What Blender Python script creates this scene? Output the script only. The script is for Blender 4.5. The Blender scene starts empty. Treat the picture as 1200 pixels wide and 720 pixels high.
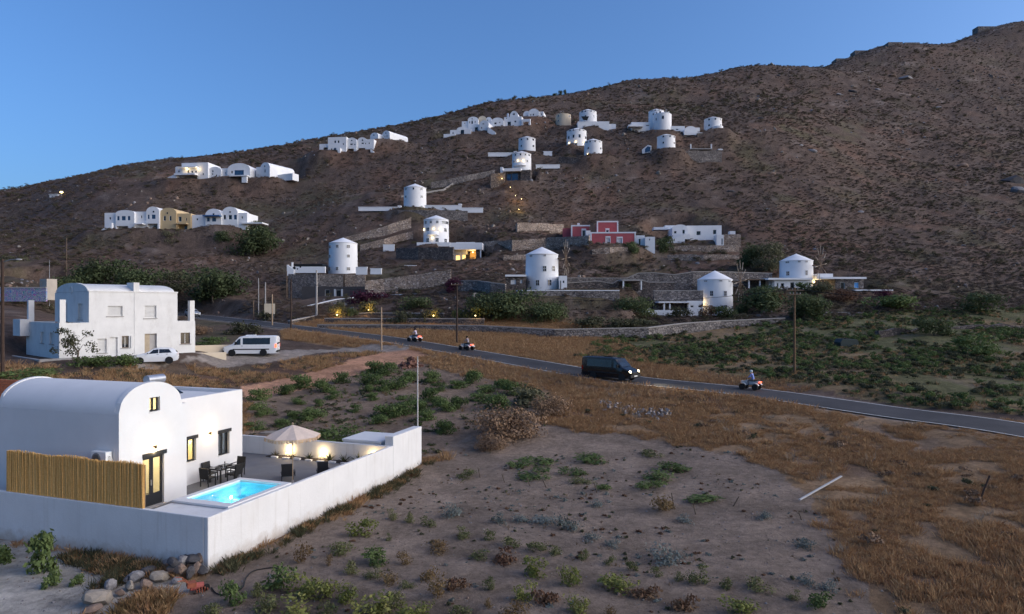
import bpy, bmesh, math, random
import numpy as np
from mathutils import Vector, Matrix

SC = bpy.context.scene
COL = SC.collection
R = math.radians
FX, CX, CY, CAMZ = 800.0, 600.0, 360.0, 10.0      # the photograph's pinhole: focal length in its pixels, centre, camera height

# ------------------------------------------------------------------ camera, sky, sun, exposure
cam_d = bpy.data.cameras.new('camera')
cam = bpy.data.objects.new('camera', cam_d); COL.objects.link(cam)
cam.location = (0, 0, CAMZ); cam.rotation_euler = (R(90), 0, 0)
cam_d.sensor_width = 36.0; cam_d.lens = 36.0 * FX / 1200.0
cam_d.clip_start = 0.1; cam_d.clip_end = 6000
SC.camera = cam

SUN_AZ, SUN_EL = R(99), R(20)                      # azimuth clockwise from +Y (the view direction)
world = bpy.data.worlds.new('World'); SC.world = world; world.use_nodes = True
wn = world.node_tree.nodes; wl = world.node_tree.links
wn.clear()
sky = wn.new('ShaderNodeTexSky'); sky.sky_type = 'NISHITA'; sky.sun_disc = False
sky.sun_elevation = SUN_EL; sky.sun_rotation = SUN_AZ
sky.altitude = 100; sky.air_density = 1.0; sky.dust_density = 4.0; sky.ozone_density = 7.5
wtint = wn.new('ShaderNodeMix'); wtint.data_type = 'RGBA'; wtint.blend_type = 'MULTIPLY'
wtint.inputs[0].default_value = 1.0; wtint.inputs[7].default_value = (0.92, 0.97, 1.01, 1)
wbg = wn.new('ShaderNodeBackground'); wbg.inputs[1].default_value = 0.112
wout = wn.new('ShaderNodeOutputWorld')
wl.new(sky.outputs[0], wtint.inputs[6]); wl.new(wtint.outputs[2], wbg.inputs[0]); wl.new(wbg.outputs[0], wout.inputs[0])

sun_d = bpy.data.lights.new('sun', 'SUN'); sun = bpy.data.objects.new('sun', sun_d); COL.objects.link(sun)
sun_d.energy = 1.22; sun_d.angle = R(75); sun_d.color = (1.0, 0.74, 0.50)
sd = Vector((math.sin(SUN_AZ) * math.cos(SUN_EL), math.cos(SUN_AZ) * math.cos(SUN_EL), math.sin(SUN_EL)))
sun.rotation_euler = sd.to_track_quat('Z', 'Y').to_euler()

vs = SC.view_settings
vs.view_transform = 'Standard'; vs.look = 'None'; vs.exposure = 1.03; vs.gamma = 1.0; vs.use_curve_mapping = False
SC.cycles.use_denoising = True
SC.cycles.max_bounces = 6; SC.cycles.diffuse_bounces = 3; SC.cycles.glossy_bounces = 3
SC.cycles.transmission_bounces = 4; SC.cycles.transparent_max_bounces = 12
SC.cycles.sample_clamp_indirect = 4.0
SC.cycles.caustics_reflective = False; SC.cycles.caustics_refractive = False

# ------------------------------------------------------------------ materials
MATS = {}
def pmat(name, col, rough=0.8, var=0.12, scale=3.0, bump=0.0, bscale=30.0, metal=0.0, emit=None, estr=0.0, spec=0.3, col2=None, detail=6.0, dirt=None):
    if name in MATS: return MATS[name]
    m = bpy.data.materials.new(name); m.use_nodes = True; MATS[name] = m
    n = m.node_tree.nodes; l = m.node_tree.links; b = n['Principled BSDF']
    b.inputs['Roughness'].default_value = rough; b.inputs['Metallic'].default_value = metal
    b.inputs['Specular IOR Level'].default_value = spec
    tc = n.new('ShaderNodeTexCoord')
    nz = n.new('ShaderNodeTexNoise'); nz.inputs['Scale'].default_value = scale; nz.inputs['Detail'].default_value = detail
    nz.inputs['Roughness'].default_value = 0.65
    l.new(tc.outputs['Object'], nz.inputs['Vector'])
    rp = n.new('ShaderNodeValToRGB'); e = rp.color_ramp.elements
    c2 = col2 if col2 else tuple(min(1, c * (1 + var)) for c in col)
    c1 = tuple(c * (1 - var) for c in col) if not col2 else col
    e[0].position = 0.32; e[1].position = 0.68
    e[0].color = (*c1, 1); e[1].color = (*c2, 1)
    l.new(nz.outputs['Fac'], rp.inputs[0])
    out = rp.outputs[0]
    if dirt:
        n2 = n.new('ShaderNodeTexNoise'); n2.inputs['Scale'].default_value = dirt[1]; n2.inputs['Detail'].default_value = 8
        n2.inputs['Roughness'].default_value = 0.75
        mp = n.new('ShaderNodeMapping'); mp.inputs['Scale'].default_value = (1, 1, 0.35)
        l.new(tc.outputs['Object'], mp.inputs[0]); l.new(mp.outputs[0], n2.inputs['Vector'])
        r2 = n.new('ShaderNodeValToRGB'); r2.color_ramp.elements[0].position = 0.52; r2.color_ramp.elements[1].position = 0.78
        r2.color_ramp.elements[0].color = (0, 0, 0, 1); r2.color_ramp.elements[1].color = (dirt[2],) * 3 + (1,)
        l.new(n2.outputs['Fac'], r2.inputs[0])
        mx = n.new('ShaderNodeMix'); mx.data_type = 'RGBA'; mx.inputs[7].default_value = (*dirt[0], 1)
        l.new(r2.outputs[0], mx.inputs[0]); l.new(out, mx.inputs[6]); out = mx.outputs[2]
    l.new(out, b.inputs['Base Color'])
    if bump > 0:
        nb = n.new('ShaderNodeTexNoise'); nb.inputs['Scale'].default_value = bscale; nb.inputs['Detail'].default_value = 8
        nb.inputs['Roughness'].default_value = 0.7
        l.new(tc.outputs['Object'], nb.inputs['Vector'])
        bp = n.new('ShaderNodeBump'); bp.inputs['Strength'].default_value = bump; bp.inputs['Distance'].default_value = 0.05
        l.new(nb.outputs['Fac'], bp.inputs['Height']); l.new(bp.outputs[0], b.inputs['Normal'])
    if emit:
        b.inputs['Emission Color'].default_value = (*emit, 1); b.inputs['Emission Strength'].default_value = estr
    return m

def leafmat(name, cols, rough=0.75, trans=0.25):
    """foliage: colour varies by instance and by clump"""
    if name in MATS: return MATS[name]
    m = bpy.data.materials.new(name); m.use_nodes = True; MATS[name] = m
    n = m.node_tree.nodes; l = m.node_tree.links; b = n['Principled BSDF']
    b.inputs['Roughness'].default_value = rough; b.inputs['Specular IOR Level'].default_value = 0.2
    oi = n.new('ShaderNodeObjectInfo'); tc = n.new('ShaderNodeTexCoord')
    nz = n.new('ShaderNodeTexNoise'); nz.inputs['Scale'].default_value = 2.2; nz.inputs['Detail'].default_value = 4
    l.new(tc.outputs['Object'], nz.inputs['Vector'])
    ad = n.new('ShaderNodeMath'); ad.operation = 'MULTIPLY_ADD'; ad.inputs[1].default_value = 0.55
    l.new(oi.outputs['Random'], ad.inputs[0])
    m2 = n.new('ShaderNodeMath'); m2.operation = 'MULTIPLY_ADD'; m2.inputs[1].default_value = 1.4; m2.inputs[2].default_value = -0.45
    l.new(nz.outputs['Fac'], m2.inputs[0]); l.new(m2.outputs[0], ad.inputs[2])
    rp = n.new('ShaderNodeValToRGB'); e = rp.color_ramp.elements
    while len(e) < len(cols): e.new(0.5)
    for i, c in enumerate(cols):
        e[i].position = i / (len(cols) - 1); e[i].color = (*c, 1)
    l.new(ad.outputs[0], rp.inputs[0]); l.new(rp.outputs[0], b.inputs['Base Color'])
    tr = n.new('ShaderNodeBsdfTranslucent'); l.new(rp.outputs[0], tr.inputs[0])
    mx = n.new('ShaderNodeMixShader'); mx.inputs[0].default_value = trans
    l.new(b.outputs[0], mx.inputs[1]); l.new(tr.outputs[0], mx.inputs[2]); l.new(mx.outputs[0], n['Material Output'].inputs[0])
    return m

def stonemat(name, cols, scale=3.0, mortar=(0.12, 0.10, 0.09), bump=0.9, msize=0.06):
    """rubble masonry seen from afar: voronoi stones with recessed joints"""
    if name in MATS: return MATS[name]
    m = bpy.data.materials.new(name); m.use_nodes = True; MATS[name] = m
    n = m.node_tree.nodes; l = m.node_tree.links; b = n['Principled BSDF']
    b.inputs['Roughness'].default_value = 0.9; b.inputs['Specular IOR Level'].default_value = 0.15
    tc = n.new('ShaderNodeTexCoord'); mp = n.new('ShaderNodeMapping'); mp.inputs['Scale'].default_value = (1, 1, 1.5)
    l.new(tc.outputs['Object'], mp.inputs[0])
    v1 = n.new('ShaderNodeTexVoronoi'); v1.inputs['Scale'].default_value = scale; l.new(mp.outputs[0], v1.inputs['Vector'])
    v2 = n.new('ShaderNodeTexVoronoi'); v2.feature = 'DISTANCE_TO_EDGE'; v2.inputs['Scale'].default_value = scale; l.new(mp.outputs[0], v2.inputs['Vector'])
    rp = n.new('ShaderNodeValToRGB'); e = rp.color_ramp.elements
    while len(e) < len(cols): e.new(0.5)
    for i, c in enumerate(cols):
        e[i].position = i / (len(cols) - 1); e[i].color = (*c, 1)
    sx = n.new('ShaderNodeSeparateColor'); l.new(v1.outputs['Color'], sx.inputs[0]); l.new(sx.outputs[0], rp.inputs[0])
    rm = n.new('ShaderNodeValToRGB'); rm.color_ramp.elements[0].position = msize * 0.4; rm.color_ramp.elements[1].position = msize * 1.6
    l.new(v2.outputs['Distance'], rm.inputs[0])
    mx = n.new('ShaderNodeMix'); mx.data_type = 'RGBA'; mx.inputs[6].default_value = (*mortar, 1)
    l.new(rm.outputs[0], mx.inputs[0]); l.new(rp.outputs[0], mx.inputs[7])
    nz = n.new('ShaderNodeTexNoise'); nz.inputs['Scale'].default_value = 0.5; nz.inputs['Detail'].default_value = 8
    l.new(tc.outputs['Object'], nz.inputs['Vector'])
    mm = n.new('ShaderNodeMath'); mm.operation = 'MULTIPLY_ADD'; mm.inputs[1].default_value = 1.1; mm.inputs[2].default_value = 0.45
    l.new(nz.outputs['Fac'], mm.inputs[0])
    m3 = n.new('ShaderNodeMix'); m3.data_type = 'RGBA'; m3.blend_type = 'MULTIPLY'; m3.inputs[0].default_value = 1
    l.new(mx.outputs[2], m3.inputs[6]); l.new(mm.outputs[0], m3.inputs[7]); l.new(m3.outputs[2], b.inputs['Base Color'])
    bp = n.new('ShaderNodeBump'); bp.inputs['Strength'].default_value = bump; bp.inputs['Distance'].default_value = 0.12
    l.new(rm.outputs[0], bp.inputs['Height']); l.new(bp.outputs[0], b.inputs['Normal'])
    return m

def glassmat(name, tint=(0.9, 0.95, 1.0), refl=0.25):
    if name in MATS: return MATS[name]
    m = bpy.data.materials.new(name); m.use_nodes = True; MATS[name] = m
    n = m.node_tree.nodes; l = m.node_tree.links; n.remove(n['Principled BSDF'])
    t = n.new('ShaderNodeBsdfTransparent'); t.inputs[0].default_value = (*tint, 1)
    g = n.new('ShaderNodeBsdfGlossy'); g.inputs['Roughness'].default_value = 0.03
    nz = n.new('ShaderNodeTexNoise'); nz.inputs['Scale'].default_value = 1.5
    bp = n.new('ShaderNodeBump'); bp.inputs['Strength'].default_value = 0.02
    l.new(nz.outputs['Fac'], bp.inputs['Height']); l.new(bp.outputs[0], g.inputs['Normal'])
    fr = n.new('ShaderNodeLayerWeight'); fr.inputs[0].default_value = 0.35
    ad = n.new('ShaderNodeMath'); ad.operation = 'MULTIPLY_ADD'; ad.inputs[1].default_value = 0.25; ad.inputs[2].default_value = 0.03; l.new(fr.outputs['Facing'], ad.inputs[0])
    mx = n.new('ShaderNodeMixShader'); l.new(ad.outputs[0], mx.inputs[0])
    l.new(t.outputs[0], mx.inputs[1]); l.new(g.outputs[0], mx.inputs[2]); l.new(mx.outputs[0], n['Material Output'].inputs[0])
    return m

WHITE = pmat('white_plaster', (0.66, 0.65, 0.635), 0.85, 0.035, 0.9, 0.12, 14, dirt=((0.66, 0.64, 0.60), 0.8, 0.30))
def splash(m, amount=.75, height=.75, colr=(.40,.33,.26)):
    """mud splashed on the foot of a wall and run-off streaks below its top"""
    n = m.node_tree.nodes; l = m.node_tree.links; b = n['Principled BSDF']; src = b.inputs['Base Color'].links[0].from_socket
    tc = n.new('ShaderNodeTexCoord'); sp = n.new('ShaderNodeSeparateXYZ'); l.new(tc.outputs['Object'], sp.inputs[0])
    nz = n.new('ShaderNodeTexNoise'); nz.inputs['Scale'].default_value = 2.2; nz.inputs['Detail'].default_value = 8; nz.inputs['Roughness'].default_value = .7; l.new(tc.outputs['Object'], nz.inputs['Vector'])
    ad = n.new('ShaderNodeMath'); ad.operation = 'MULTIPLY_ADD'; ad.inputs[1].default_value = -1.3; l.new(nz.outputs['Fac'], ad.inputs[0]); l.new(sp.outputs['Z'], ad.inputs[2])
    mr = n.new('ShaderNodeMapRange'); mr.inputs[1].default_value = -.55; mr.inputs[2].default_value = height-.75; mr.inputs[3].default_value = amount; mr.inputs[4].default_value = 0.0; l.new(ad.outputs[0], mr.inputs[0])
    mx = n.new('ShaderNodeMix'); mx.data_type = 'RGBA'; mx.inputs[7].default_value = (*colr, 1); l.new(mr.outputs[0], mx.inputs[0]); l.new(src, mx.inputs[6])
    st = n.new('ShaderNodeTexNoise'); st.inputs['Scale'].default_value = 3.0; st.inputs['Detail'].default_value = 5; mp = n.new('ShaderNodeMapping'); mp.inputs['Scale'].default_value = (1.6, 1.6, .10); l.new(tc.outputs['Object'], mp.inputs[0]); l.new(mp.outputs[0], st.inputs['Vector'])
    r2 = n.new('ShaderNodeMapRange'); r2.inputs[1].default_value = .56; r2.inputs[2].default_value = .74; r2.inputs[3].default_value = 0; r2.inputs[4].default_value = .34; l.new(st.outputs['Fac'], r2.inputs[0])
    m2 = n.new('ShaderNodeMix'); m2.data_type = 'RGBA'; m2.inputs[7].default_value = (.46,.43,.38,1); l.new(r2.outputs[0], m2.inputs[0]); l.new(mx.outputs[2], m2.inputs[6]); l.new(m2.outputs[2], b.inputs['Base Color']); return m
GWALL = splash(pmat('garden_wall_plaster', (0.65, 0.64, 0.62), 0.88, 0.05, 0.8, 0.25, 9, dirt=((0.60, 0.57, 0.52), 0.7, 0.4)))
WHITE_OLD = pmat('weathered_plaster', (0.66, 0.65, 0.62), 0.9, 0.07, 0.8, 0.2, 10, dirt=((0.45, 0.42, 0.38), 1.1, 0.7))
WHITE_FAR = pmat('limewash', (0.76, 0.76, 0.76), 0.85, 0.05, 0.35, dirt=((0.58, 0.57, 0.55), 0.35, 0.45))
CREAM = pmat('cream_plaster', (0.66, 0.55, 0.40), 0.9, 0.07, 0.5)
OCHRE = pmat('ochre_plaster', (0.58, 0.43, 0.24), 0.9, 0.06, 0.5)
REDP = pmat('red_plaster', (0.42, 0.10, 0.11), 0.9, 0.12, 0.6)
INTERIOR = pmat('interior_plaster', (0.75, 0.68, 0.52), 0.9, 0.03, 1.0)
ANTHR = pmat('anthracite_frame', (0.018, 0.02, 0.024), 0.45, 0.1, 5.0)
DARKPANE = pmat('dark_pane', (0.012, 0.016, 0.022), 0.08, 0.3, 2.0, spec=0.6)
BLUEPANE = pmat('blue_pane', (0.02, 0.06, 0.13), 0.12, 0.3, 2.0, spec=0.6)
SHUTTER = pmat('white_shutter', (0.62, 0.61, 0.58), 0.7, 0.05, 4)
GLASS = glassmat('clear_glass')
WOOD = pmat('weathered_timber', (0.16, 0.11, 0.075), 0.85, 0.25, 6, 0.3, 25)
WOODL = pmat('pale_timber', (0.36, 0.26, 0.17), 0.85, 0.2, 6, 0.2, 25)
CONC = pmat('concrete', (0.36, 0.34, 0.32), 0.9, 0.12, 2.0, 0.2, 20)
STEEL = pmat('grey_metal', (0.35, 0.36, 0.37), 0.45, 0.08, 4, metal=0.6)
BLACKM = pmat('black_metal', (0.012, 0.012, 0.013), 0.5, 0.1, 6)
RUBBER = pmat('tyre_rubber', (0.012, 0.012, 0.012), 0.85, 0.2, 10)
STONE_W = stonemat('warm_rubble', [(0.32, 0.24, 0.18), (0.48, 0.38, 0.30), (0.26, 0.20, 0.165), (0.56, 0.47, 0.40)], 2.2)
STONE_D = stonemat('dark_rubble', [(0.10, 0.085, 0.08), (0.19, 0.155, 0.14), (0.075, 0.07, 0.07), (0.26, 0.22, 0.19)], 2.4, (0.05, 0.045, 0.045))
STONE_G = stonemat('grey_rubble', [(0.17, 0.15, 0.14), (0.27, 0.24, 0.22), (0.13, 0.12, 0.12), (0.34, 0.30, 0.27)], 2.0, (0.08, 0.07, 0.07))
WARMLIT = pmat('lit_room', (0.7, 0.55, 0.3), 0.9, 0.2, 1.2, emit=(1.0, 0.62, 0.20), estr=0.9)
BULB = pmat('lamp_glow', (1, 0.9, 0.6), 0.5, 0.0, 1.0, emit=(1.0, 0.75, 0.35), estr=6.0)

# ------------------------------------------------------------------ mesh helpers
class MB:
    """collects shapes, builds ONE mesh object"""
    def __init__(s): s.v = []; s.f = []; s.m = []; s.mats = []; s.cur = 0
    def mat(s, m):
        if m not in s.mats: s.mats.append(m)
        s.cur = s.mats.index(m); return s
    def add(s, v, f):
        o = len(s.v); s.v += [tuple(p) for p in v]; s.f += [tuple(i + o for i in q) for q in f]; s.m += [s.cur] * len(f); return s
    def box(s, x0, x1, y0, y1, z0, z1):
        x0, x1 = min(x0, x1), max(x0, x1); y0, y1 = min(y0, y1), max(y0, y1); z0, z1 = min(z0, z1), max(z0, z1)
        return s.add([(x0,y0,z0),(x1,y0,z0),(x1,y1,z0),(x0,y1,z0),(x0,y0,z1),(x1,y0,z1),(x1,y1,z1),(x0,y1,z1)],
                     [(0,3,2,1),(4,5,6,7),(0,1,5,4),(1,2,6,5),(2,3,7,6),(3,0,4,7)])
    def rbox(s, c, half, mat3):
        v = [Vector(c) + mat3 @ Vector((sx*half[0], sy*half[1], sz*half[2])) for sz in (-1,1) for sy in (-1,1) for sx in (-1,1)]
        return s.add(v, [(0,2,3,1),(4,5,7,6),(0,1,5,4),(1,3,7,5),(3,2,6,7),(2,0,4,6)])
    def prism(s, prof, axis, a0, a1):
        """prof: closed 2-D outline; axis 'x','y','z' is the extrusion axis"""
        n = len(prof)
        def mk(p, a):
            return {'x': (a, p[0], p[1]), 'y': (p[0], a, p[1]), 'z': (p[0], p[1], a)}[axis]
        v = [mk(p, a0) for p in prof] + [mk(p, a1) for p in prof]
        f = [(i, (i+1) % n, n + (i+1) % n, n + i) for i in range(n)] + [tuple(range(n-1, -1, -1)), tuple(range(n, 2*n))]
        return s.add(v, f)
    def tube(s, p0, p1, r0, r1=None, n=8, caps=True):
        r1 = r0 if r1 is None else r1
        p0 = Vector(p0); p1 = Vector(p1); d = (p1 - p0).normalized()
        a = d.orthogonal().normalized(); b = d.cross(a)
        v = []
        for p, r in ((p0, r0), (p1, r1)):
            v += [p + (a*math.cos(2*math.pi*i/n) + b*math.sin(2*math.pi*i/n))*r for i in range(n)]
        f = [(i, (i+1) % n, n + (i+1) % n, n + i) for i in range(n)]
        if caps: f += [tuple(range(n-1, -1, -1)), tuple(range(n, 2*n))]
        return s.add(v, f)
    def path(s, pts, r, n=6):
        for a, b in zip(pts[:-1], pts[1:]): s.tube(a, b, r, r, n)
        return s
    def lathe(s, prof, n=32, c=(0,0,0)):
        v = []; f = []
        for r, z in prof:
            v += [(c[0]+r*math.cos(2*math.pi*i/n), c[1]+r*math.sin(2*math.pi*i/n), c[2]+z) for i in range(n)]
        for k in range(len(prof)-1):
            f += [(k*n+i, k*n+(i+1) % n, (k+1)*n+(i+1) % n, (k+1)*n+i) for i in range(n)]
        f += [tuple(range(n-1, -1, -1)), tuple(range((len(prof)-1)*n, len(prof)*n))]
        return s.add(v, f)
    def ell(s, c, r, n=12, k=8, m3=None):
        v = []; f = []
        for j in range(1, k):
            t = math.pi*j/k
            for i in range(n):
                p = Vector((r[0]*math.sin(t)*math.cos(2*math.pi*i/n), r[1]*math.sin(t)*math.sin(2*math.pi*i/n), r[2]*math.cos(t)))
                v.append(Vector(c) + (m3 @ p if m3 else p))
        t = Vector((0,0,r[2])); tp = Vector(c) + (m3 @ t if m3 else t); bp = Vector(c) - (m3 @ t if m3 else t)
        v += [tp, bp]; T = len(v)-2; B = T+1
        for j in range(k-2):
            f += [(j*n+i, (j+1)*n+i, (j+1)*n+(i+1) % n, j*n+(i+1) % n) for i in range(n)]
        f += [(T, i, (i+1) % n) for i in range(n)] + [(B, (k-2)*n+(i+1) % n, (k-2)*n+i) for i in range(n)]
        return s.add(v, f)
    def mesh(s, name, smooth=False):
        me = bpy.data.meshes.new(name); me.from_pydata(s.v, [], s.f)
        if smooth:
            me.polygons.foreach_set('use_smooth', [True]*len(me.polygons))
        me.update(); return me
    def build(s, name, mat=None, parent=None, loc=None, rz=None, smooth=False, label=None):
        me = s.mesh(name, smooth)
        if s.mats:
            for m in s.mats: me.materials.append(m)
            me.polygons.foreach_set('material_index', s.m)
        elif mat: me.materials.append(mat)
        o = bpy.data.objects.new(name, me); COL.objects.link(o)
        if parent: o.parent = parent
        if loc is not None: o.location = loc
        if rz is not None: o.rotation_euler = (0, 0, rz)
        if label: o['label'] = label
        return o

def auto_smooth(o, ang=40):
    me = o.data; me.polygons.foreach_set('use_smooth', [True]*len(me.polygons))
    bm = bmesh.new(); bm.from_mesh(me)
    for e in bm.edges:
        if len(e.link_faces) == 2 and e.calc_face_angle(0) > R(ang): e.smooth = False
    bm.to_mesh(me); bm.free(); return o

def bevel(o, w=.03, seg=2):
    bm = bmesh.new(); bm.from_mesh(o.data); bmesh.ops.remove_doubles(bm, verts=bm.verts, dist=.0005)
    es = [e for e in bm.edges if len(e.link_faces) == 2 and e.calc_face_angle(0) > R(50)]
    bmesh.ops.bevel(bm, geom=es, offset=w, segments=seg, profile=.5, affect='EDGES'); bm.to_mesh(o.data); bm.free(); return o
ORD = 'first second third fourth fifth sixth seventh eighth ninth tenth eleventh twelfth thirteenth fourteenth fifteenth sixteenth seventeenth eighteenth nineteenth twentieth'.split()
def ordinal(n):
    if n <= 20: return ORD[n-1]
    t, u = divmod(n, 10); T = {2:'twent',3:'thirt',4:'fort',5:'fift',6:'sixt'}[t]
    return T+'ieth' if u == 0 else T+'y-'+ORD[u-1]
def number_group(obs, stem, tail):
    obs = sorted(obs, key=lambda o: o.location.x/o.location.y)
    for i, o in enumerate(obs): o['label'] = f'{stem}, {ordinal(i+1)} from the left {tail}'
def tag(o, label, cat=None, group=None, kind=None):
    o['label'] = label
    if cat: o['category'] = cat
    if group: o['group'] = group
    if kind: o['kind'] = kind
    return o
def structure(o, label=None):
    o['kind'] = 'structure'
    if label: o['label'] = label
    return o
def empty(name, loc=(0,0,0), rz=0.0):
    o = bpy.data.objects.new(name, None); COL.objects.link(o)
    o.location = loc; o.rotation_euler = (0, 0, rz); o.empty_display_size = 0.2
    return o
def copy_tree(o, parent=None):
    c = o.copy(); COL.objects.link(c); c.parent = parent
    for ch in o.children: copy_tree(ch, c)
    return c

def panel(mb, axis, pos, th, s0, s1, z0, z1, holes):
    """wall slab with real openings. axis 'y': spans local x, faces -y at pos (slab pos..pos+th); axis 'x': spans y, slab pos..pos+th in x"""
    ss = sorted({s0, s1, *[h[0] for h in holes], *[h[1] for h in holes]}); zs = sorted({z0, z1, *[h[2] for h in holes], *[h[3] for h in holes]})
    ss = [s for s in ss if s0 <= s <= s1]; zs = [z for z in zs if z0 <= z <= z1]
    idx = {}; v = []; f = []
    def V(s, z, k):
        key = (s, z, k)
        if key not in idx:
            idx[key] = len(v); d = pos + (th if k else 0)
            v.append((s, d, z) if axis == 'y' else (d, s, z))
        return idx[key]
    def solid(i, j):
        if i < 0 or j < 0 or i >= len(ss)-1 or j >= len(zs)-1: return False
        cs = (ss[i]+ss[i+1])/2; cz = (zs[j]+zs[j+1])/2
        return not any(h[0] < cs < h[1] and h[2] < cz < h[3] for h in holes)
    for i in range(len(ss)-1):
        for j in range(len(zs)-1):
            if not solid(i, j): continue
            a, b, c, d = ss[i], ss[i+1], zs[j], zs[j+1]
            f.append((V(a,c,0), V(b,c,0), V(b,d,0), V(a,d,0))); f.append((V(a,c,1), V(a,d,1), V(b,d,1), V(b,c,1)))
            if not solid(i-1, j): f.append((V(a,c,0), V(a,d,0), V(a,d,1), V(a,c,1)))
            if not solid(i+1, j): f.append((V(b,c,0), V(b,c,1), V(b,d,1), V(b,d,0)))
            if not solid(i, j-1): f.append((V(a,c,0), V(a,c,1), V(b,c,1), V(b,c,0)))
            if not solid(i, j+1): f.append((V(a,d,0), V(b,d,0), V(b,d,1), V(a,d,1)))
    mb.add(v, f); return mb

def arch_prof(x0, x1, z0, rise, n=18):
    c = (x0+x1)/2; h = (x1-x0)/2
    return [(c + h*math.cos(math.pi*i/n), z0 + rise*math.sin(math.pi*i/n)) for i in range(n+1)]

# ------------------------------------------------------------------ noise
def _hash(ix, iy, seed):
    h = (ix.astype(np.int64)*374761393 + iy.astype(np.int64)*668265263 + seed*1442695041) & 0x7fffffff
    h = ((h ^ (h >> 13))*1274126177) & 0x7fffffff
    return ((h ^ (h >> 16)) & 0xffff)/65535.0
def vnoise(x, y, seed=0):
    x = np.asarray(x, float); y = np.asarray(y, float)
    ix = np.floor(x); iy = np.floor(y); fx = x-ix; fy = y-iy
    fx = fx*fx*(3-2*fx); fy = fy*fy*(3-2*fy)
    a = _hash(ix, iy, seed); b = _hash(ix+1, iy, seed); c = _hash(ix, iy+1, seed); d = _hash(ix+1, iy+1, seed)
    return (a*(1-fx)+b*fx)*(1-fy)+(c*(1-fx)+d*fx)*fy
def fbm(x, y, oct=4, seed=0, gain=0.5):
    s = 0; a = 1; t = 0
    for k in range(oct):
        s = s + a*(vnoise(x*2**k, y*2**k, seed+k*17)-0.5); t += a; a *= gain
    return s/t*2
def sstep(a, b, x):
    t = np.clip((x-a)/(b-a), 0, 1); return t*t*(3-2*t)
# ------------------------------------------------------------------ terrain
def P(x, y, D):
    """world point that the photograph shows at (x, y), D metres in front of the camera"""
    return Vector(((x-CX)/FX*D, D, CAMZ-(y-CY)/FX*D))
COLS = {   # column (photo x): ground points (photo y, distance)
 -500: [(None,5,0),(None,22,0),(None,63,5),(None,110,9),(None,150,14),(None,230,28),(None,340,52),(None,520,52),(None,1700,20)],
 0:    [(None,5,-.2),(720,22.2),(631,29.3),(470,45.5),(440,57),(419,63),(375,80),(357,108),(320,150),(270,230),(229,335),(None,520,66),(None,1700,30)],
 150:  [(None,5,-.2),(720,22.2),(690,24.2),(None,33,.2),(None,45,1.4),(445,59),(426,66),(None,78,5.4),(372,133),(335,155),(275,187),(240,220),(212,245),(203,330),(None,520,68),(None,1700,30)],
 300:  [(None,5,-.2),(720,22.2),(640,28.4),(None,37,.2),(520,45.5),(458,63),(438,71),(416,80),(385,106),(366,122),(340,150),(300,180),(250,220),(214,245),(182,330),(None,520,78),(None,1700,40)],
 450:  [(None,5,-.2),(720,22.2),(600,33.4),(545,42),(480,57),(440,72),(402,95),(385,107),(352,130),(324,154),(290,177),(246,200),(215,230),(180,260),(157,340),(None,540,92),(None,1700,45)],
 600:  [(None,5,-.2),(720,22.2),(600,33),(545,42),(480,57),(424,82),(395,101),(375,113),(343,123),(312,150),(282,172),(250,200),(203,228),(181,250),(163,272),(126,370),(None,600,112),(None,1700,60)],
 750:  [(None,5,-.2),(720,22.2),(600,33),(545,42),(490,54),(447,70),(400,100),(376,118),(345,136),(312,157),(289,168),(240,205),(190,235),(153,262),(125,330),(98,420),(None,700,140),(None,1700,70)],
 900:  [(None,5,-.2),(720,22.2),(600,32.5),(545,41),(500,50),(460,62.5),(420,85),(380,112),(345,130),(298,165),(231,210),(192,240),(160,265),(110,370),(83,480),(None,760,168),(None,1700,80)],
 1050: [(None,5,-.2),(720,22.2),(600,32.5),(545,41),(480,55),(420,82),(380,108),(350,128),(320,150),(250,210),(170,310),(100,440),(62,600),(None,900,225),(None,1700,100)],
 1200: [(None,5,-.2),(720,22.2),(600,32.5),(505,48),(440,72),(390,100),(350,130),(300,170),(230,245),(150,370),(80,530),(34,720),(None,1000,290),(None,1700,150)],
 1700: [(None,5,-.2),(None,22,0),(None,48,1),(None,100,5),(None,170,18),(None,300,60),(None,500,150),(None,720,290),(None,1700,200)],
}
def pchip(xs, ys, xq):
    xs = np.array(xs, float); ys = np.array(ys, float); h = np.diff(xs); d = np.diff(ys)/h; m = np.zeros_like(ys)
    m[0] = d[0]; m[-1] = d[-1]
    for i in range(1, len(xs)-1):
        if d[i-1]*d[i] > 0:
            w1 = 2*h[i]+h[i-1]; w2 = h[i]+2*h[i-1]; m[i] = (w1+w2)/(w1/d[i-1]+w2/d[i])
    i = np.clip(np.searchsorted(xs, xq)-1, 0, len(xs)-2); t = (np.clip(xq, xs[0], xs[-1])-xs[i])/h[i]
    return (2*t**3-3*t**2+1)*ys[i]+(t**3-2*t**2+t)*h[i]*m[i]+(-2*t**3+3*t**2)*ys[i+1]+(t**3-t**2)*h[i]*m[i+1]
LD = np.linspace(math.log(5), math.log(1700), 500)
ukeys = sorted(COLS); UK = np.array([(k-CX)/FX for k in ukeys])
TAB = []
for k in ukeys:
    pts = []
    for t in COLS[k]:
        if t[0] is None: pts.append((math.log(t[1]), t[2]))
        else: pts.append((math.log(t[1]), CAMZ-(t[0]-CY)/FX*t[1]))
    TAB.append(pchip([p[0] for p in pts], [p[1] for p in pts], LD))
TAB = np.array(TAB)
UG = np.linspace(UK[0], UK[-1], 420)
T2 = np.stack([pchip(UK, TAB[:, j], UG) for j in range(len(LD))], 1)
ker = np.exp(-0.5*(np.arange(-12, 13)/5.0)**2); ker /= ker.sum()        # soften the column seams
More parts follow.
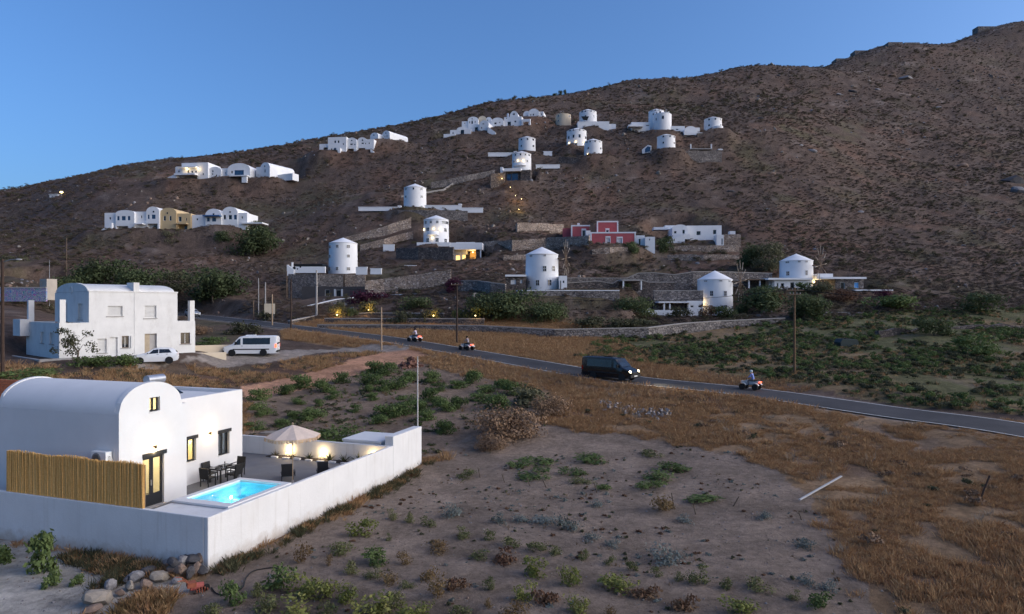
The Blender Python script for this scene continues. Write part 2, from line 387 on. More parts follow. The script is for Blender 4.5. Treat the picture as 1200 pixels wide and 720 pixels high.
T2 = np.apply_along_axis(lambda c: np.convolve(np.pad(c, 12, 'edge'), ker, 'valid'), 0, T2)
def hbase(X, Y):
    u = np.clip(X/Y, UG[0], UG[-1]-1e-6); d = np.clip(np.log(np.maximum(Y, 5)), LD[0], LD[-1]-1e-6)
    a = (u-UG[0])/(UG[1]-UG[0]); b = (d-LD[0])/(LD[1]-LD[0]); i = a.astype(int); j = b.astype(int); a = a-i; b = b-j
    return (T2[i,j]*(1-a)+T2[i+1,j]*a)*(1-b)+(T2[i,j+1]*(1-a)+T2[i+1,j+1]*a)*b

# the road's centre line (x, y, z) and half width
ROADC = [P(1480,560,39.5), P(1200,504,48), P(1040,482,55), P(873,458.5,63.5), P(725,443,71), P(600,422,82.5), P(510,406.5,90.5), P(430,394,98), P(330,382,108), P(262,374,124), P(205,368.5,140), P(120,366,150), P(40,364,156)]
def catmull(pts, n=10):
    out = []
    for i in range(len(pts)-1):
        p0 = pts[max(i-1,0)]; p1 = pts[i]; p2 = pts[i+1]; p3 = pts[min(i+2,len(pts)-1)]
        for k in range(n):
            t = k/n
            out.append(0.5*((2*p1)+(p2-p0)*t+(2*p0-5*p1+4*p2-p3)*t*t+(3*p1-p0-3*p2+p3)*t**3))
    out.append(pts[-1]); return out
ROADP = catmull(ROADC, 12); ROADA = np.array([tuple(p) for p in ROADP]); RHW = 3.1
def road_near(X, Y):
    best = np.full(X.shape, 1e9); bz = np.zeros(X.shape)
    for i in range(len(ROADA)-1):
        a = ROADA[i]; b = ROADA[i+1]; dx, dy = b[0]-a[0], b[1]-a[1]; L = dx*dx+dy*dy
        t = np.clip(((X-a[0])*dx+(Y-a[1])*dy)/L, 0, 1); d = np.hypot(X-a[0]-t*dx, Y-a[1]-t*dy); z = a[2]+t*(b[2]-a[2])
        w = d < best; best = np.where(w, d, best); bz = np.where(w, z, bz)
    return best, bz
PADS = []      # (X, Y, radius, falloff, Z) levelled ground under buildings
def pad(x, y, D, r, fall=None, dz=0.0):
    p = P(x, y, D); PADS.append((p.x, p.y+0.0, r, fall or r*1.2, p.z+dz)); return p

rows = np.concatenate([np.exp(np.arange(math.log(5), math.log(160), .0088)), np.exp(np.arange(math.log(160), math.log(1700), .0125))])
us = np.concatenate([np.arange(-1.55,-.84,.012), np.arange(-.84,.84,.0042), np.arange(.84,1.36,.012)])
def make_terrain_grid():
    global GX, GY, GZ, RDIST
    U, D = np.meshgrid(us, rows); GX = U*D; GY = D
    z = hbase(GX, GY)
    hill = sstep(105, 190, GY)
    far = sstep(240, 420, GY)
    z = z + hill*(fbm(GX/26, GY/26, 4, 3)*1.5)
    fine = hill*(fbm(GX/7, GY/7, 3, 9)*.6+fbm(GX/2.6, GY/2.6, 2, 10)*.2); inner = np.zeros_like(z)
    rid = 1-np.abs(fbm((GX*.8+GY*.5)/70, (GY*.55-GX*.5)/150, 4, 21)); z = z + far*(rid-.7)*2.5 + far*fbm(GX/18, GY/18, 3, 27)*1.2
    flat = (1-hill)*sstep(44, 60, GY); z = z + flat*(fbm(GX/9, GY/9, 3, 5)*.22)
    near = 1-sstep(60, 80, GY); z = z + near*(fbm(GX/3.0, GY/3.0, 4, 7)*.05)
    for (px, py, r, fl, pz) in PADS:
        d = np.hypot(GX-px, GY-py); w = 1-sstep(r, r+fl, d); z = z*(1-w)+pz*w; inner = np.maximum(inner, 1-sstep(r*.8, r*1.15, d))
    z = z+fine*(1-inner)
    RDIST, rz = road_near(GX, GY)
    w = 1-sstep(RHW+.3, RHW+4.5, RDIST); z = z*(1-w)+(rz-.10)*w
    GZ = z
LROW = np.log(rows)
def H(X, Y):
    X = np.atleast_1d(np.asarray(X, float)); Y = np.atleast_1d(np.asarray(Y, float))
    u = np.clip(X/Y, us[0], us[-1]-1e-6); d = np.clip(Y, rows[0], rows[-1]-1e-6)
    i = np.clip(np.searchsorted(us, u, 'right')-1, 0, len(us)-2); j = np.clip(np.searchsorted(rows, d, 'right')-1, 0, len(rows)-2)
    a = (u-us[i])/(us[i+1]-us[i]); b = (d-rows[j])/(rows[j+1]-rows[j])
    return (GZ[j,i]*(1-a)+GZ[j,i+1]*a)*(1-b)+(GZ[j+1,i]*(1-a)+GZ[j+1,i+1]*a)*b
def hz(x, y): return float(H(x, y)[0])
DS = np.exp(np.linspace(math.log(15), math.log(900), 1500))
def G(x, y, dmin=15.0):
    """where the sight line through photo pixel (x, y) meets the ground"""
    X = (x-CX)/FX*DS; Z = CAMZ-(y-CY)/FX*DS
    below = (Z <= H(X, DS)) & (DS >= dmin)
    k = int(np.argmax(below)) if below.any() else len(DS)-1
    return Vector((X[k], DS[k], hz(X[k], DS[k])))
def inpoly(X, Y, poly):
    c = np.zeros(X.shape, bool); n = len(poly)
    for i in range(n):
        x1, y1 = poly[i]; x2, y2 = poly[(i+1) % n]
        if y1 == y2: continue
        c ^= ((y1 > Y) != (y2 > Y)) & (X < (x2-x1)*(Y-y1)/(y2-y1)+x1)
    return c
def gpoly(px): return [tuple(G(x, y).xy) for x, y in px]

def ridge(x):
    """(distance, photo y) of the skyline in photo column x"""
    D = np.exp(np.linspace(math.log(200), math.log(1200), 900)); q = (H((x-CX)/FX*D, D)-CAMZ)/D; k = int(np.argmax(q)); return float(D[k]), CY-FX*float(q[k])
# ------------------------------------------------------------------ where things stand (levels the ground below them)
VN = Vector((-11.4, 25.6, 0.0)); VRZ = R(90-19.3)          # villa frame: x along the long garden wall, y along the street wall
VA = Vector((math.cos(VRZ), math.sin(VRZ), 0)); VB = Vector((-math.sin(VRZ), math.cos(VRZ), 0))
def VW(p, q, z=0): return VN + VA*p + VB*q + Vector((0,0,z))
c = VW(7, 6); PADS.append((c.x, c.y, 8.6, 3.5, 0.05))
LHC = Vector((-40.9, 66.0, 5.15)); LHRZ = R(50)             # two-storey house frame: x along the long side, y along the gable
def LW(t, s, z=0): return LHC + Vector((math.cos(LHRZ)*t-math.sin(LHRZ)*s, math.sin(LHRZ)*t+math.cos(LHRZ)*s, z))
c = LW(3.8, 5); PADS.append((c.x, c.y, 7.8, 4.0, 5.1))
#         x,    apex,  eave,  base,  w,    D
MILLS = {
 'a': (398.0, 277.0, 284.5, 321.0, 34.0, 155), 'b': (509.5, 250.4, 256.8, 285.0, 30.5, 175), 'c': (484.5, 213.0, 219.0, 245.0, 27.0, 200),
 'd': (636.0, 287.8, 298.0, 339.5, 40.0, 125), 'e': (844.0, 316.2, 328.0, 371.0, 42.0, 127), 'f': (941.0, 296.0, 305.5, 341.0, 38.5, 135),
 'g': (617.8, 157.3, 161.3, 181.0, 20.6, 250), 'h': (611.5, 174.7, 179.2, 199.0, 23.0, 228), 'i': (660.7, 130.0, 133.2, 150.0, 18.6, 280),
 'j': (690.2, 125.0, 129.6, 147.0, 21.2, 275), 'k': (676.8, 147.0, 151.8, 172.6, 24.0, 250), 'l': (696.4, 160.0, 164.6, 184.2, 21.8, 238),
 'm': (771.0, 125.0, 129.0, 153.0, 18.6, 268), 'n': (783.0, 154.6, 158.6, 176.0, 21.6, 240), 'o': (838.5, 134.0, 138.0, 154.5, 21.0, 262)}
for k, (x, ya, ye, yb, w, D) in MILLS.items(): pad(x, yb, D, w*D/FX/2+1.6, 5.0)
pad(773.5, 155, 261, 5.5, 4)
for (x, y, D, r) in ((132,272,189,5),(148,272,189,5),(175,270,189,6),(205,270,189,6),(232,272,189,6),(252,272,189,5),(272,267,189,6),
                     (222,214,244,9),(250,213,244,6),(278,211,244,8),(318,212,244,8),
                     (390,180,264,8),(412,180,264,5),(430,180,264,6),(445,168,268,6),(458,167,268,6),
                     (530,166,272,6),(545,161,272,5),(565,159,276,7),(582,154,276,6),(602,152,276,7),(625,141,284,7)):
    pad(x, y, D+3, r, 6)
for (x, y, D, r) in ((700,289.5,166,9),(680,277,178,7),(730,290,166,6),(800,283,180,8),(830,284,176,7),(520,288,174,6)):
    pad(x, y, D+3, r, 4)
pad(547,316,166,5.0,2.5); pad(547,314,171,5.5,2.0); pad(606,214,222,5.5,2.5)
for (x, y, D, r) in ((335,352,142,8),(375,352,142,8),(410,348,142,6),(620,341,126,6),(690,340,130,8),(730,340,132,8),(790,352,134,6),(800,371,124,6),(910,340,137,6),(990,341,138,7)):
    pad(x, y, D, r, 4)
for x in range(596, 736, 14): pad(x, 364, 117.2, 2.4, 2.0)
make_terrain_grid()

# ------------------------------------------------------------------ ground sheet, coloured by what grows or lies there
nr, nc = GX.shape
A_HILL = np.array((.105,.074,.057)); A_RED = np.array((.135,.083,.059)); A_OLIVE = np.array((.095,.078,.047)); A_GREY = np.array((.165,.128,.105))
A_SOIL = np.array((.245,.186,.142)); A_SAND = np.array((.47,.425,.365)); A_DRY = np.array((.27,.175,.10)); A_TRACK = np.array((.47,.255,.155))
A_GRAV = np.array((.28,.24,.205)); A_GREEN = np.array((.12,.115,.055)); A_VINE = np.array((.215,.155,.112)); A_DARK = np.array((.055,.046,.045))
wx = GX+fbm(GX/2.2, GY/2.2, 3, 41)*.8*np.clip(GY/60,.4,3); wy = GY+fbm(GX/2.2, GY/2.2, 3, 42)*.8*np.clip(GY/60,.4,3)
ZP = {
 'dry':  gpoly([(-60,560),(300,470),(480,420),(470,412),(330,398),(330,380),(700,380),(900,470),(1260,500),(1500,560),(1500,760),(-400,760),(-400,560)]),
 'soil': gpoly([(246,674),(494,548),(545,505),(640,498),(760,512),(880,535),(935,570),(965,610),(1000,665),(1040,760),(120,760)]),
 'sand': gpoly([(-100,625),(0,632),(120,652),(235,690),(180,715),(90,722),(60,760),(-200,760)]),
 'vine': gpoly([(285,530),(289,466),(400,440),(480,424),(640,462),(640,500),(545,512),(494,540),(380,512)]),
 'track':gpoly([(285,469),(285,453),(380,433),(440,415),(485,409),(500,416),(458,429),(390,447)]),
 'grav': gpoly([(100,430),(210,426),(262,412),(330,410),(430,404),(480,408),(470,414),(400,412),(330,422),(230,424),(150,436)]),
 'green':gpoly([(665,418),(720,392),(930,378),(1080,364),(1300,362),(1300,498),(1060,476),(950,457),(890,445),(800,432),(730,424)]),
 'wet': gpoly([(255,712),(300,690),(335,676),(420,690),(560,716),(545,740),(440,730),(330,722)]), 'wet2': gpoly([(500,640),(620,652),(760,690),(900,712),(890,722),(740,704),(600,664),(500,650)]),
 'bank': gpoly([(200,440),(290,438),(440,414),(400,428),(290,452),(240,455)]),
}
col = np.zeros((nr, nc, 3))
n1 = fbm(GX/30, GY/30, 4, 51); n2 = fbm(GX/9, GY/9, 4, 52); n3 = fbm(GX/2.2, GY/2.2, 3, 53); n4 = fbm(GX/.7, GY/.7, 3, 54)
def mixc(c, a, w): return c*(1-w[...,None])+a*w[...,None]
col[:] = A_HILL
col = mixc(col, A_RED, sstep(.0, .5, n2+n1*.5)); col = mixc(col, A_OLIVE, sstep(.1, .6, fbm(GX/14, GY/14, 4, 61)+.15*n3))
col = mixc(col, A_GREY, sstep(.25, .55, fbm(GX/5, GY/3, 4, 62))*.7)
mtn = sstep(260, 420, GY); col = mixc(col, A_HILL*.85+A_DARK*.15, mtn*.6); col = mixc(col, A_GREY*1.15, mtn*sstep(.30, .6, fbm(GX/16, GY/9, 5, 63)))
def zone(name, a, w=1.0, warp=1.0):
    global col
    m = inpoly(GX+(wx-GX)*warp, GY+(wy-GY)*warp, ZP[name]).astype(float)*w
    col = mixc(col, a, m); return m
zone('dry', A_DRY); 
mdry = inpoly(wx, wy, ZP['dry'])
col = np.where(mdry[...,None], mixc(col, A_GREY*.8, sstep(.1,.5,n3+.4*n2)*.55), col)
col = np.where(mdry[...,None], mixc(col, A_RED*.9, sstep(.05,.5,fbm(GX/5,GY/5,3,71))*.6), col)
zone('green', A_GREEN); mg = inpoly(wx, wy, ZP['green'])
col = np.where(mg[...,None], mixc(col, A_DRY*.9, sstep(.0,.45,n2)*.75), col); col = np.where(mg[...,None], mixc(col, A_GREY*.8, sstep(.15,.5,n3)*.5), col)
zone('bank', A_RED*.9); zone('soil', A_SOIL, 1, 1.6); zone('wet', A_SOIL*.62, .8, .5); zone('wet2', A_SOIL*.7, .7, .5); zone('vine', A_VINE); zone('grav', A_GRAV); zone('sand', A_SAND, 1, .5); zone('track', A_TRACK, 1, .35)
ms = inpoly(GX, GY, ZP['soil']) | inpoly(GX, GY, ZP['vine'])
col = np.where(ms[...,None], col*(1+.22*n3+.12*n4)[...,None], col*(1+.30*n3+.25*n4)[...,None])
sh = (1-sstep(RHW-.2, RHW+1.1, RDIST+.4*n3)); col = mixc(col, A_GRAV*1.15, sh)
col = np.clip(col, .015, .6)
gm = bpy.data.meshes.new('ground')
idx = np.arange(nr*nc).reshape(nr, nc)
quads = np.stack([idx[:-1,:-1], idx[:-1,1:], idx[1:,1:], idx[1:,:-1]], -1).reshape(-1, 4)
gm.vertices.add(nr*nc); gm.vertices.foreach_set('co', np.stack([GX, GY, GZ], -1).reshape(-1))
gm.loops.add(quads.size); gm.loops.foreach_set('vertex_index', quads.reshape(-1))
gm.polygons.add(len(quads)); gm.polygons.foreach_set('loop_start', np.arange(0, quads.size, 4)); gm.polygons.foreach_set('loop_total', np.full(len(quads), 4))
gm.polygons.foreach_set('use_smooth', np.ones(len(quads), bool)); gm.update(calc_edges=True)
at = gm.color_attributes.new('earth', 'FLOAT_COLOR', 'POINT')
at.data.foreach_set('color', np.concatenate([col.reshape(-1,3), np.ones((nr*nc,1))], 1).reshape(-1))
def ground_material():
    m = bpy.data.materials.new('earth'); m.use_nodes = True; n = m.node_tree.nodes; l = m.node_tree.links; b = n['Principled BSDF']
    b.inputs['Roughness'].default_value = 0.95; b.inputs['Specular IOR Level'].default_value = 0.1
    a = n.new('ShaderNodeAttribute'); a.attribute_name = 'earth'
    tc = n.new('ShaderNodeTexCoord')
    def noise(s, d=8, r=.7):
        z = n.new('ShaderNodeTexNoise'); z.inputs['Scale'].default_value = s; z.inputs['Detail'].default_value = d; z.inputs['Roughness'].default_value = r
        l.new(tc.outputs['Object'], z.inputs['Vector']); return z
    za = noise(.35, 10, .75); zb = noise(3.2, 8, .7)
    r1 = n.new('ShaderNodeMapRange'); r1.inputs[1].default_value = .3; r1.inputs[2].default_value = .7; r1.inputs[3].default_value = .62; r1.inputs[4].default_value = 1.42
    l.new(za.outputs['Fac'], r1.inputs[0])
    r2 = n.new('ShaderNodeMapRange'); r2.inputs[1].default_value = .3; r2.inputs[2].default_value = .7; r2.inputs[3].default_value = .70; r2.inputs[4].default_value = 1.30
    l.new(zb.outputs['Fac'], r2.inputs[0])
    mm = n.new('ShaderNodeMath'); mm.operation = 'MULTIPLY'; l.new(r1.outputs[0], mm.inputs[0]); l.new(r2.outputs[0], mm.inputs[1])
    mx = n.new('ShaderNodeMix'); mx.data_type = 'RGBA'; mx.blend_type = 'MULTIPLY'; mx.inputs[0].default_value = 1
    l.new(a.outputs['Color'], mx.inputs[6]); l.new(mm.outputs[0], mx.inputs[7]); l.new(mx.outputs[2], b.inputs['Base Color'])
    zc = noise(9, 10, .75)
    bp = n.new('ShaderNodeBump'); bp.inputs['Strength'].default_value = .8; bp.inputs['Distance'].default_value = .10
    l.new(zc.outputs['Fac'], bp.inputs['Height'])
    bq = n.new('ShaderNodeBump'); bq.inputs['Strength'].default_value = .7; bq.inputs['Distance'].default_value = .9
    l.new(za.outputs['Fac'], bq.inputs['Height']); l.new(bq.outputs[0], bp.inputs['Normal']); l.new(bp.outputs[0], b.inputs['Normal'])
    return m
gm.materials.append(ground_material())
ground = bpy.data.objects.new('ground', gm); COL.objects.link(ground); structure(ground, 'brown hillside rising behind sandy fields and dry grass')

# ------------------------------------------------------------------ road
ASPH = pmat('asphalt', (.044,.043,.045), .85, .38, .22, .3, 40, detail=8)
LINE = pmat('road_paint', (.62,.61,.57), .8, .22, 2.5)
def ribbon(path, o0, o1, dz, name, mat, parent=None, z0=None):
    v = []; f = []
    for i, p in enumerate(path):
        a = path[max(i-1,0)]; b = path[min(i+1,len(path)-1)]; t = Vector((b.x-a.x, b.y-a.y, 0)).normalized(); n_ = Vector((t.y, -t.x, 0))
        for o in (o0, o1): v.append((p.x+n_.x*o, p.y+n_.y*o, p.z+dz))
    k = len(path)
    f = [(2*i, 2*i+1, 2*i+3, 2*i+2) for i in range(k-1)]
    me = bpy.data.meshes.new(name); me.from_pydata(v, [], f); me.materials.append(mat)
    for pl in me.polygons: pl.use_smooth = True
    me.update(); me.flip_normals() if me.polygons[0].normal.z < 0 else None
    o = bpy.data.objects.new(name, me); COL.objects.link(o)
    if parent: o.parent = parent
    return o
road = structure(ribbon(ROADP, -RHW, RHW, 0.0, 'road', ASPH), 'grey asphalt road crossing below the hill')
ribbon(ROADP, -RHW+.10, -RHW+.26, .006, 'edge_line', LINE, road)
ribbon(ROADP, RHW-.26, RHW-.10, .006, 'edge_line', LINE, road)
# ------------------------------------------------------------------ the villa with the pool
def point_light(name, parent, loc, e, colr, rad=.05, kind='POINT', rot=None, size=None, blend=.6):
    d = bpy.data.lights.new(name, kind); d.energy = e; d.color = colr
    d.shadow_soft_size = rad
    if kind == 'SPOT': d.spot_size = size; d.spot_blend = blend
    o = bpy.data.objects.new(name, d); COL.objects.link(o); o.parent = parent; o.location = loc
    if rot: o.rotation_euler = rot
    return o
WARM = (1.0, .72, .36)
TILE_DK = pmat('terrace_floor', (.15,.15,.155), .8, .12, 1.2, .1, 12)
terrace = MB().box(.2, 13.85, .2, 14.2, -.3, 1.04).build('terrace', TILE_DK, None, VN, VRZ); structure(terrace, 'grey concrete terrace of the pool villa')

gw = empty('garden_wall', VN, VRZ)
MB().box(0, 14.05, 0, .2, -.6, 2.1).build('long_wall', GWALL, gw)
MB().box(0, .2, .203, 15.5, -.6, 2.097).build('street_wall', GWALL, gw)
MB().box(13.85, 14.047, .203, 12, -.3, 2.094).build('back_wall', GWALL, gw)
MB().box(14.053, 17.6, .003, .55, -.5, 2.62).build('raised_end', GWALL, gw)
MB().box(.203, 1.298, .203, 3.05, 1.0, 2.03).build('corner_deck', GWALL, gw)
[bevel(c_, .03) for c_ in gw.children]
tag(gw, 'long white plastered garden wall enclosing the pool terrace', 'wall')
ob = empty('pump_house', VN, VRZ)
MB().box(14.2, 16.6, .9, 3.4, -.2, 2.16).build('wall', WHITE, ob)
MB().box(14.15, 16.65, .85, 3.45, 2.163, 2.27).build('roof', WHITE, ob)
tag(ob, 'low flat roofed white outbuilding behind the back garden wall', 'outbuilding')

villa = empty('villa', VN, VRZ)
tag(villa, 'white villa with barrel vaulted roof and lit door beside the pool', 'house')
A0, A1, SPR, RISE = 1.42, 4.82, 5.4, 1.18
def atop(p, lift=0.0):
    cc = (A0+A1)/2; h = (A1-A0)/2; t = max(0, 1-((p-cc)/h)**2); return SPR+(RISE)*math.sqrt(t)+lift
w = MB()
panel(w, 'y', 6.08, .25, 1.42, 5.1, .9, 5.25, [(2.62, 3.78, 1.04, 3.32)])
w.build('front_wall', WHITE, villa)
w = MB()                                    # arched gable with its small window opening
def gcol(p0, p1, zb, n):
    ps = [p0+(p1-p0)*i/n for i in range(n+1)]
    prof = [(p0, zb), (p1, zb)]+[(p, atop(p, .07)) for p in reversed(ps)]
    w.prism(prof, 'y', 6.08, 6.33)
gcol(1.42, 2.98, 5.25, 14); gcol(3.55, A1, 5.25, 12); w.box(2.98, 3.55, 6.08, 6.33, 5.25, 5.32); gcol(2.98, 3.55, 5.95, 5)
w.box(A1, 5.1, 6.08, 6.33, 5.25, 5.45)
w.build('gable', WHITE, villa)
w = MB().box(1.42, 1.67, 6.33, 15.2, .0, 5.4).build('side_wall', WHITE, villa)
w = MB(); panel(w, 'y', 7.5, .25, 5.1, 10.5, .9, 5.42, [(6.3, 7.15, 2.2, 3.32), (8.68, 9.52, 2.08, 3.26)]); w.build('front_wall', WHITE, villa)
MB().box(4.85, 5.1, 6.33, 13.05, .9, 5.41).build('projecting_side_wall', WHITE, villa)
MB().box(10.25, 10.5, 7.75, 13.05, .9, 5.42).build('end_wall', WHITE, villa)
MB().box(1.67, 10.5, 13.053, 13.3, .9, 5.415).build('rear_wall', WHITE, villa)
MB().box(5.1, 10.25, 7.75, 13.05, 5.08, 5.24).build('flat_roof', WHITE, villa)
outer = [((A0+A1)/2+(A1-A0)/2*math.cos(math.pi*i/28), SPR+RISE*math.sin(math.pi*i/28)) for i in range(29)]
inner = [((A0+A1)/2+((A1-A0)/2-.2)*math.cos(math.pi*i/28), SPR+(RISE-.2)*math.sin(math.pi*i/28)) for i in range(29)]
vt = MB(); n = 29
for q0, q1 in ((6.33, 13.3),):
    v = [(a, q0, b) for a, b in outer]+[(a, q1, b) for a, b in outer]+[(a, q0, b) for a, b in inner]+[(a, q1, b) for a, b in inner]
    f = []
    for i in range(n-1):
        f += [(i, i+1, n+i+1, n+i), (2*n+i, 3*n+i, 3*n+i+1, 2*n+i+1), (i, 2*n+i, 2*n+i+1, i+1), (n+i, n+i+1, 3*n+i+1, 3*n+i)]
    f += [(0, n, 3*n, 2*n), (n-1, 3*n-1, 4*n-1, 2*n-1)]
    vt.add(v, f)
auto_smooth(vt.build('vaulted_roof', WHITE, villa), 50)
MB().prism([(A0, SPR)]+[(A0+(A1-A0)*i/20, atop(A0+(A1-A0)*i/20, .06)) for i in range(21)]+[(A1, SPR)], 'y', 13.303, 13.5).build('rear_gable', WHITE, villa)
MB().box(4.822, 4.85, 6.34, 13.05, 5.2, 5.43).build('gutter', WHITE, villa)
v2 = MB(); v2.prism([(6.0, 5.25)]+[(7.5-1.5*math.cos(math.pi*i/16), 5.27+.62*math.sin(math.pi*i/16)) for i in range(17)]+[(9.0, 5.25)], 'y', 11.1, 13.0)
auto_smooth(v2.build('rear_vault', WHITE, villa), 50)
# interior: floor finish, back rooms, a ceiling lamp that lights the windows
MB().box(1.67, 4.85, 9.0, 9.1, 1.05, 5.2).build('room_partition', INTERIOR, villa)
MB().box(5.1, 10.25, 10.0, 10.1, 1.05, 5.05).build('room_partition', INTERIOR, villa)
MB().box(7.7, 7.8, 7.75, 10.0, 1.05, 5.05).build('room_partition', INTERIOR, villa)
lampm = BULB
for (p, q, z, e) in ((3.2, 7.6, 4.2, 170), (3.0, 8.3, 5.9, 40), (6.6, 8.9, 4.3, 150)):
    lb = MB().ell((p, q, z), (.12, .12, .12)).build('ceiling_lamp', lampm, villa)
    point_light('room_light', lb, (p, q, z-.3), e, (1.0, .70, .30), .15)
[bevel(c_, .025) for c_ in villa.children if c_.name.split('.')[0] in ('side_wall','end_wall','rear_wall','rear_gable','rear_vault')]
def villa_window(parent, p0, p1, z0, z1, q, open_=0, box=True, lit=True):
    """aluminium window set back in its opening"""
    y = q+.14; t = .055
    wn_ = MB(); wn_.box(p0, p0+t, y, y+.06, z0, z1); wn_.box(p1-t, p1, y, y+.06, z0, z1); wn_.box(p0+t, p1-t, y, y+.06, z0, z0+t); wn_.box(p0+t, p1-t, y, y+.06, z1-t, z1)
    m = (p0+p1)/2; wn_.box(m-.04, m+.04, y-.005, y+.065, z0+t, z1-t)
    wo = wn_.build('window', ANTHR, parent)
    MB().box(p0+t, m-.04, y+.02, y+.035, z0+t, z1-t).build('pane', GLASS, wo); MB().box(m+.04, p1-t, y+.02, y+.035, z0+t, z1-t).build('pane', GLASS, wo)
    if box: MB().box(p0-.02, p1+.10, q-.05, q+.14, z1, z1+.17).build('shutter_box', ANTHR, wo)
    MB().box(p0-.02, p1+.02, q-.03, q+.13, z0-.05, z0).build('sill', WHITE, wo)
    return wo
villa_window(villa, 6.3, 7.15, 2.2, 3.32, 7.5)
villa_window(villa, 8.68, 9.52, 2.08, 3.26, 7.5)
villa_window(villa, 2.98, 3.55, 5.32, 5.95, 6.08, box=False)
MB().box(9.0, 9.5, 7.80, 7.82, 2.1, 3.2).build('blind', pmat('grey_blind', (.3,.28,.25), .9), villa)
dr = MB()
y = 6.08+.12
for a, b in ((2.62, 3.2), (3.2, 3.78)):
    dr.box(a, a+.09, y, y+.06, 1.05, 3.32); dr.box(b-.09, b, y, y+.06, 1.05, 3.32); dr.box(a+.09, b-.09, y, y+.06, 1.05, 1.62); dr.box(a+.09, b-.09, y, y+.06, 3.2, 3.32)
do = dr.build('door', ANTHR, villa)
for a, b in ((2.71, 3.11), (3.29, 3.69)): MB().box(a, b, y+.02, y+.035, 1.62, 3.2).build('pane', GLASS, do)
MB().box(3.13, 3.16, y-.06, y, 2.0, 2.25).build('handle', STEEL, do)
MB().box(2.6, 3.9, 6.03, 6.2, 3.32, 3.5).build('shutter_box', ANTHR, do)
MB().box(2.55, 3.85, 5.95, 6.2, 1.045, 1.09).build('doorstep', CONC, do)
for (p, q, z) in ((3.2, 6.08, 3.74), (8.02, 7.5, 3.42)):
    sl = MB().tube((p, q-.12, z-.09), (p, q-.12, z+.09), .055, n=14).box(p-.03, p+.03, q-.1, q, z-.04, z+.04).build('wall_lamp', pmat('bronze', (.10,.065,.04), .4, metal=.5), villa)
    MB().tube((p, q-.12, z+.09), (p, q-.12, z+.096), .042, n=12).build('lens', BULB, sl); MB().tube((p, q-.12, z-.096), (p, q-.12, z-.09), .042, n=12).build('lens', BULB, sl)
    point_light('up_light', sl, (p, q-.13, z+.26), 14, WARM, .03)
    point_light('down_light', sl, (p, q-.13, z-.24), 8, WARM, .03)
# air conditioner on the blue-shaded side wall
ac = empty('air_conditioner', VW(1.42, 6.85, 3.25), VRZ)
MB().box(-.34, -.05, -.42, .42, 0, .62).build('casing', pmat('ac_casing', (.7,.7,.68), .5, .05), ac)
gr = MB()
for k in range(1, 6): gr.lathe([(.045*k, -.0), (.045*k+.012, 0), (.045*k+.012, .01), (.045*k, .01)], 24)
g_ = gr.build('fan_grille', STEEL, ac); g_.rotation_euler = (0, R(-90), 0); g_.location = (-.345, .12, .31)
MB().tube((-.342, .12, .31), (-.347, .12, .31), .25, n=24).build('fan_opening', BLACKM, ac)
MB().box(-.36, -.0, -.3, -.26, -.06, -.005).build('bracket', STEEL, ac); MB().box(-.36, -.0, .26, .3, -.06, -.005).build('bracket', STEEL, ac)
MB().path([(-.2, -.43, .4), (-.2, -.52, .45), (-.1, -.55, .2), (-.02, -.5, -.1), (-.02, -.5, -.5)], .02).build('pipe', pmat('pipe_sleeve', (.75,.74,.7), .7), ac)
tag(ac, 'white air conditioner unit on the shaded villa side wall', 'air conditioner')
# solar water heater on the flat roof
sh_ = empty('solar_water_heater', VW(8.7, 11.9, 5.24), VRZ)
tk = MB().tube((-.55, 0, .78), (.55, 0, .78), .24, n=20).build('tank', pmat('tank_steel', (.45,.47,.5), .35, metal=.7), sh_); auto_smooth(tk)
MB().add([(-.5,-.25,.55),(.5,-.25,.55),(.5,-1.5,.05),(-.5,-1.5,.05),(-.5,-.25,.5),(.5,-.25,.5),(.5,-1.5,0),(-.5,-1.5,0)],[(0,3,2,1),(4,5,6,7),(0,1,5,4),(1,2,6,5),(2,3,7,6),(3,0,4,7)]).build('panel', DARKPANE, sh_)
MB().tube((-.45,0,0),(-.45,0,.6),.02).build('support', STEEL, sh_); MB().tube((.45,0,0),(.45,0,.6),.02).build('support', STEEL, sh_)
tag(sh_, 'steel solar water heater tank on the villa roof', 'water heater')

# pool
pool = empty('swimming_pool', VN, VRZ)
POOLT = pmat('pool_plaster', (.30,.68,.78), .6, .05, 2.0)
b = MB(); P0, P1, Q0, Q1 = 1.3, 5.15, .203, 3.0; i0, i1, j0, j1 = 1.72, 4.85, .5, 2.72
b.box(P0, i0, Q0, Q1, 1.03, 2.06).box(i1, P1, Q0, Q1, 1.03, 2.06).box(i0, i1, Q0, j0, 1.03, 2.06).box(i0, i1, j1, Q1, 1.03, 2.06)
b.build('surround', WHITE, pool)
c_ = MB(); o_ = .04
c_.box(P0-o_, i0-.02, Q0, Q1+o_, 2.063, 2.14).box(i1+.02, P1+o_, Q0, Q1+o_, 2.063, 2.14).box(i0-.02, i1+.02, Q0, j0-.02, 2.063, 2.14).box(i0-.02, i1+.02, j1+.02, Q1+o_, 2.063, 2.14)
c_.build('coping', WHITE, pool)
b = MB(); e = .02
b.box(i0, i0+e, j0, j1, 1.06, 2.06).box(i1-e, i1, j0, j1, 1.06, 2.06).box(i0+e, i1-e, j0, j0+e, 1.06, 2.06).box(i0+e, i1-e, j1-e, j1, 1.06, 2.06).box(i0+e, i1-e, j0+e, j1-e, 1.05, 1.09)
b.box(i1-.62, i1-e, j0+e, j1-e, 1.09, 1.45)
b.build('basin', POOLT, pool)
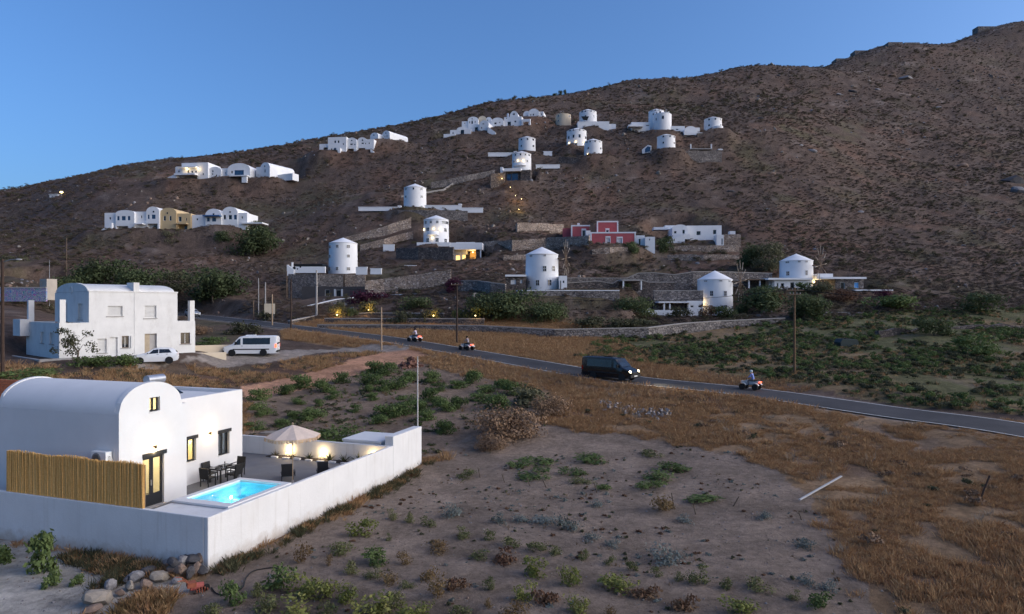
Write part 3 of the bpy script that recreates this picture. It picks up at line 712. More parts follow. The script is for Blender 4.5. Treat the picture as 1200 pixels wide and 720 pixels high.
def water_material():
    m = bpy.data.materials.new('pool_water'); m.use_nodes = True; n = m.node_tree.nodes; l = m.node_tree.links; n.remove(n['Principled BSDF'])
    t = n.new('ShaderNodeBsdfTransparent'); t.inputs[0].default_value = (.50,.90,.97,1)
    g = n.new('ShaderNodeBsdfGlossy'); g.inputs['Roughness'].default_value = .05
    nz = n.new('ShaderNodeTexNoise'); nz.inputs['Scale'].default_value = 5; nz.inputs['Detail'].default_value = 3; nz.inputs['Distortion'].default_value = .6
    tc = n.new('ShaderNodeTexCoord'); l.new(tc.outputs['Object'], nz.inputs['Vector'])
    bp = n.new('ShaderNodeBump'); bp.inputs['Strength'].default_value = .25; bp.inputs['Distance'].default_value = .05; l.new(nz.outputs['Fac'], bp.inputs['Height']); l.new(bp.outputs[0], g.inputs['Normal'])
    fr = n.new('ShaderNodeFresnel'); fr.inputs[0].default_value = 1.33; l.new(bp.outputs[0], fr.inputs['Normal'])
    mx = n.new('ShaderNodeMixShader'); l.new(fr.outputs[0], mx.inputs[0]); l.new(t.outputs[0], mx.inputs[1]); l.new(g.outputs[0], mx.inputs[2]); l.new(mx.outputs[0], n['Material Output'].inputs[0])
    return m
wv = []; wf = []; NX, NY = 40, 30
for jj in range(NY+1):
    for ii in range(NX+1):
        x_ = i0+e+(i1-i0-2*e)*ii/NX; y_ = j0+e+(j1-j0-2*e)*jj/NY
        wv.append((x_, y_, 2.0+.006*math.sin(x_*9+y_*4)+.005*math.sin(x_*5-y_*11)+.003*math.sin(x_*17+y_*13)))
for jj in range(NY):
    for ii in range(NX): k = jj*(NX+1)+ii; wf.append((k, k+1, k+NX+2, k+NX+1))
MB().add(wv, wf).build('water', water_material(), pool, smooth=True)
for (p, q, en) in ((2.0, .62, 20), (3.4, .62, 24), (4.1, 2.45, 10)):
    pl_ = MB().ell((p, q-.09 if q < 1 else q+.13, 1.55), (.09, .03, .09)).build('pool_lamp', pmat('pool_lamp_glow', (.8,.95,1), .4, 0, 1, emit=(.5,.9,1), estr=4), pool)
    point_light('underwater_light', pl_, (p, q, 1.5), en, (.42,.88,1.0), .08)
tag(pool, 'raised plunge pool with glowing turquoise water beside the white wall', 'pool')

# reed screen
rf = empty('reed_fence', VW(.1, 3.27, 2.1), VRZ)
rng = random.Random(5); rd = MB()
y0 = 0.0
while y0 < 7.7:
    h = 1.74+rng.uniform(-.03,.05)+.04*math.sin(y0*2.1); xx = rng.uniform(-.03,.03); r_ = rng.uniform(.009,.017); ln = rng.uniform(-.02,.02)
    rd.tube((xx, y0, 0.0), (xx+rng.uniform(-.02,.02), y0+ln, h), r_, r_*.8, 4, False); y0 += rng.uniform(.013,.022)
ro = rd.build('reeds', pmat('dry_reed', (.62,.35,.10), .8, .35, 14, col2=(.80,.50,.19)), rf); ro['kind'] = 'stuff'
bk = MB().box(.03, .045, -.01, 7.7, 0.0, 1.70).build('backing_mat', pmat('reed_backing', (.42,.23,.07), .9, .3, 8), rf)
for z in (.35, 1.3): MB().tube((.07, -.02, z), (.07, 7.72, z), .022).build('rail', WOOD, rf)
for k in range(5): MB().tube((.1, .05+k*1.9, 0), (.1, .05+k*1.9, 1.68), .035).build('post', WOOD, rf)
tag(rf, 'golden brown reed screen fence on top of the street wall', 'fence')

# parasol, loungers, dining set
ps = empty('parasol', VW(8.25, 2.45, 1.04), VRZ)
MB().tube((0,0,.08), (0,0,2.98), .024, n=10).build('pole', WOODL, ps)
MB().lathe([(.30,0),(.30,.06),(.06,.09),(.045,.30)], 20).build('base', CONC, ps)
CANV = pmat('beige_canvas', (.62,.50,.41), .9, .08, 5, .1, 60)
cn = MB(); nseg = 8; Rr = 1.36
def cpt(i, f, dz=0): a = 2*math.pi*i/nseg; return (Rr*f*math.cos(a), Rr*f*math.sin(a), 3.06-.54*f**1.12+dz)
for i in range(nseg):
    for k in range(4):
        f0, f1 = k/4, (k+1)/4; sag = -.03
        m0 = [(cpt(i,f0)[j]+cpt(i+1,f0)[j])/2 for j in range(3)]; m1 = [(cpt(i,f1)[j]+cpt(i+1,f1)[j])/2 for j in range(3)]; m0[2] += sag*f0; m1[2] += sag*f1
        cn.add([cpt(i,f0), m0, m1, cpt(i,f1)], [(0,1,2,3)]); cn.add([m0, cpt(i+1,f0), cpt(i+1,f1), m1], [(0,1,2,3)])
co = cn.build('canopy', CANV, ps)
fg = MB()
for i in range(nseg):
    a = Vector(cpt(i,1)); b_ = Vector(cpt(i+1,1))
    for k in range(26):
        t0 = k/26; t1 = (k+.8)/26; p_ = a.lerp(b_, t0); q_ = a.lerp(b_, t1); dl = .17+rng.uniform(-.02,.02)
        fg.add([p_, q_, q_+Vector((rng.uniform(-.02,.02),rng.uniform(-.02,.02),-dl)), p_+Vector((rng.uniform(-.02,.02),rng.uniform(-.02,.02),-dl))], [(0,1,2,3)])
fr_ = fg.build('fringe', pmat('canvas_fringe', (.55,.38,.24), .9, .15, 8), co); fr_['kind'] = 'stuff'
rb = MB()
for i in range(nseg): MB().tube((0,0,3.02), tuple(Vector(cpt(i,.99))+Vector((0,0,-.02))), .012, n=5).build('rib', WOODL, ps)
MB().ell((0,0,3.12), (.04,.04,.06)).build('finial', WOODL, ps)
tag(ps, 'beige fringed parasol standing between the pool and the sun loungers', 'parasol')
SLING = pmat('charcoal_sling', (.035,.035,.038), .8, .15, 20, .1, 80)
def lounger(p, q, label):
    o = empty('sun_lounger', VW(p, q, 1.04), VRZ+R(33))
    MB().box(-.02, 1.35, -.30, -.26, .27, .32).build('side_rail', BLACKM, o); MB().box(-.02, 1.35, .26, .30, .27, .32).build('side_rail', BLACKM, o)
    for (a, b2) in ((.05,-.28),(.05,.28),(1.28,-.28),(1.28,.28)): MB().tube((a, b2, 0), (a, b2, .28), .02).build('leg', BLACKM, o)
    MB().box(.0, 1.35, -.26, .26, .30, .33).build('seat', SLING, o)
    m3 = Matrix.Rotation(R(-62), 3, 'Y')
    MB().rbox((-.19, 0, .66), (.40, .27, .02), Matrix.Rotation(R(62), 3, 'Y')).build('backrest', SLING, o)
    for s in (-1, 1): MB().box(-.05, .35, s*.31-.025, s*.31+.025, .50, .53).tube((.3, s*.31, .3), (.3, s*.31, .5), .015).build('armrest', BLACKM, o)
    return tag(o, label, 'sun lounger')
lounger(8.75, 3.15, 'dark grey sun lounger directly beside the parasol pole')
lounger(9.8, 1.75, 'dark grey sun lounger nearer the long garden wall, right of the parasol')
WICK = pmat('black_wicker', (.016,.016,.017), .6, .4, 30, .4, 60)
dt = empty('dining_table', VW(7.95, 6.5, 1.04), VRZ)
MB().box(-.62, .62, -.4, .4, .71, .735).build('tabletop', pmat('dark_glass', (.03,.03,.033), .08, .1, 2, spec=.6), dt)
MB().box(-.6, .6, -.38, .38, .65, .705).build('apron', WICK, dt)
for (a, b2) in ((-.56,-.34),(.56,-.34),(-.56,.34),(.56,.34)): MB().box(a-.03, a+.03, b2-.03, b2+.03, 0, .65).build('leg', WICK, dt)
tag(dt, 'black wicker dining table with dark glass top beneath the villa window', 'table')
def dchair(p, q, rz, label):
    o = empty('dining_chair', VW(p, q, 1.04), VRZ+rz)
    MB().box(-.26, .26, -.26, .26, .38, .44).build('seat', WICK, o)
    MB().rbox((-.28, 0, .68), (.025, .27, .27), Matrix.Rotation(R(-8), 3, 'Y')).build('backrest', WICK, o)
    for s in (-1, 1): MB().box(-.25, .22, s*.27-.03, s*.27+.03, .62, .65).box(.17, .21, s*.27-.02, s*.27+.02, .44, .62).build('armrest', WICK, o)
    for (a, b2) in ((-.24,-.24),(.24,-.24),(-.24,.24),(.24,.24)): MB().box(a-.02, a+.02, b2-.02, b2+.02, 0, .38).build('leg', WICK, o)
    return tag(o, label, 'chair', 'dining chairs round the terrace table')
dchair(6.85, 6.45, 0, 'black wicker chair at the table end nearest the villa door')
dchair(9.1, 6.6, R(180), 'black wicker chair at the table end farthest from the door')
dchair(7.95, 5.78, R(90), 'black wicker chair on the pool side of the dining table')
dchair(7.7, 7.1, R(-90), 'black wicker chair between the dining table and villa wall')
for (dx, dy, lb) in ((-.35, .05, 'dark plate on the near end of the dining table'), (.38, -.1, 'dark plate on the far end of the dining table'), (.0, .2, 'dark plate on the wall side of the dining table')):
    pt = MB().lathe([(.05,0),(.12,.02),(.13,.035),(.05,.02)], 18).build('plate', pmat('dark_ceramic', (.02,.02,.022), .3), None, VW(7.95, 6.5, 1.776)+VA*dx+VB*dy); tag(pt, lb, 'plate')
vs_ = MB().lathe([(.03,0),(.035,.05),(.02,.12),(.03,.2),(.025,.2)], 14).build('bottle', pmat('dark_bottle', (.02,.03,.025), .15, spec=.6), None, VW(8.12, 6.56, 1.776)); tag(vs_, 'small dark bottle standing on the dining table', 'bottle')

# planting strip and spotlights along the back wall
bed = empty('planting_bed', VN, VRZ)
MB().box(13.3, 13.85, .6, 8.2, 1.03, 1.075).build('soil', pmat('bed_soil', (.05,.04,.035), .95, .3, 6, .5, 20), bed)
rng = random.Random(8)
for k in range(9): 
    q = .9+k*.8
    MB().box(13.16, 13.32, q, q+.42, 1.03, 1.12+rng.uniform(-.01,.03)).build('edging_stone', WHITE, bed)
tag(bed, 'dark planting strip edged with white stones along the back wall', 'planting bed')
def yucca(seed, n=26, h=.45):
    r2 = random.Random(seed); m = MB()
    for k in range(n):
        a = r2.uniform(0, 6.283); t = r2.uniform(.25, 1.2); L = h*r2.uniform(.6, 1.1); d = Vector((math.cos(a)*math.sin(t), math.sin(a)*math.sin(t), math.cos(t))); s = Vector((-math.sin(a), math.cos(a), 0))*.018
        m.add([-s, s, d*L*.6+s*.8+Vector((0,0,.02)), d*L, d*L*.6-s*.8+Vector((0,0,.02))], [(0,1,2,3,4)])
    return m
YUC = leafmat('bed_foliage', [(.03,.035,.02), (.07,.08,.03), (.16,.10,.05)])
ym = yucca(3).mesh('bed_plant'); ym.materials.append(YUC)
for k, (q, s) in enumerate(((7.7, .9), (6.5, .9), (5.3, 1.0), (3.9, 1.2), (2.9, 1.3), (1.9, 1.5))):
    o = bpy.data.objects.new('bed_plant', ym); COL.objects.link(o); o.location = VW(13.55, q, 1.07); o.scale = (s,)*3; o.rotation_euler = (0,0,k*1.3)
    tag(o, 'small spiky plant in the strip along the back wall', 'plant', 'spiky plants along the back wall'); o['_sp'] = 1
number_group([o for o in COL.objects if '_sp' in o], 'small spiky plant by the back wall', 'in the strip')
for (q, en, lb) in ((6.85, 16, 'small lit garden spotlight on the back wall left of the parasol pole'), (4.5, 14, 'small lit garden spotlight on the back wall right of the parasol'), (1.1, 20, 'small lit garden spotlight in the corner by the raised wall end')):
    sp = empty('garden_spotlight', VW(13.5, q, 1.07), VRZ)
    MB().tube((0,0,0), (0,0,.16), .012).build('stake', BLACKM, sp)
    MB().tube((-.03,0,.16), (.06,0,.24), .045, .055, 12).build('lamp_head', BLACKM, sp)
    MB().ell((-.02,0,.23), (.05,.05,.05)).build('lens', BULB, sp)
    point_light('spot_light', sp, (.10, 0, .38), en, WARM, .04)
    tag(sp, lb, 'spotlight', 'garden spotlights along the back wall')
# ------------------------------------------------------------------ two-storey house beyond the villa
lh = empty('apartment_house', LHC, LHRZ)
tag(lh, 'weathered white two storey house with vaulted roof and corner pillars', 'house')
LL, LWd, EH = 8.4, 9.8, 6.35
w = MB(); panel(w, 'y', 0, .3, 0, LL, -.4, EH, [(1.65,3.0,3.95,4.95),(5.1,6.25,3.7,5.0),(.75,1.55,.35,1.75),(1.85,2.55,0,1.85),(2.95,3.6,.75,1.95),(5.1,6.3,0,2.1)]); w.build('long_wall', WHITE_OLD, lh)
w = MB(); panel(w, 'x', 0, .3, .3, LWd, 3.3, EH, [(1.7,2.9,3.6,5.2),(6.0,6.9,3.4,5.2)]); w.build('gable_wall', WHITE_OLD, lh)
MB().box(LL-.3, LL, .3, LWd, -.4, EH).build('end_wall', WHITE_OLD, lh); MB().box(.3, LL-.3, LWd-.3, LWd, -.4, EH).build('rear_wall', WHITE_OLD, lh)
pr = [(LWd/2+(LWd/2-.35)*math.cos(math.pi*i/28), EH+.86*math.sin(math.pi*i/28)) for i in range(29)]
auto_smooth(MB().prism([(p[0], p[1]) for p in pr], 'x', .3, LL-.15).build('vaulted_roof', WHITE_OLD, lh), 50)
MB().prism([(LWd/2+(LWd/2-.3)*math.cos(math.pi*i/28), EH+.02+.92*math.sin(math.pi*i/28)) for i in range(29)], 'x', -.003, .297).build('gable', WHITE_OLD, lh)
MB().box(4.05, 4.6, .0, 1.7, EH+.003, EH+.98).box(4.1, 4.35, -.03, 0, -.3, EH).build('chimney', WHITE_OLD, lh)
MB().box(-.05, LL+.05, -.06, .02, EH-.02, EH+.10).build('eave_band', WHITE_OLD, lh)
cr = MB(); 
for k in range(24):
    a0, a1 = 2*math.pi*k/24, 2*math.pi*(k+1)/24
    cr.prism([(LWd/2+.32*math.cos(a0), EH+.22+.32*math.sin(a0)), (LWd/2+.38*math.cos(a0), EH+.22+.38*math.sin(a0)), (LWd/2+.38*math.cos(a1), EH+.22+.38*math.sin(a1)), (LWd/2+.32*math.cos(a1), EH+.22+.32*math.sin(a1))], 'x', -.05, -.006)
cr.build('round_moulding', WHITE_OLD, lh)
# lower wings with parapets and corner pillars
w = MB(); panel(w, 'x', -2.5, .3, .0, 10.0, -.5, 3.35, [(1.6,2.7,1.3,2.4),(4.4,5.4,1.3,2.4)]); w.box(-2.2, 0, 0, .28, -.5, 3.347).box(-2.2, 0, 9.7, 10, -.5, 3.347).box(-2.2, -.003, .28, 9.7, 2.6, 2.8)
w.build('lower_wing', WHITE_OLD, lh)
w = MB(); panel(w, 'y', .02, .3, LL+.003, 10.3, -.5, 3.35, [(8.75,9.75,.9,2.1)]); w.box(10.0, 10.3, .32, 9.7, -.5, 3.347).box(LL, 10.0, 9.4, 9.7, -.5, 3.347).box(LL, 10.0, .32, 9.4, 2.6, 2.8)
w.build('lower_wing', WHITE_OLD, lh)
for (t, s) in ((-2.45,.02),(-2.45,9.45),(9.75,.05),(9.75,9.2)): MB().box(t, t+.5, s, s+.5, 3.353, 5.55).build('corner_pillar', WHITE_OLD, lh)
MB().box(-3.3, -2.503, 9.0, 11.4, 1.9, 3.6).build('side_stair', WHITE_OLD, lh)
def lwin(p0, p1, z0, z1, y, ax='y', shut=True, name='window'):
    o = MB(); t = .07
    def bx(m, a, b, c_, d, e, f):
        m.box(a, b, c_, d, e, f) if ax == 'y' else m.box(c_, d, a, b, e, f)
    fr = MB(); bx(fr, p0, p0+t, y+.12, y+.2, z0, z1); bx(fr, p1-t, p1, y+.12, y+.2, z0, z1); bx(fr, p0+t, p1-t, y+.12, y+.2, z0, z0+t); bx(fr, p0+t, p1-t, y+.12, y+.2, z1-t, z1)
    wo = fr.build(name, SHUTTER if shut else WOOD, lh)
    if shut:
        n_ = 9
        for k in range(n_):
            s_ = MB(); z = z0+t+(z1-z0-2*t)*k/n_; bx(s_, p0+t, p1-t, y+.15, y+.17, z, z+(z1-z0-2*t)/n_*.86); s_.build('shutter_slat', SHUTTER, wo)
    else:
        m = (p0+p1)/2
        for a, b in ((p0+t, m-.03), (m+.03, p1-t)):
            s_ = MB(); bx(s_, a, b, y+.15, y+.165, z0+t, z1-t); s_.build('pane', DARKPANE, wo)
        s_ = MB(); bx(s_, m-.03, m+.03, y+.12, y+.2, z0+t, z1-t); s_.build('mullion', SHUTTER, wo)
    s_ = MB(); bx(s_, p0-.12, p1+.12, y-.07, y+.11, z0-.08, z0); s_.build('sill', CONC, wo)
    return wo
lwin(1.65,3.0,3.95,4.95,0); lwin(5.1,6.25,3.7,5.0,0); lwin(.75,1.55,.35,1.75,0); lwin(2.95,3.6,.75,1.95,0,'y',False); lwin(8.75,9.75,.9,2.1,.02,'y',False)
lwin(1.7,2.9,3.6,5.2,0,'x'); lwin(6.0,6.9,3.4,5.2,0,'x'); lwin(1.6,2.7,1.3,2.4,-2.5,'x'); lwin(4.4,5.4,1.3,2.4,-2.5,'x')
MB().box(1.85,2.55,.15,.2,0,1.85).build('door', SHUTTER, lh); MB().box(5.1,5.65,.15,.2,0,2.1).build('door', pmat('timber_door',(.38,.31,.22),.8), lh); MB().box(5.65,6.3,.22,.26,0,2.1).build('door_recess', CONC, lh)
MB().box(3.75,3.95,-.12,-.003,.75,1.95).build('shutter_leaf', SHUTTER, lh)
# terrace wall in front of the house
lt = empty('low_wall', LW(-4.4, -1.2, -.9), LHRZ); MB().box(0, 2.6, 0, .3, 0, 1.0).build('wall', CONC, lt); MB().box(0, .3, .3, 12, 0, .95).build('wall', CONC, lt); tag(lt, 'low grey concrete wall around the foot of the two storey house', 'wall')
gb = empty('gate_wall', LW(10.4, 1.5, -.4), LHRZ-R(22)); MB().box(0, 5.0, 2.0, 2.2, -.3, .9).build('wall', CREAM, gb); MB().box(.6, 3.6, -1.2, -1.0, -.8, .25).build('wall', CREAM, gb); tag(gb, 'low cream garden walls between the white house and white van', 'wall')

# ------------------------------------------------------------------ vehicles
def wheel(parent, x, y, r, wd, rimcol):
    t = MB(); s = 1 if y > 0 else -1
    t.lathe([(r*.62,-wd/2),(r*.94,-wd/2),(r,-wd*.3),(r,wd*.3),(r*.94,wd/2),(r*.62,wd/2)], 22)
    wo = t.build('wheel', RUBBER, parent, (x, y, r)); wo.rotation_euler = (R(90), 0, 0); auto_smooth(wo, 50)
    m = MB()
    m.lathe([(r*.60,-.02),(r*.63,wd*.42),(r*.56,wd*.46),(r*.54,wd*.2),(r*.12,wd*.26),(r*.10,wd*.4),(.005,wd*.42)], 20)
    ro = m.build('rim', rimcol, wo); ro.rotation_euler = (0 if s < 0 else R(180), 0, 0); auto_smooth(ro, 40)
    for k in range(5):
        a = 2*math.pi*k/5; sp = MB().rbox((r*.34*math.cos(a), r*.34*math.sin(a), wd*.36*(-s)*-1 if s < 0 else -wd*.36), (r*.22, r*.06, .012), Matrix.Rotation(a, 3, 'Z')); sp.build('spoke', rimcol, wo)
    return wo
def vehicle(name, st, wheels, wr, wins, paint, rim, trim, loc, heading, label, cat, lights_on=False, extras=None):
    """st: stations along x (nose at 0): x, zsill, zbelt, zroof, wsill, wbelt, wroof. heading: world angle of the nose"""
    o = empty(name, loc, heading+math.pi)
    L = st[-1][0]
    rings = []
    v = []; f = []
    for (x, zs, zb, zr, ws, wb, wr_) in st:
        zm = zs+(zb-zs)*.45
        v += [(x-L/2, -ws*.93, zs), (x-L/2, -ws, zm), (x-L/2, -wb, zb), (x-L/2, -wr_*1.02, zr-.06*(zr-zb)-.01), (x-L/2, -wr_*.86, zr), (x-L/2, wr_*.86, zr), (x-L/2, wr_*1.02, zr-.06*(zr-zb)-.01), (x-L/2, wb, zb), (x-L/2, ws, zm), (x-L/2, ws*.93, zs)]
    n = 10
    for k in range(len(st)-1):
        f += [(k*n+i, k*n+(i+1) % n, (k+1)*n+(i+1) % n, (k+1)*n+i) for i in range(n)]
    f += [tuple(range(n)), tuple(range((len(st)-1)*n+n-1, (len(st)-1)*n-1, -1))]
    body = MB().add(v, f).build('body', paint, o); 
    bm = bmesh.new(); bm.from_mesh(body.data); bmesh.ops.recalc_face_normals(bm, faces=bm.faces); bm.to_mesh(body.data); bm.free(); auto_smooth(body, 32)
    def interp(x):
        for a, b in zip(st[:-1], st[1:]):
            if a[0] <= x <= b[0]:
                t = (x-a[0])/(b[0]-a[0]); return [a[i]+(b[i]-a[i])*t for i in range(7)]
    def sidept(x, t, s):
        _, zs, zb, zr, ws, wb, wr_ = interp(x); zt = zr-.06*(zr-zb)-.01
        return (x-L/2, s*(wb+(wr_*1.02-wb)*t+.012), zb+(zt-zb)*t)
    for (x0, x1, t0, t1, sl0, sl1) in wins:                     # side glass: x range, belt..roof fraction, slant of the front/rear edges
        for s in (-1, 1):
            q = [sidept(x0, t0, s), sidept(x1, t0, s), sidept(x1-sl1, t1, s), sidept(x0+sl0, t1, s)]
            MB().add(q, [(0,1,2,3) if s < 0 else (3,2,1,0)]).build('side_window', DARKPANE, o)
    for (x, y) in [(wheels[0], 1), (wheels[0], -1), (wheels[1], 1), (wheels[1], -1)]:
        hw = max(s_[4] for s_ in st)
        wheel(o, x-L/2, y*(hw-.12), wr, .20, rim)
        MB().tube((x-L/2, y*(hw-.20), wr+.01), (x-L/2, y*(hw+.004), wr+.01), wr*1.17, n=20).build('wheel_arch', BLACKM, o)
    if extras: extras(o, L, interp)
    tag(o, label, cat); return o
def glassfront(o, L, interp, xa, xb, ins=.10, name='windscreen'):
    a = interp(xa); b = interp(xb); d = .012*(1 if xa < xb else -1)
    MB().add([(a[0]-L/2-d, -a[6]*.9, a[3]+.012), (a[0]-L/2-d, a[6]*.9, a[3]+.012), (b[0]-L/2-d, b[6]*.86, b[3]-.03), (b[0]-L/2-d, -b[6]*.86, b[3]-.03)], [(0,1,2,3) if xa < xb else (3,2,1,0)]).build(name, DARKPANE, o)
CARW = pmat('white_car_paint', (.72,.73,.74), .25, .02, 2, spec=.5); CARS = pmat('silver_car_paint', (.42,.44,.46), .3, .03, 2, metal=.4, spec=.5); CARK = pmat('black_car_paint', (.010,.011,.013), .22, .05, 2, spec=.5)
HLAMP = pmat('headlamp_glass', (.6,.62,.65), .1, .05, 3); HLIT = pmat('headlamp_lit', (1,.95,.8), .3, 0, 1, emit=(1,.88,.55), estr=14); TLAMP = pmat('tail_lamp', (.35,.01,.008), .2, .1, 4); TLIT = pmat('tail_lamp_lit', (.6,.02,.01), .3, 0, 1, emit=(1,.10,.04), estr=2.2)
PLATE = pmat('number_plate', (.75,.75,.7), .6)
hatch = [(0,.35,.55,.60,.66,.68,.62),(.12,.22,.68,.74,.80,.80,.70),(.9,.20,.86,.93,.845,.845,.72),(1.22,.20,.92,1.0,.845,.85,.70),(1.95,.20,.95,1.43,.845,.85,.62),(2.6,.20,.97,1.49,.845,.85,.62),(3.35,.20,1.0,1.45,.845,.85,.62),(3.72,.22,1.02,1.33,.84,.84,.62),(4.0,.3,.95,1.0,.82,.82,.70),(4.06,.4,.7,.74,.78,.78,.72)]
def car_extras(o, L, interp):
    glassfront(o, L, interp, 1.27, 1.93); glassfront(o, L, interp, 3.96, 3.72, name='rear_window')
    for s in (-1, 1):
        MB().ell((.16-L/2, s*.64, .68), (.16,.14,.09), 12, 6).build('headlight', HLAMP, o)
        MB().ell((3.95-L/2, s*.74, .86), (.10,.08,.12), 10, 6).build('tail_light', TLAMP, o)
        MB().ell((1.45-L/2, s*.95, 1.0), (.07,.10,.06), 10, 6).build('wing_mirror', BLACKM, o)
        MB().box(2.2-L/2, 2.38-L/2, s*.86-.012, s*.86+.012, .86, .89).box(3.0-L/2, 3.16-L/2, s*.86-.012, s*.86+.012, .88, .91).build('door_handle', BLACKM, o)
    MB().box(-.02-L/2, .06-L/2, -.35, .35, .34, .46).build('grille', BLACKM, o); MB().box(-.03-L/2, .0-L/2, -.25, .25, .48, .58).build('number_plate', PLATE, o); MB().box(4.05-L/2, 4.08-L/2, -.25, .25, .6, .7).build('number_plate', PLATE, o)
van = [(0,.38,.80,.86,.80,.82,.70),(.16,.28,1.0,1.04,.93,.93,.78),(.75,.25,1.14,1.24,.96,.96,.86),(1.05,.25,1.2,1.36,.97,.97,.88),(1.75,.25,1.24,2.14,.97,.98,.86),(2.3,.25,1.24,2.27,.97,.98,.86),(5.55,.25,1.24,2.27,.97,.98,.86),(5.86,.28,1.22,2.20,.96,.96,.85),(5.93,.40,1.15,2.05,.93,.93,.82)]
def van_extras(lit):
    def fn(o, L, interp):
        glassfront(o, L, interp, 1.08, 1.73)
        MB().add([(5.925-L/2+.012, -.72, 1.3), (5.925-L/2+.012, .72, 1.3), (5.90-L/2+.012, .66, 1.98), (5.90-L/2+.012, -.66, 1.98)], [(0,1,2,3)]).build('rear_window', DARKPANE, o)
        for s in (-1, 1):
            MB().ell((.22-L/2, s*.76, .92), (.22,.16,.13), 12, 6).build('headlight', HLIT if lit else HLAMP, o)
            MB().box(5.72-L/2, 5.93-L/2, s*.955-.02, s*.955+.02, .92, 1.32).build('tail_light', TLIT if not lit else TLAMP, o)
            MB().box(1.35-L/2, 1.5-L/2, s*1.02-.02, s*1.16, 1.3, 1.62).build('wing_mirror', BLACKM, o)
            MB().box(1.1-L/2, 5.1-L/2, s*.978, s*.992, .68, .80).build('rubbing_strip', BLACKM, o)
            MB().box(2.05-L/2, 2.2-L/2, s*.98-.012, s*.985+.012, 1.1, 1.14).build('door_handle', BLACKM, o)
        MB().box(-.04-L/2, .25-L/2, -.9, .9, .36, .62).build('front_bumper', BLACKM, o); MB().box(5.8-L/2, 6.0-L/2, -.92, .92, .38, .60).build('rear_bumper', BLACKM, o)
        MB().box(-.03-L/2, .05-L/2, -.5, .5, .68, .86).build('grille', BLACKM, o); MB().box(5.945-L/2, 5.965-L/2, -.26, .26, .80, .92).build('number_plate', PLATE, o); MB().box(-.06-L/2, -.03-L/2, -.26, .26, .45, .56).build('number_plate', PLATE, o)
        MB().box(2.4-L/2, 3.4-L/2, -.45, .45, 2.275, 2.36).build('roof_unit', CARW if not lit else CARK, o)
        if lit:
            for s in (-1, 1):
                d = bpy.data.lights.new('headlamp_beam', 'SPOT'); d.energy = 500; d.color = (1,.85,.6); d.spot_size = R(60); d.spot_blend = .8; d.shadow_soft_size = .06
                lo = bpy.data.objects.new('headlamp_beam', d); COL.objects.link(lo); lo.parent = o; lo.location = (-.05-L/2, s*.76, .92); lo.rotation_euler = (R(82), 0, R(90))
    return fn
def gz(p): return Vector((p.x, p.y, hz(p.x, p.y)))
p = gz(G(182, 426, 55))
vehicle('parked_car', hatch, (.78, 3.28), .30, [(1.5,2.35,.08,.9,.42,.0),(2.42,3.5,.08,.9,.0,.25)], CARW, STEEL, None, p, R(203), 'white hatchback parked in front of the two storey house', 'car', False, car_extras)
p = gz(G(295, 416.5, 70))
vehicle('minibus', van, (1.0, 4.45), .34, [(1.25,1.95,.05,.86,.42,.0),(2.2,5.2,.06,.84,.0,.0)], CARW, STEEL, None, p, R(188), 'white passenger van parked on the gravel by the road', 'van', False, van_extras(False))
def on_road(x, off):
    """point on the road below photo column x, off metres to the right of the centre line seen from the left end"""
    best = min(range(len(ROADP)-1), key=lambda i: abs(CX+FX*ROADP[i].x/ROADP[i].y-x))
    a, b = ROADP[best], ROADP[best+1]; d = (b-a); d = Vector((d.x, d.y, 0)).normalized(); n_ = Vector((d.y, -d.x, 0))
    return a+n_*off, math.atan2(-d.y, -d.x), d.z
# the centre line runs from the right edge of the picture to the left
p, hd, _ = on_road(724, -1.5)
vehicle('black_van', van, (1.0, 4.45), .34, [(1.25,1.95,.05,.86,.42,.0),(2.2,5.2,.06,.84,.0,.0)], CARK, BLACKM, None, p, hd, 'black van with lit headlights driving along the road', 'van', True, van_extras(True))
p, hd, _ = on_road(233, -1.4)
vehicle('silver_car', hatch, (.78, 3.28), .30, [(1.5,2.35,.08,.9,.42,.0),(2.42,3.5,.08,.9,.0,.25)], CARS, STEEL, None, p, hd, 'small silver car on the road behind the white house', 'car', False, car_extras)

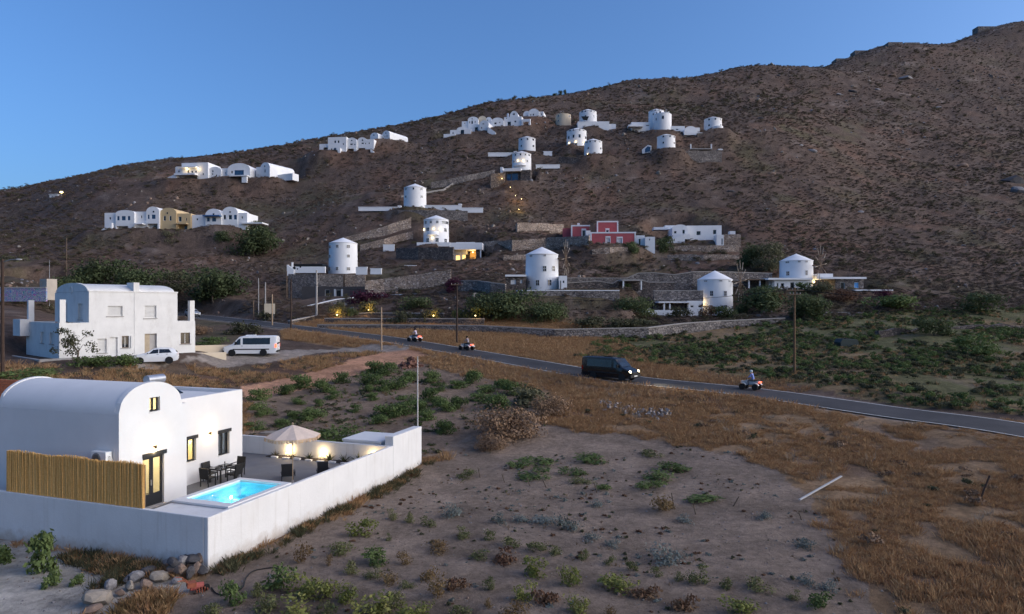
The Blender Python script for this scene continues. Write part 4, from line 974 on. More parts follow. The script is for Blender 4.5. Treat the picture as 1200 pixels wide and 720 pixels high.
# quad bikes and their riders
def quad(loc, heading, label, bodycol):
    o = empty('quad_bike', loc, heading)
    bd = MB()
    bd.prism([(-.55,.50),(-.2,.46),(.2,.46),(.55,.52),(.78,.66),(.80,.74),(.5,.86),(.28,.92),(.12,.82),(-.3,.78),(-.8,.86),(-.92,.80),(-.8,.66)], 'y', -.2, .2)
    auto_smooth(bd.build('body', bodycol, o), 40)
    for (x, s) in ((.62,1),(.62,-1),(-.58,1),(-.58,-1)):
        wheel(o, x, s*.48, .29, .24, BLACKM)
        m = MB()
        for k in range(6):
            a0 = math.pi*(.12+.76*k/6); a1 = math.pi*(.12+.76*(k+1)/6)
            m.add([(x+.40*math.cos(a0), s*.30, .32+.38*math.sin(a0)), (x+.40*math.cos(a1), s*.30, .32+.38*math.sin(a1)), (x+.40*math.cos(a1), s*.62, .32+.36*math.sin(a1)), (x+.40*math.cos(a0), s*.62, .32+.36*math.sin(a0))], [(0,1,2,3)])
        m.build('mudguard', bodycol, o)
    MB().prism([(-.72,.86),(-.65,.94),(-.1,.88),(.12,.86),(.1,.82),(-.7,.80)], 'y', -.17, .17).build('seat', BLACKM, o)
    MB().path([(.42,0,.85),(.36,0,1.05),(.30,.2,1.10),(.24,.42,1.10)], .018).path([(.36,0,1.05),(.30,-.2,1.10),(.24,-.42,1.10)], .018).build('handlebar', BLACKM, o)
    MB().path([(-.65,-.3,.92),(-.95,-.3,.92),(-.95,.3,.92),(-.65,.3,.92)], .015).build('rear_rack', BLACKM, o)
    MB().box(-.98,-.86,-.28,.28,.70,.80).build('tail_light', TLIT, o); MB().box(-1.0,-.97,-.1,.1,.56,.67).build('number_plate', PLATE, o)
    for s in (-1, 1): MB().ell((.80, s*.14, .76), (.05,.07,.05), 8, 6).build('headlight', HLAMP, o)
    return tag(o, label, 'quad bike')
def skin_person(name, joints, edges, loc, rz, zones, extra=None):
    """one continuous skinned figure; zones(v)->material index"""
    keys = list(joints); me = bpy.data.meshes.new(name+'_rig')
    me.from_pydata([joints[k][0] for k in keys], [(keys.index(a), keys.index(b)) for a, b in edges], [])
    t = bpy.data.objects.new(name, me); COL.objects.link(t)
    md = t.modifiers.new('skin', 'SKIN'); sv = me.skin_vertices[0].data
    for i, k in enumerate(keys): sv[i].radius = joints[k][1]; sv[i].use_root = (i == 0)
    md.use_smooth_shade = True; sb = t.modifiers.new('sub', 'SUBSURF'); sb.levels = 2; sb.render_levels = 2
    dg = bpy.context.evaluated_depsgraph_get(); dg.update(); m2 = bpy.data.meshes.new_from_object(t.evaluated_get(dg)); 
    bpy.data.objects.remove(t); bpy.data.meshes.remove(me)
    m2.name = name
    for m in zones[0]: m2.materials.append(m)
    for pl in m2.polygons: pl.material_index = zones[1](pl.center); pl.use_smooth = True
    o = bpy.data.objects.new(name, m2); COL.objects.link(o); o.location = loc; o.rotation_euler = (0,0,rz); return o
SKIN = pmat('skin', (.48,.28,.19), .6, .08, 8)
def rider(loc, heading, shirt, trousers, helmet, label):
    J = {'pel': ((-.28,0,.98),(.16,.15)), 'sp': ((-.24,0,1.20),(.15,.13)), 'ch': ((-.16,0,1.42),(.18,.14)), 'nk': ((-.11,0,1.56),(.065,.065)), 'hd': ((-.07,0,1.68),(.10,.105)), 'ht': ((-.07,0,1.80),(.08,.085))}
    E = [('pel','sp'),('sp','ch'),('ch','nk'),('nk','hd'),('hd','ht')]
    for s, q in ((1,'l'),(-1,'r')):
        J['sh'+q] = ((-.15, s*.20, 1.47), (.075,.075)); J['el'+q] = ((-.02, s*.31, 1.24), (.052,.052)); J['wr'+q] = ((.20, s*.36, 1.15), (.036,.036)); J['hn'+q] = ((.26, s*.36, 1.125), (.045,.032))
        J['hp'+q] = ((-.24, s*.12, .95), (.11,.11)); J['kn'+q] = ((.16, s*.26, .88), (.075,.075)); J['an'+q] = ((.06, s*.29, .47), (.05,.05)); J['ft'+q] = ((.24, s*.30, .42), (.05,.04))
        E += [('ch','sh'+q),('sh'+q,'el'+q),('el'+q,'wr'+q),('wr'+q,'hn'+q),('pel','hp'+q),('hp'+q,'kn'+q),('kn'+q,'an'+q),('an'+q,'ft'+q)]
    def zn(c):
        if c.z > 1.54: return 0
        if c.x > .10 and c.z > 1.0: return 0
        if c.z > 1.02: return 1
        if c.z < .50: return 3
        return 2
    o = skin_person('person', J, E, loc, heading, ([SKIN, shirt, trousers, BLACKM], zn))
    hm = MB().ell((-.075,0,1.735), (.145,.125,.14), 16, 10).build('helmet', helmet, o, smooth=True)
    MB().rbox((.05,0,1.72), (.025,.10,.045), Matrix.Rotation(R(10),3,'Y')).build('visor', DARKPANE, hm)
    for s in (-1,1):
        for k in range(4): MB().tube((.255, s*(.335+.018*k), 1.115), (.285, s*(.335+.018*k), 1.085), .009, .007, 6).build('finger', SKIN, o)
    return tag(o, label, 'person')
RED = pmat('red_plastic', (.45,.02,.015), .4, .05, 3); GREYP = pmat('silver_plastic', (.45,.45,.44), .4, .05, 3); ORAN = pmat('orange_plastic', (.5,.13,.02), .4, .05, 3)
cl = lambda n_, c: pmat(n_, c, .9, .12, 12)
for (x, off, bc, sh_c, tr_c, he_c, l1, l2) in (
    (476, 1.45, RED, cl('lilac_shirt',(.42,.38,.46)), cl('dark_trousers',(.03,.03,.04)), cl('dark_helmet',(.02,.02,.025)), 'red quad bike farthest up the road, left of the dark pole', 'rider in a pale lilac top on the farthest quad bike'),
    (541, 1.45, RED, cl('grey_shirt',(.22,.20,.22)), cl('black_trousers',(.02,.02,.022)), cl('black_helmet',(.012,.012,.013)), 'red quad bike at the foot of the dark utility pole', 'rider in a grey top and black helmet by the utility pole'),
    (873, 1.45, GREYP, cl('blue_shirt',(.18,.24,.50)), cl('grey_trousers',(.12,.12,.13)), cl('pale_helmet',(.55,.62,.60)), 'silver quad bike nearest the camera, right of the black van', 'rider in a blue shirt and pale helmet ahead of the black van')):
    p, hd, _ = on_road(x, off); p = p+Vector((0,0,.0))
    quad(p, hd+math.pi, l1, GREYP if bc is RED else bc); rider(p, hd+math.pi, sh_c, tr_c, he_c, l2)
# ------------------------------------------------------------------ tower mills on the slope
SAILW = pmat('sail_timber', (.34,.28,.22), .85, .15, 3)
FRAMEW = pmat('window_trim', (.60,.60,.60), .8, .05, 3)
def mill(key, wins, mat, label, rz=0.0, balcony=None, sails=None, lamps=(), parts=None, taper=.965, panemat=None):
    x, ya, ye, yb, wpx, D = MILLS[key]; s = D/FX; r = wpx*s/2
    o = empty('tower_mill', P(x, yb, D)+Vector((0, r, 0)), rz)
    h = (yb-ye)*s; hc = (ye-ya)*s
    auto_smooth(MB().lathe([(r*1.0,-2.0),(r,0),(r*.99,h*.3),(r*taper,h-.0),(r*taper,h+.02)], 48).build('tower', mat, o), 30)
    auto_smooth(MB().lathe([(r*taper+.10,h+.021),(r*taper+.10,h+.12),(r*taper*.55,h+.1+hc*.48),(.02,h+hc)], 48).build('cone_roof', mat, o), 60)
    for wdef in wins:
        wx_, wy_, ww, wh = wdef[:4]; pm = wdef[4] if len(wdef) > 4 else (panemat or DARKPANE)
        sn = max(-.93, min(.93, (wx_-x)/(wpx/2))); ph = math.asin(sn); z = (yb-wy_)*s; W = ww*s/max(.42, math.cos(ph))/2; Hh = wh*s/2
        rr = r*(1+(taper-1)*max(0, z/h))
        wo = empty_mesh_window(o, W, Hh, pm, D < 200)
        wo.location = (rr*math.sin(ph), -rr*math.cos(ph), z); wo.rotation_euler = (0, 0, ph)
    if balcony:
        bx, by, bw = balcony; z = (yb-by)*s; ph = math.asin(max(-.9, min(.9, (bx-x)/(wpx/2)))); half = bw*s/2/r
        m = MB(); n = 14; pts = []
        for i in range(n+1):
            a = ph-half+2*half*i/n; k = math.sin(math.pi*i/n)
            pts.append((a, r*.98, r+.25+1.1*k))
        v = []; f = []
        for a, r0, r1 in pts:
            for rr, zz in ((r0, z-.25), (r1, z-.1), (r1, z+.75), (r1-.12, z+.75), (r1-.12, z+.02), (r0, z+.02)): v.append((rr*math.sin(a), -rr*math.cos(a), zz))
        for i in range(n):
            f += [(i*6+j, i*6+(j+1) % 6, (i+1)*6+(j+1) % 6, (i+1)*6+j) for j in range(6)]
        f += [tuple(range(6)), tuple(range(n*6+5, n*6-1, -1))]
        bo = MB().add(v, f).build('balcony', mat, o); bm = bmesh.new(); bm.from_mesh(bo.data); bmesh.ops.recalc_face_normals(bm, faces=bm.faces); bm.to_mesh(bo.data); bm.free()
    for (lx, ly, en) in lamps:
        ph = math.asin(max(-.93, min(.93, (lx-x)/(wpx/2)))); z = (yb-ly)*s; rr = r+.12
        lo = MB().tube((rr*math.sin(ph), -rr*math.cos(ph), z-.16), (rr*math.sin(ph), -rr*math.cos(ph), z+.16), .09, n=10).build('wall_lamp', BULB, o)
        point_light('lamp_light', lo, ((r+.55)*math.sin(ph), -(r+.55)*math.cos(ph), z), en, WARM, .08)
    if sails:
        hx, hy, rad, nrm = sails; c = Vector(((hx-x)*s, 0, (yb-hy)*s)); nv = Vector((math.cos(nrm), math.sin(nrm), 0)); sd_ = Vector((-nv.y, nv.x, 0)); c = nv*(r*taper)+Vector((0,0,c.z)); hub = c+nv*1.6
        MB().tube(c-nv*.6, hub, .16, .12, 10).build('axle', WOOD, o); R_ = rad*s
        MB().tube(c, c+nv*3.2, .05, .03, 6).build('bowsprit', WOOD, o)
        for k in range(12):
            a = 2*math.pi*k/12+.13; d = sd_*math.cos(a)+Vector((0,0,math.sin(a)))
            MB().tube(hub, hub+d*R_*.62, .05, .045, 5).build('sail_pole', WOOD, o); MB().tube(hub+d*R_*.6+nv*.05, hub+d*R_+nv*.05, .065, .05, 5).build('furled_sail', SAILW, o)
        tips = [hub+(sd_*math.cos(2*math.pi*k/12+.13)+Vector((0,0,math.sin(2*math.pi*k/12+.13))))*R_ for k in range(12)]
    if parts: parts(o, x, yb, D, s, r)
    tag(o, label, 'windmill', 'white tower mills on the slope'); return o
WINCACHE = {}
def empty_mesh_window(parent, W, Hh, pm, big):
    key = (round(W, 2), round(Hh, 2), big)
    if key not in WINCACHE:
        f = MB(); t = .07 if big else .06
        f.box(-W, -W+t, -.05, .10, -Hh, Hh).box(W-t, W, -.05, .10, -Hh, Hh).box(-W+t, W-t, -.05, .10, -Hh, -Hh+t).box(-W+t, W-t, -.05, .10, Hh-t, Hh)
        if big: f.box(-.025, .025, -.04, .10, -Hh+t, Hh-t).box(-W+t, -.025, -.035, .10, -.02, .02).box(.025, W-t, -.035, .10, -.02, .02)
        p_ = MB().box(-W+t*.9, W-t*.9, -.012, .05, -Hh+t*.9, Hh-t*.9)
        fm = f.mesh('window'); fm.materials.append(FRAMEW); WINCACHE[key] = (fm, p_)
    fm, p_ = WINCACHE[key]
    wo = bpy.data.objects.new('window', fm); COL.objects.link(wo); wo.parent = parent
    k2 = key+(pm.name,)
    if k2 not in WINCACHE:
        me = p_.mesh('pane'); me.materials.append(pm); WINCACHE[k2] = me
    po = bpy.data.objects.new('pane', WINCACHE[k2]); COL.objects.link(po); po.parent = wo
    return wo
def row(y, xs, w=2.2, h=2.8): return [(x, y, w, h) for x in xs]
mill('a', row(288.7,(384.3,395,407.7),3.4,3.8)+row(300,(384.3,407.7),3.0,3.6)+row(315,(384.3,395,407.7),3.4,4.0), WHITE_FAR, 'plain white mill on a stone terrace above the roadside dark house')
mill('b', row(260.2,(498,504.6,512.5,519.4,523.2),3,3.6)+[(501,268.6,4,4.6),(521.6,269,2.6,4.6),(501,281.4,4,5),(512.2,281.4,4,5),(521.6,281.6,2.6,4.6)], WHITE_FAR, 'white mill with curved balcony and lit wall lamps above the glowing porch', balcony=(506.5,275,15), lamps=((496,268.5,5),(508.2,268.3,8),(516,268.3,8),(506.5,279,8)))
mill('c', row(221,(474.8,484.5,493.8))+row(230,(474.8,493.8))+row(242,(474.8,484.5,493.8)), WHITE_FAR, 'plain white mill standing alone above the lit balcony mill')
mill('d', [(622,299.6,3.4,2.4),(638.5,299.4,3.4,2.6),(638.3,315,4.6,6.8),(649.2,314.6,3.6,6.4),(620,331,2.4,4),(630,331.6,4.4,7),(644.2,331.2,4.4,7)], WHITE_FAR, 'large white mill on the long coped retaining wall, with bare sail poles', sails=(657,302,22,R(-18)))
mill('e', [(828.5,329.3,3,2),(845,329.2,4,2),(857,329.4,3,2),(834.5,344,3.6,6.4),(850.6,344,3.8,6.4),(834,359.5,4.4,3.4),(851,359.5,4,4),(861,361,2.4,5)], WHITE_FAR, 'white mill at the lowest level by the field, sails to its right', sails=(866,330,25,R(-35)), lamps=((826,356,40),))
mill('f', [(925.5,307,3,2.4),(937,306.6,3.2,2.2),(946,306.6,3.2,2.2),(926,320.3,2.8,5.4),(945.6,319.8,3.2,6)], WHITE_FAR, 'white mill farthest right with sails, above the bougainvillea', sails=(965,311,24,R(-40)), lamps=((957.5,330,40),))
mill('g', row(163,(611,618.3,625.3),2,2.4)+row(170.6,(611,625.3),2,2.4), WHITE_FAR, 'white mill directly behind the small lit balcony mill')
mill('h', row(181,(604,610,616,620.6),2,2.4)+row(188.5,(602.3,618.2),2,2.8), WHITE_FAR, 'small white mill with glowing windows on a stone terrace', balcony=(608.5,194,16), lamps=((607,188.3,10),(613,188.3,10)))
mill('i', row(135.3,(654.6,668),1.6,2)+row(141,(654.6,),1.6,2), CREAM, 'cream mill, the only beige one, at the top left of the mills')
mill('j', row(130,(682.5,686,693,697),1.8,2)+row(136,(686.3,696.5),1.8,2.4), WHITE_FAR, 'white mill with dark balcony awning and long low wing')
mill('k', row(152,(668.2,672,679.6,684.6),2,2.2)+[(666.8,160,1.8,3.6),(672.2,159.6,2.4,4),(679.4,159.4,2.6,4.2),(687.2,160,1.6,3),(668.4,169.5,1.8,2.4),(675,169,2.6,3.2)], WHITE_FAR, 'tall white mill overlapped by the mill on the dark stone wall', lamps=((667.4,167,9),(674.6,166.3,9),(684.5,166.5,9)))
mill('l', row(165.6,(687.8,691.6,697.6,703.4),1.8,2.2)+row(173.2,(689.6,704.6),1.8,2.6)+row(182.3,(689.4,697.6,704.8),2,2), WHITE_FAR, 'white mill standing on a dark stone retaining wall', lamps=((689,180.5,6),))
def lower_drum(o, x, yb, D, s, r):
    c = ((773.5-x)*s, -7.0, (yb-155)*s); rr = 21*s/2
    auto_smooth(MB().lathe([(rr,-3),(rr,16.5*s),(rr*.9,17.4*s),(.02,18.6*s)], 40, c).build('lower_tower', WHITE_FAR, o), 30)
    for (wx_, wy_, ww, wh) in ((765.5,137.8,1.6,1.8),(769,137.5,2,1.8),(775.5,137.5,2,1.8),(779,137.8,1.6,1.8),(765.2,144.8,1.6,3.4),(772,143.8,2.6,3.8)):
        ph = math.asin(max(-.93, min(.93, (wx_-773.5)/10.5))); wo = empty_mesh_window(o, ww*s/2, wh*s/2, DARKPANE, False)
        wo.location = (c[0]+rr*math.sin(ph), c[1]-rr*math.cos(ph), (yb-wy_)*s); wo.rotation_euler = (0,0,ph)
mill('m', row(129,(764.5,768,772.6),1.6,1.8)+row(133.6,(766,778),1.6,2), WHITE_FAR, 'double white mill, a tall tower with a lower tower in front', parts=lower_drum)
mill('n', row(159.5,(777.6,785.5,791.4),2,2.6)+row(167,(777.6,791.4),2,2.4), WHITE_FAR, 'white mill below the double tower, beside the glass pavilion')
mill('o', row(139.4,(831.6,838.5,845.6),1.9,2.4)+row(146.3,(831.6,845.6),1.9,2.4), WHITE_FAR, 'white mill farthest right on the upper slope, with curved balcony', balcony=(842.5,150.5,13))

# ------------------------------------------------------------------ hillside houses
def house(name, label, x, yb, D, rz=0.0, cat='house', group=None):
    o = empty(name, P(x, yb, D), rz); o['_x'] = x; o['_y'] = yb; o['_s'] = D/FX
    tag(o, label, cat, group); return o
def unit(o, x0, x1, yt, yb, depth, mat, apex=None, wins=(), porch=(), yoff=0.0, drop=1.5, gwin=None, par=.0, pane=None, back=1.4):
    """one volume of a house, in photo pixels: real openings, panes set back, porches as recesses"""
    X, Y, s = o['_x'], o['_y'], o['_s']; lx = lambda v: (v-X)*s; lz = lambda v: (Y-v)*s
    a, b, zt, zb = lx(x0), lx(x1), lz(yt), lz(yb); th = .25
    hs = [(lx(w[0]), lx(w[1]), lz(w[3]), lz(w[2])) for w in wins]; ps_ = [(lx(w[0]), lx(w[1]), lz(w[3]), lz(w[2])) for w in porch]
    m = MB(); panel(m, 'y', yoff, th, a, b, zb-drop, zt, hs+ps_)
    m.box(a, a+th, yoff+th, yoff+depth, zb-drop, zt).box(b-th, b, yoff+th, yoff+depth, zb-drop, zt).box(a+th, b-th, yoff+depth-th, yoff+depth, zb-drop, zt)
    m.build('wall', mat, o)
    if apex is None:
        MB().box(a+th, b-th, yoff+th, yoff+depth-th, zt-.5, zt-.3).build('roof', mat, o)
    else:
        rise = lz(apex)-zt; pr = arch_prof(a, b, zt, rise, 20)
        auto_smooth(MB().prism(pr, 'y', yoff+.02, yoff+depth).build('vaulted_roof', mat, o), 50)
    for (p0, p1, z0, z1), w in zip(hs, wins):
        pm = w[4] if len(w) > 4 else (pane or DARKPANE)
        t = min(.08, (p1-p0)*.12); f = MB()
        f.box(p0, p0+t, yoff+.10, yoff+.18, z0, z1).box(p1-t, p1, yoff+.10, yoff+.18, z0, z1).box(p0+t, p1-t, yoff+.10, yoff+.18, z0, z0+t).box(p0+t, p1-t, yoff+.10, yoff+.18, z1-t, z1)
        wo = f.build('window', FRAMEW if pm is not BLUEPANE else pmat('blue_joinery', (.03,.10,.24), .6, .1, 3), o); MB().box(p0+t, p1-t, yoff+.13, yoff+.16, z0+t, z1-t).build('pane', pm, wo)
    for (p0, p1, z0, z1) in ps_:
        MB().box(p0-.1, p1+.1, yoff+back, yoff+back+.1, z0-.1, z1+.1).build('porch_back', mat, o)
        MB().box((p0*.6+p1*.4), (p0*.6+p1*.4)+min(1.0, (p1-p0)*.3), yoff+back-.06, yoff+back-.003, z0, z0+(z1-z0)*.8).build('door', DARKPANE, o)
        MB().box(p0, p1, yoff+.05, yoff+back, z0-.3, z0-.02).build('porch_floor', mat, o)
    if gwin: 
        p0, p1, z0, z1 = lx(gwin[0]), lx(gwin[1]), lz(gwin[3]), lz(gwin[2])
        MB().box(p0, p1, yoff-.03, yoff+.03, z0, z1).build('gable_window', DARKPANE, o)
def slab(o, x0, x1, y0, y1, d0, d1, mat, name='terrace'):
    X, Y, s = o['_x'], o['_y'], o['_s']
    return MB().box((x0-X)*s, (x1-X)*s, d0, d1, (Y-y1)*s, (Y-y0)*s).build(name, mat, o)
def wedge(o, x0, x1, y0, y1, yb, d0, d1, mat, name='stair_wall'):
    X, Y, s = o['_x'], o['_y'], o['_s']
    return MB().prism([((x0-X)*s, (Y-yb)*s), ((x1-X)*s, (Y-yb)*s), ((x1-X)*s, (Y-y1)*s), ((x0-X)*s, (Y-y0)*s)], 'y', d0, d1).build(name, mat, o)
W_, BP = WHITE_FAR, BLUEPANE
g = 'terrace of vaulted houses on the left slope'
o = house('vaulted_house', 'white vaulted house with three blue windows at the left end of the terrace', 140, 272, 187, -.05)
unit(o,122,137,249.6,272,8,W_,None,[(127.6,129.6,254.5,257.5)]); unit(o,137,159.5,250.5,272,8,W_,246.8,[(138.8,141.6,253.8,258.8,BP),(144.2,149,253.8,258.8,BP),(151.4,154.6,253.8,258.8,BP)],[(138,152,265.5,272)],yoff=-.6)
wedge(o,118.5,134,272,262,272.5,-1.2,-.2,W_)
o = house('vaulted_house', 'white vaulted house between the blue windowed house and the ochre house', 174, 269.5, 187, -.05)
unit(o,159.5,172,248.2,269.5,8,W_,None,[(164.8,166.4,252.5,256)]); unit(o,172,188,249,269.5,8,W_,242.6,[(174,176.2,252,257,BP),(178.8,183.4,252,257,BP)],[(171.5,186,262.5,269)],yoff=-.4,gwin=(180.2,182,247.6,249.6)); slab(o,161.5,171,262.6,263.8,-1.8,-.01,W_,'canopy')
o = house('vaulted_house', 'ochre yellow vaulted house in the terrace on the left slope', 205, 269.5, 187, -.05)
unit(o,187.6,207.5,250,269.5,8,OCHRE,243.8,[(191.8,194.8,253.2,259),(198.8,201.6,253.2,259)],yoff=-.3,gwin=(196,197.2,249,251.4)); unit(o,207.5,224,250.5,269.5,7.5,OCHRE,None,[(209.2,213,254,260),(217.8,219.4,255.6,259)],[(209,220,263.5,269)]); slab(o,207,222,262.2,263.4,-1.6,-.31,OCHRE,'canopy')
o = house('vaulted_house', 'white vaulted house with blue pergola beside the ochre house', 242, 272, 187, -.05)
unit(o,224.5,241,252,272,8,W_,None,[(229.6,231.8,255.8,258.4)],[(233,239,267,271.5)]); unit(o,241,260.5,253,272,8,W_,245,[(243.2,246.4,255.4,260,BP),(249,254,255.4,260,BP)],[(243,258,265.8,272)],yoff=-.3,gwin=(250.2,252,250.4,252.4))
slab(o,241,261,253.2,254.6,-1.8,-.31,pmat('blue_joinery', (.03,.10,.24), .6, .1, 3),'pergola'); slab(o,238,248,272,276,-2.4,-.8,W_,'terrace_wall')
o = house('vaulted_house', 'white vaulted house at the right end of the terrace, by the big tree', 270, 267, 187, -.05)
unit(o,260.6,279,249.4,267,8,W_,242.6,[(262,265,252,257.6),(268,272.2,252.2,257.6),(274.6,278,252.2,257.6,BP)],yoff=-.2,gwin=(269.2,271,248,249.6)); unit(o,279,290,249.8,263,7,W_,None,[(283,284.8,253.6,256.6)]); slab(o,284,310,261.5,263,-1.0,3.0,W_,'terrace'); 
o = house('hill_villa', 'large flat roofed white house with lit verandah on the upper left slope', 225, 214, 240, -.12)
unit(o,212,245,191,214,8,W_,None,[(219,221.6,199.5,203),(224,226.4,200.4,202.8),(228.6,231,200.4,202.8),(238,239.6,203.4,205.8)],[(214,231.5,206.8,213)],yoff=0); unit(o,203,212,195.2,206,6,W_,None,[(206.4,208.2,199.2,201.6)],yoff=.5); slab(o,209,233,196.4,197.4,-1.8,-.01,W_,'canopy'); slab(o,207,233,204.4,206.4,-2.2,-.02,W_,'balcony'); wedge(o,193,209,210,204.5,213.5,-1.5,.4,W_)
for lx_ in (219.6, 234):
    lo = MB().ell(((lx_-225)*.3, -.5, (214-198.3)*.3), (.16,.16,.16)).build('wall_lamp', BULB, o); point_light('lamp_light', lo, ((lx_-225)*.3, -.9, (214-199)*.3), 25, WARM, .1)
o = house('hill_villa', 'small white vaulted house right of the lit verandah house', 251, 213.5, 240, -.12)
unit(o,243.5,259.5,200.5,213.5,7,W_,195.6,[(247.6,250,203.4,205),(252.8,254.6,204.8,206.8)],gwin=(248.8,250,199.6,201.8))
o = house('hill_villa', 'white vaulted house with a large blue glass bay', 278, 211, 240, -.1)
unit(o,259,267.4,197.2,211,7,W_,None,[(263,264,201.4,203.4),(267,267.3,201,204)]); unit(o,267.4,295,199.4,211,8,W_,192,[(271.8,274,200.8,204),(276,287.4,200.2,206.8,BP)],yoff=-.8); slab(o,273,295,207.4,208.6,-3,-.81,W_,'balcony'); slab(o,288,294,208.8,216,-2.6,-1.8,W_,'pier')
o = house('hill_villa', 'white house with tall vault at the right end of the upper left cluster', 312, 212, 240, -.45)
unit(o,296,306,195,212,7,W_,None,[(298.2,299.4,203,205.6)]); unit(o,305,320,197.5,212,12,W_,191,[(311.2,313.2,199,203),(308,311,210,212),(313.6,315,210,212)],yoff=-.7,gwin=(311.4,312.8,194.6,196.4)); slab(o,320,343,204,212,3,6,W_,'terrace_wall')
o = house('white_complex', 'flat roofed white block at the left of the ridge cluster', 390, 180, 260, -.12)
unit(o,373,384,168.2,180,6,W_,None,[],[(378,383.6,172.4,179.4)],yoff=.5); unit(o,384,406.5,161,180,8,W_,None,[(391.6,394,165,168),(395.8,398,165,168),(387.4,389.4,174,177.2),(391,394.2,173.6,179,BP),(395.8,398.2,174,178),(402,403.4,168.4,170.4)]); slab(o,398,401,175,181,-1.8,-.02,W_,'buttress')
o = house('white_complex', 'narrow white vaulted house in the middle of the ridge cluster', 412, 180, 260, -.12)
unit(o,406.6,418.2,166,180,8,W_,161.4,[(410.2,413.4,168.4,170.2),(415,416.6,168.8,170.4)],[(406.9,414.8,174.4,180)],gwin=(411.4,412.8,164.2,165.4))
o = house('white_complex', 'wide white vaulted house with broad porch in the ridge cluster', 428, 180, 260, -.12)
unit(o,418.2,430,166,180,8,W_,161,[(423.2,426.2,167.2,169),(427.6,429,167.6,169)],[(419.4,428,173.6,180)],gwin=(424,425.4,163.6,165.2)); unit(o,430,438.5,163.5,180,8.2,W_,None,[(432,433.6,167.2,169)]); wedge(o,436,440,176,179,180.4,-1.6,-.02,W_)
o = house('white_complex', 'white vaulted house behind, left one of the rear ridge pair', 440, 168, 268, -.5)
unit(o,432,444,159.5,168,10,W_,155.4,[(435,436.4,162.2,164)],gwin=(437,438.2,157.4,159))
o = house('white_complex', 'white vaulted house behind, right one of the rear ridge pair', 454, 167, 268, -.55)
unit(o,446,457.6,157.6,167,11,W_,153,[(449,450.6,158.6,160.4),(452.6,454,158.4,160.8)],gwin=(451,452.2,155,156.6))
o = house('cliff_house', 'stepped white house with arched window, lowest left of the top cluster', 535, 166, 270, -.1)
unit(o,520,534,157.4,166,6,W_,None,[],[(526,533,161,165.4)],yoff=-.6); unit(o,527,539,152,166,6,W_,None,[(529.6,531.2,154.6,156.6)],yoff=.6); unit(o,534.5,548,151.5,162.5,8,W_,148,[(539,543.6,150.6+.9,157.4)],yoff=1.2); slab(o,544,552,152,163,.0,1.0,W_,'terrace_wall')
o = house('cliff_house', 'white vaulted house with dark central windows, upper left of the top cluster', 552, 150, 280, -.1)
unit(o,541,549,142.2,152,7,W_,None,[(544,545.2,143.6,145)]); unit(o,548.4,560.5,141,152,8,W_,137.2,[(550,551,142.2,145),(552.4,554.4,141.8,145.8),(556.4,557.4,142.2,144.6)],yoff=-.3,gwin=(553,554,139,140.4))
o = house('cliff_house', 'small cream tinted vaulted house between white ones in the top cluster', 565, 150, 281, -.1)
unit(o,560.5,570,140,152,8,CREAM,136.2,[(561.6,562.8,141.2,143.6),(564.6,566,141.2,142.6)]); unit(o,570,576,140.2,150,8,W_,137.6,[(570.6,572,139.8+.6,142)])
o = house('cliff_house', 'white vaulted house with tall arched window in front of the top cluster', 562, 159, 272, -.25)
unit(o,552,563,148.5,159,8,W_,145.4,[(556,560,148.6+.3,155)]); unit(o,562.6,574,147,159,9,W_,142.4,[(564.6,566,150,152),(572,573,151.5,157)],yoff=-1.0,gwin=(566.5,568.5,146,147)); wedge(o,573,583,150,158,160,-1.6,.5,W_)
o = house('cliff_house', 'plain white vaulted house right of the arched window house', 583, 154, 276, -.15)
unit(o,575.6,590.4,142.6,154,9,W_,138,[(579,582,143.4,145.8),(585,586.2,143,144.6)]); slab(o,589,598,149,152.4,-.6,2,W_,'terrace_wall')
o = house('cliff_house', 'tall white house with vault and wide glass door in the top cluster', 602, 152, 276, -.2)
unit(o,590.4,611.5,137,152,9,W_,None,[(592.6,594,136.8+.8,139),(594.4,598.8,142.4,147.2),(602.6,605,141.6,143.8)]); unit(o,596.8,607,136.9,138,8,W_,129.6,[],yoff=.6,gwin=(601,603,132.6,134.4)); slab(o,592.6,594.4,131,137,2,3,W_,'chimney'); slab(o,611.5,622,141,144,-.5,.5,W_,'arch_wall'); slab(o,611.5,613.5,144,148,-.5,.5,W_,'pier'); slab(o,620,622,144,148,-.5,.5,W_,'pier')
o = house('cliff_house', 'white vaulted house at the right end of the top cluster', 624, 141, 284, -.2)
unit(o,613,621,134,141,8,W_,130,[(617,618,133.8+.6,135.6)]); unit(o,619,632,133.5,141,8,W_,128,[(621.4,622.8,133.8+.4,136),(624.4,626,134,136.4)],yoff=-.5); unit(o,632,637,131.5,138,7,W_,None,[(634,635.2,133.6,135.6)])
# long white wing of the awning mill and other annexes
o = house('mill_wing', 'long low white wing right of the awning mill', 700, 150, 268, 0, 'annex'); unit(o,677,714,142.5,150,5,W_,None,[(698,702,147.2,148.8)],yoff=0,drop=2); unit(o,714,722,145,150,5,W_,None,[],yoff=.6,drop=2)
X_, Y_, s_ = 700, 150, 268/FX; MB().prism([((681-X_)*s_,(Y_-137.2)*s_),((690-X_)*s_,(Y_-137.2)*s_),((688-X_)*s_,(Y_-141.6)*s_),((683.5-X_)*s_,(Y_-141)*s_)], 'y', -.8, -.2).build('awning', BLACKM, o)
o = house('mill_wing', 'low white wing left of the double mill', 750, 151, 264, 0, 'annex'); unit(o,740,762,143.4,150.4,5,W_,None,[(757,761,146.6,147.8)],drop=2); slab(o,735,752,148.8,150.8,-3,-.1,W_,'terrace_wall')
o = house('mill_wing', 'low white wing between the double mill and the domed house', 794, 154, 262, 0, 'annex'); unit(o,783.6,802.5,148,155,6,W_,None,[(786,789,151.8,153.4),(792,795,151.2,152.6)],drop=2)
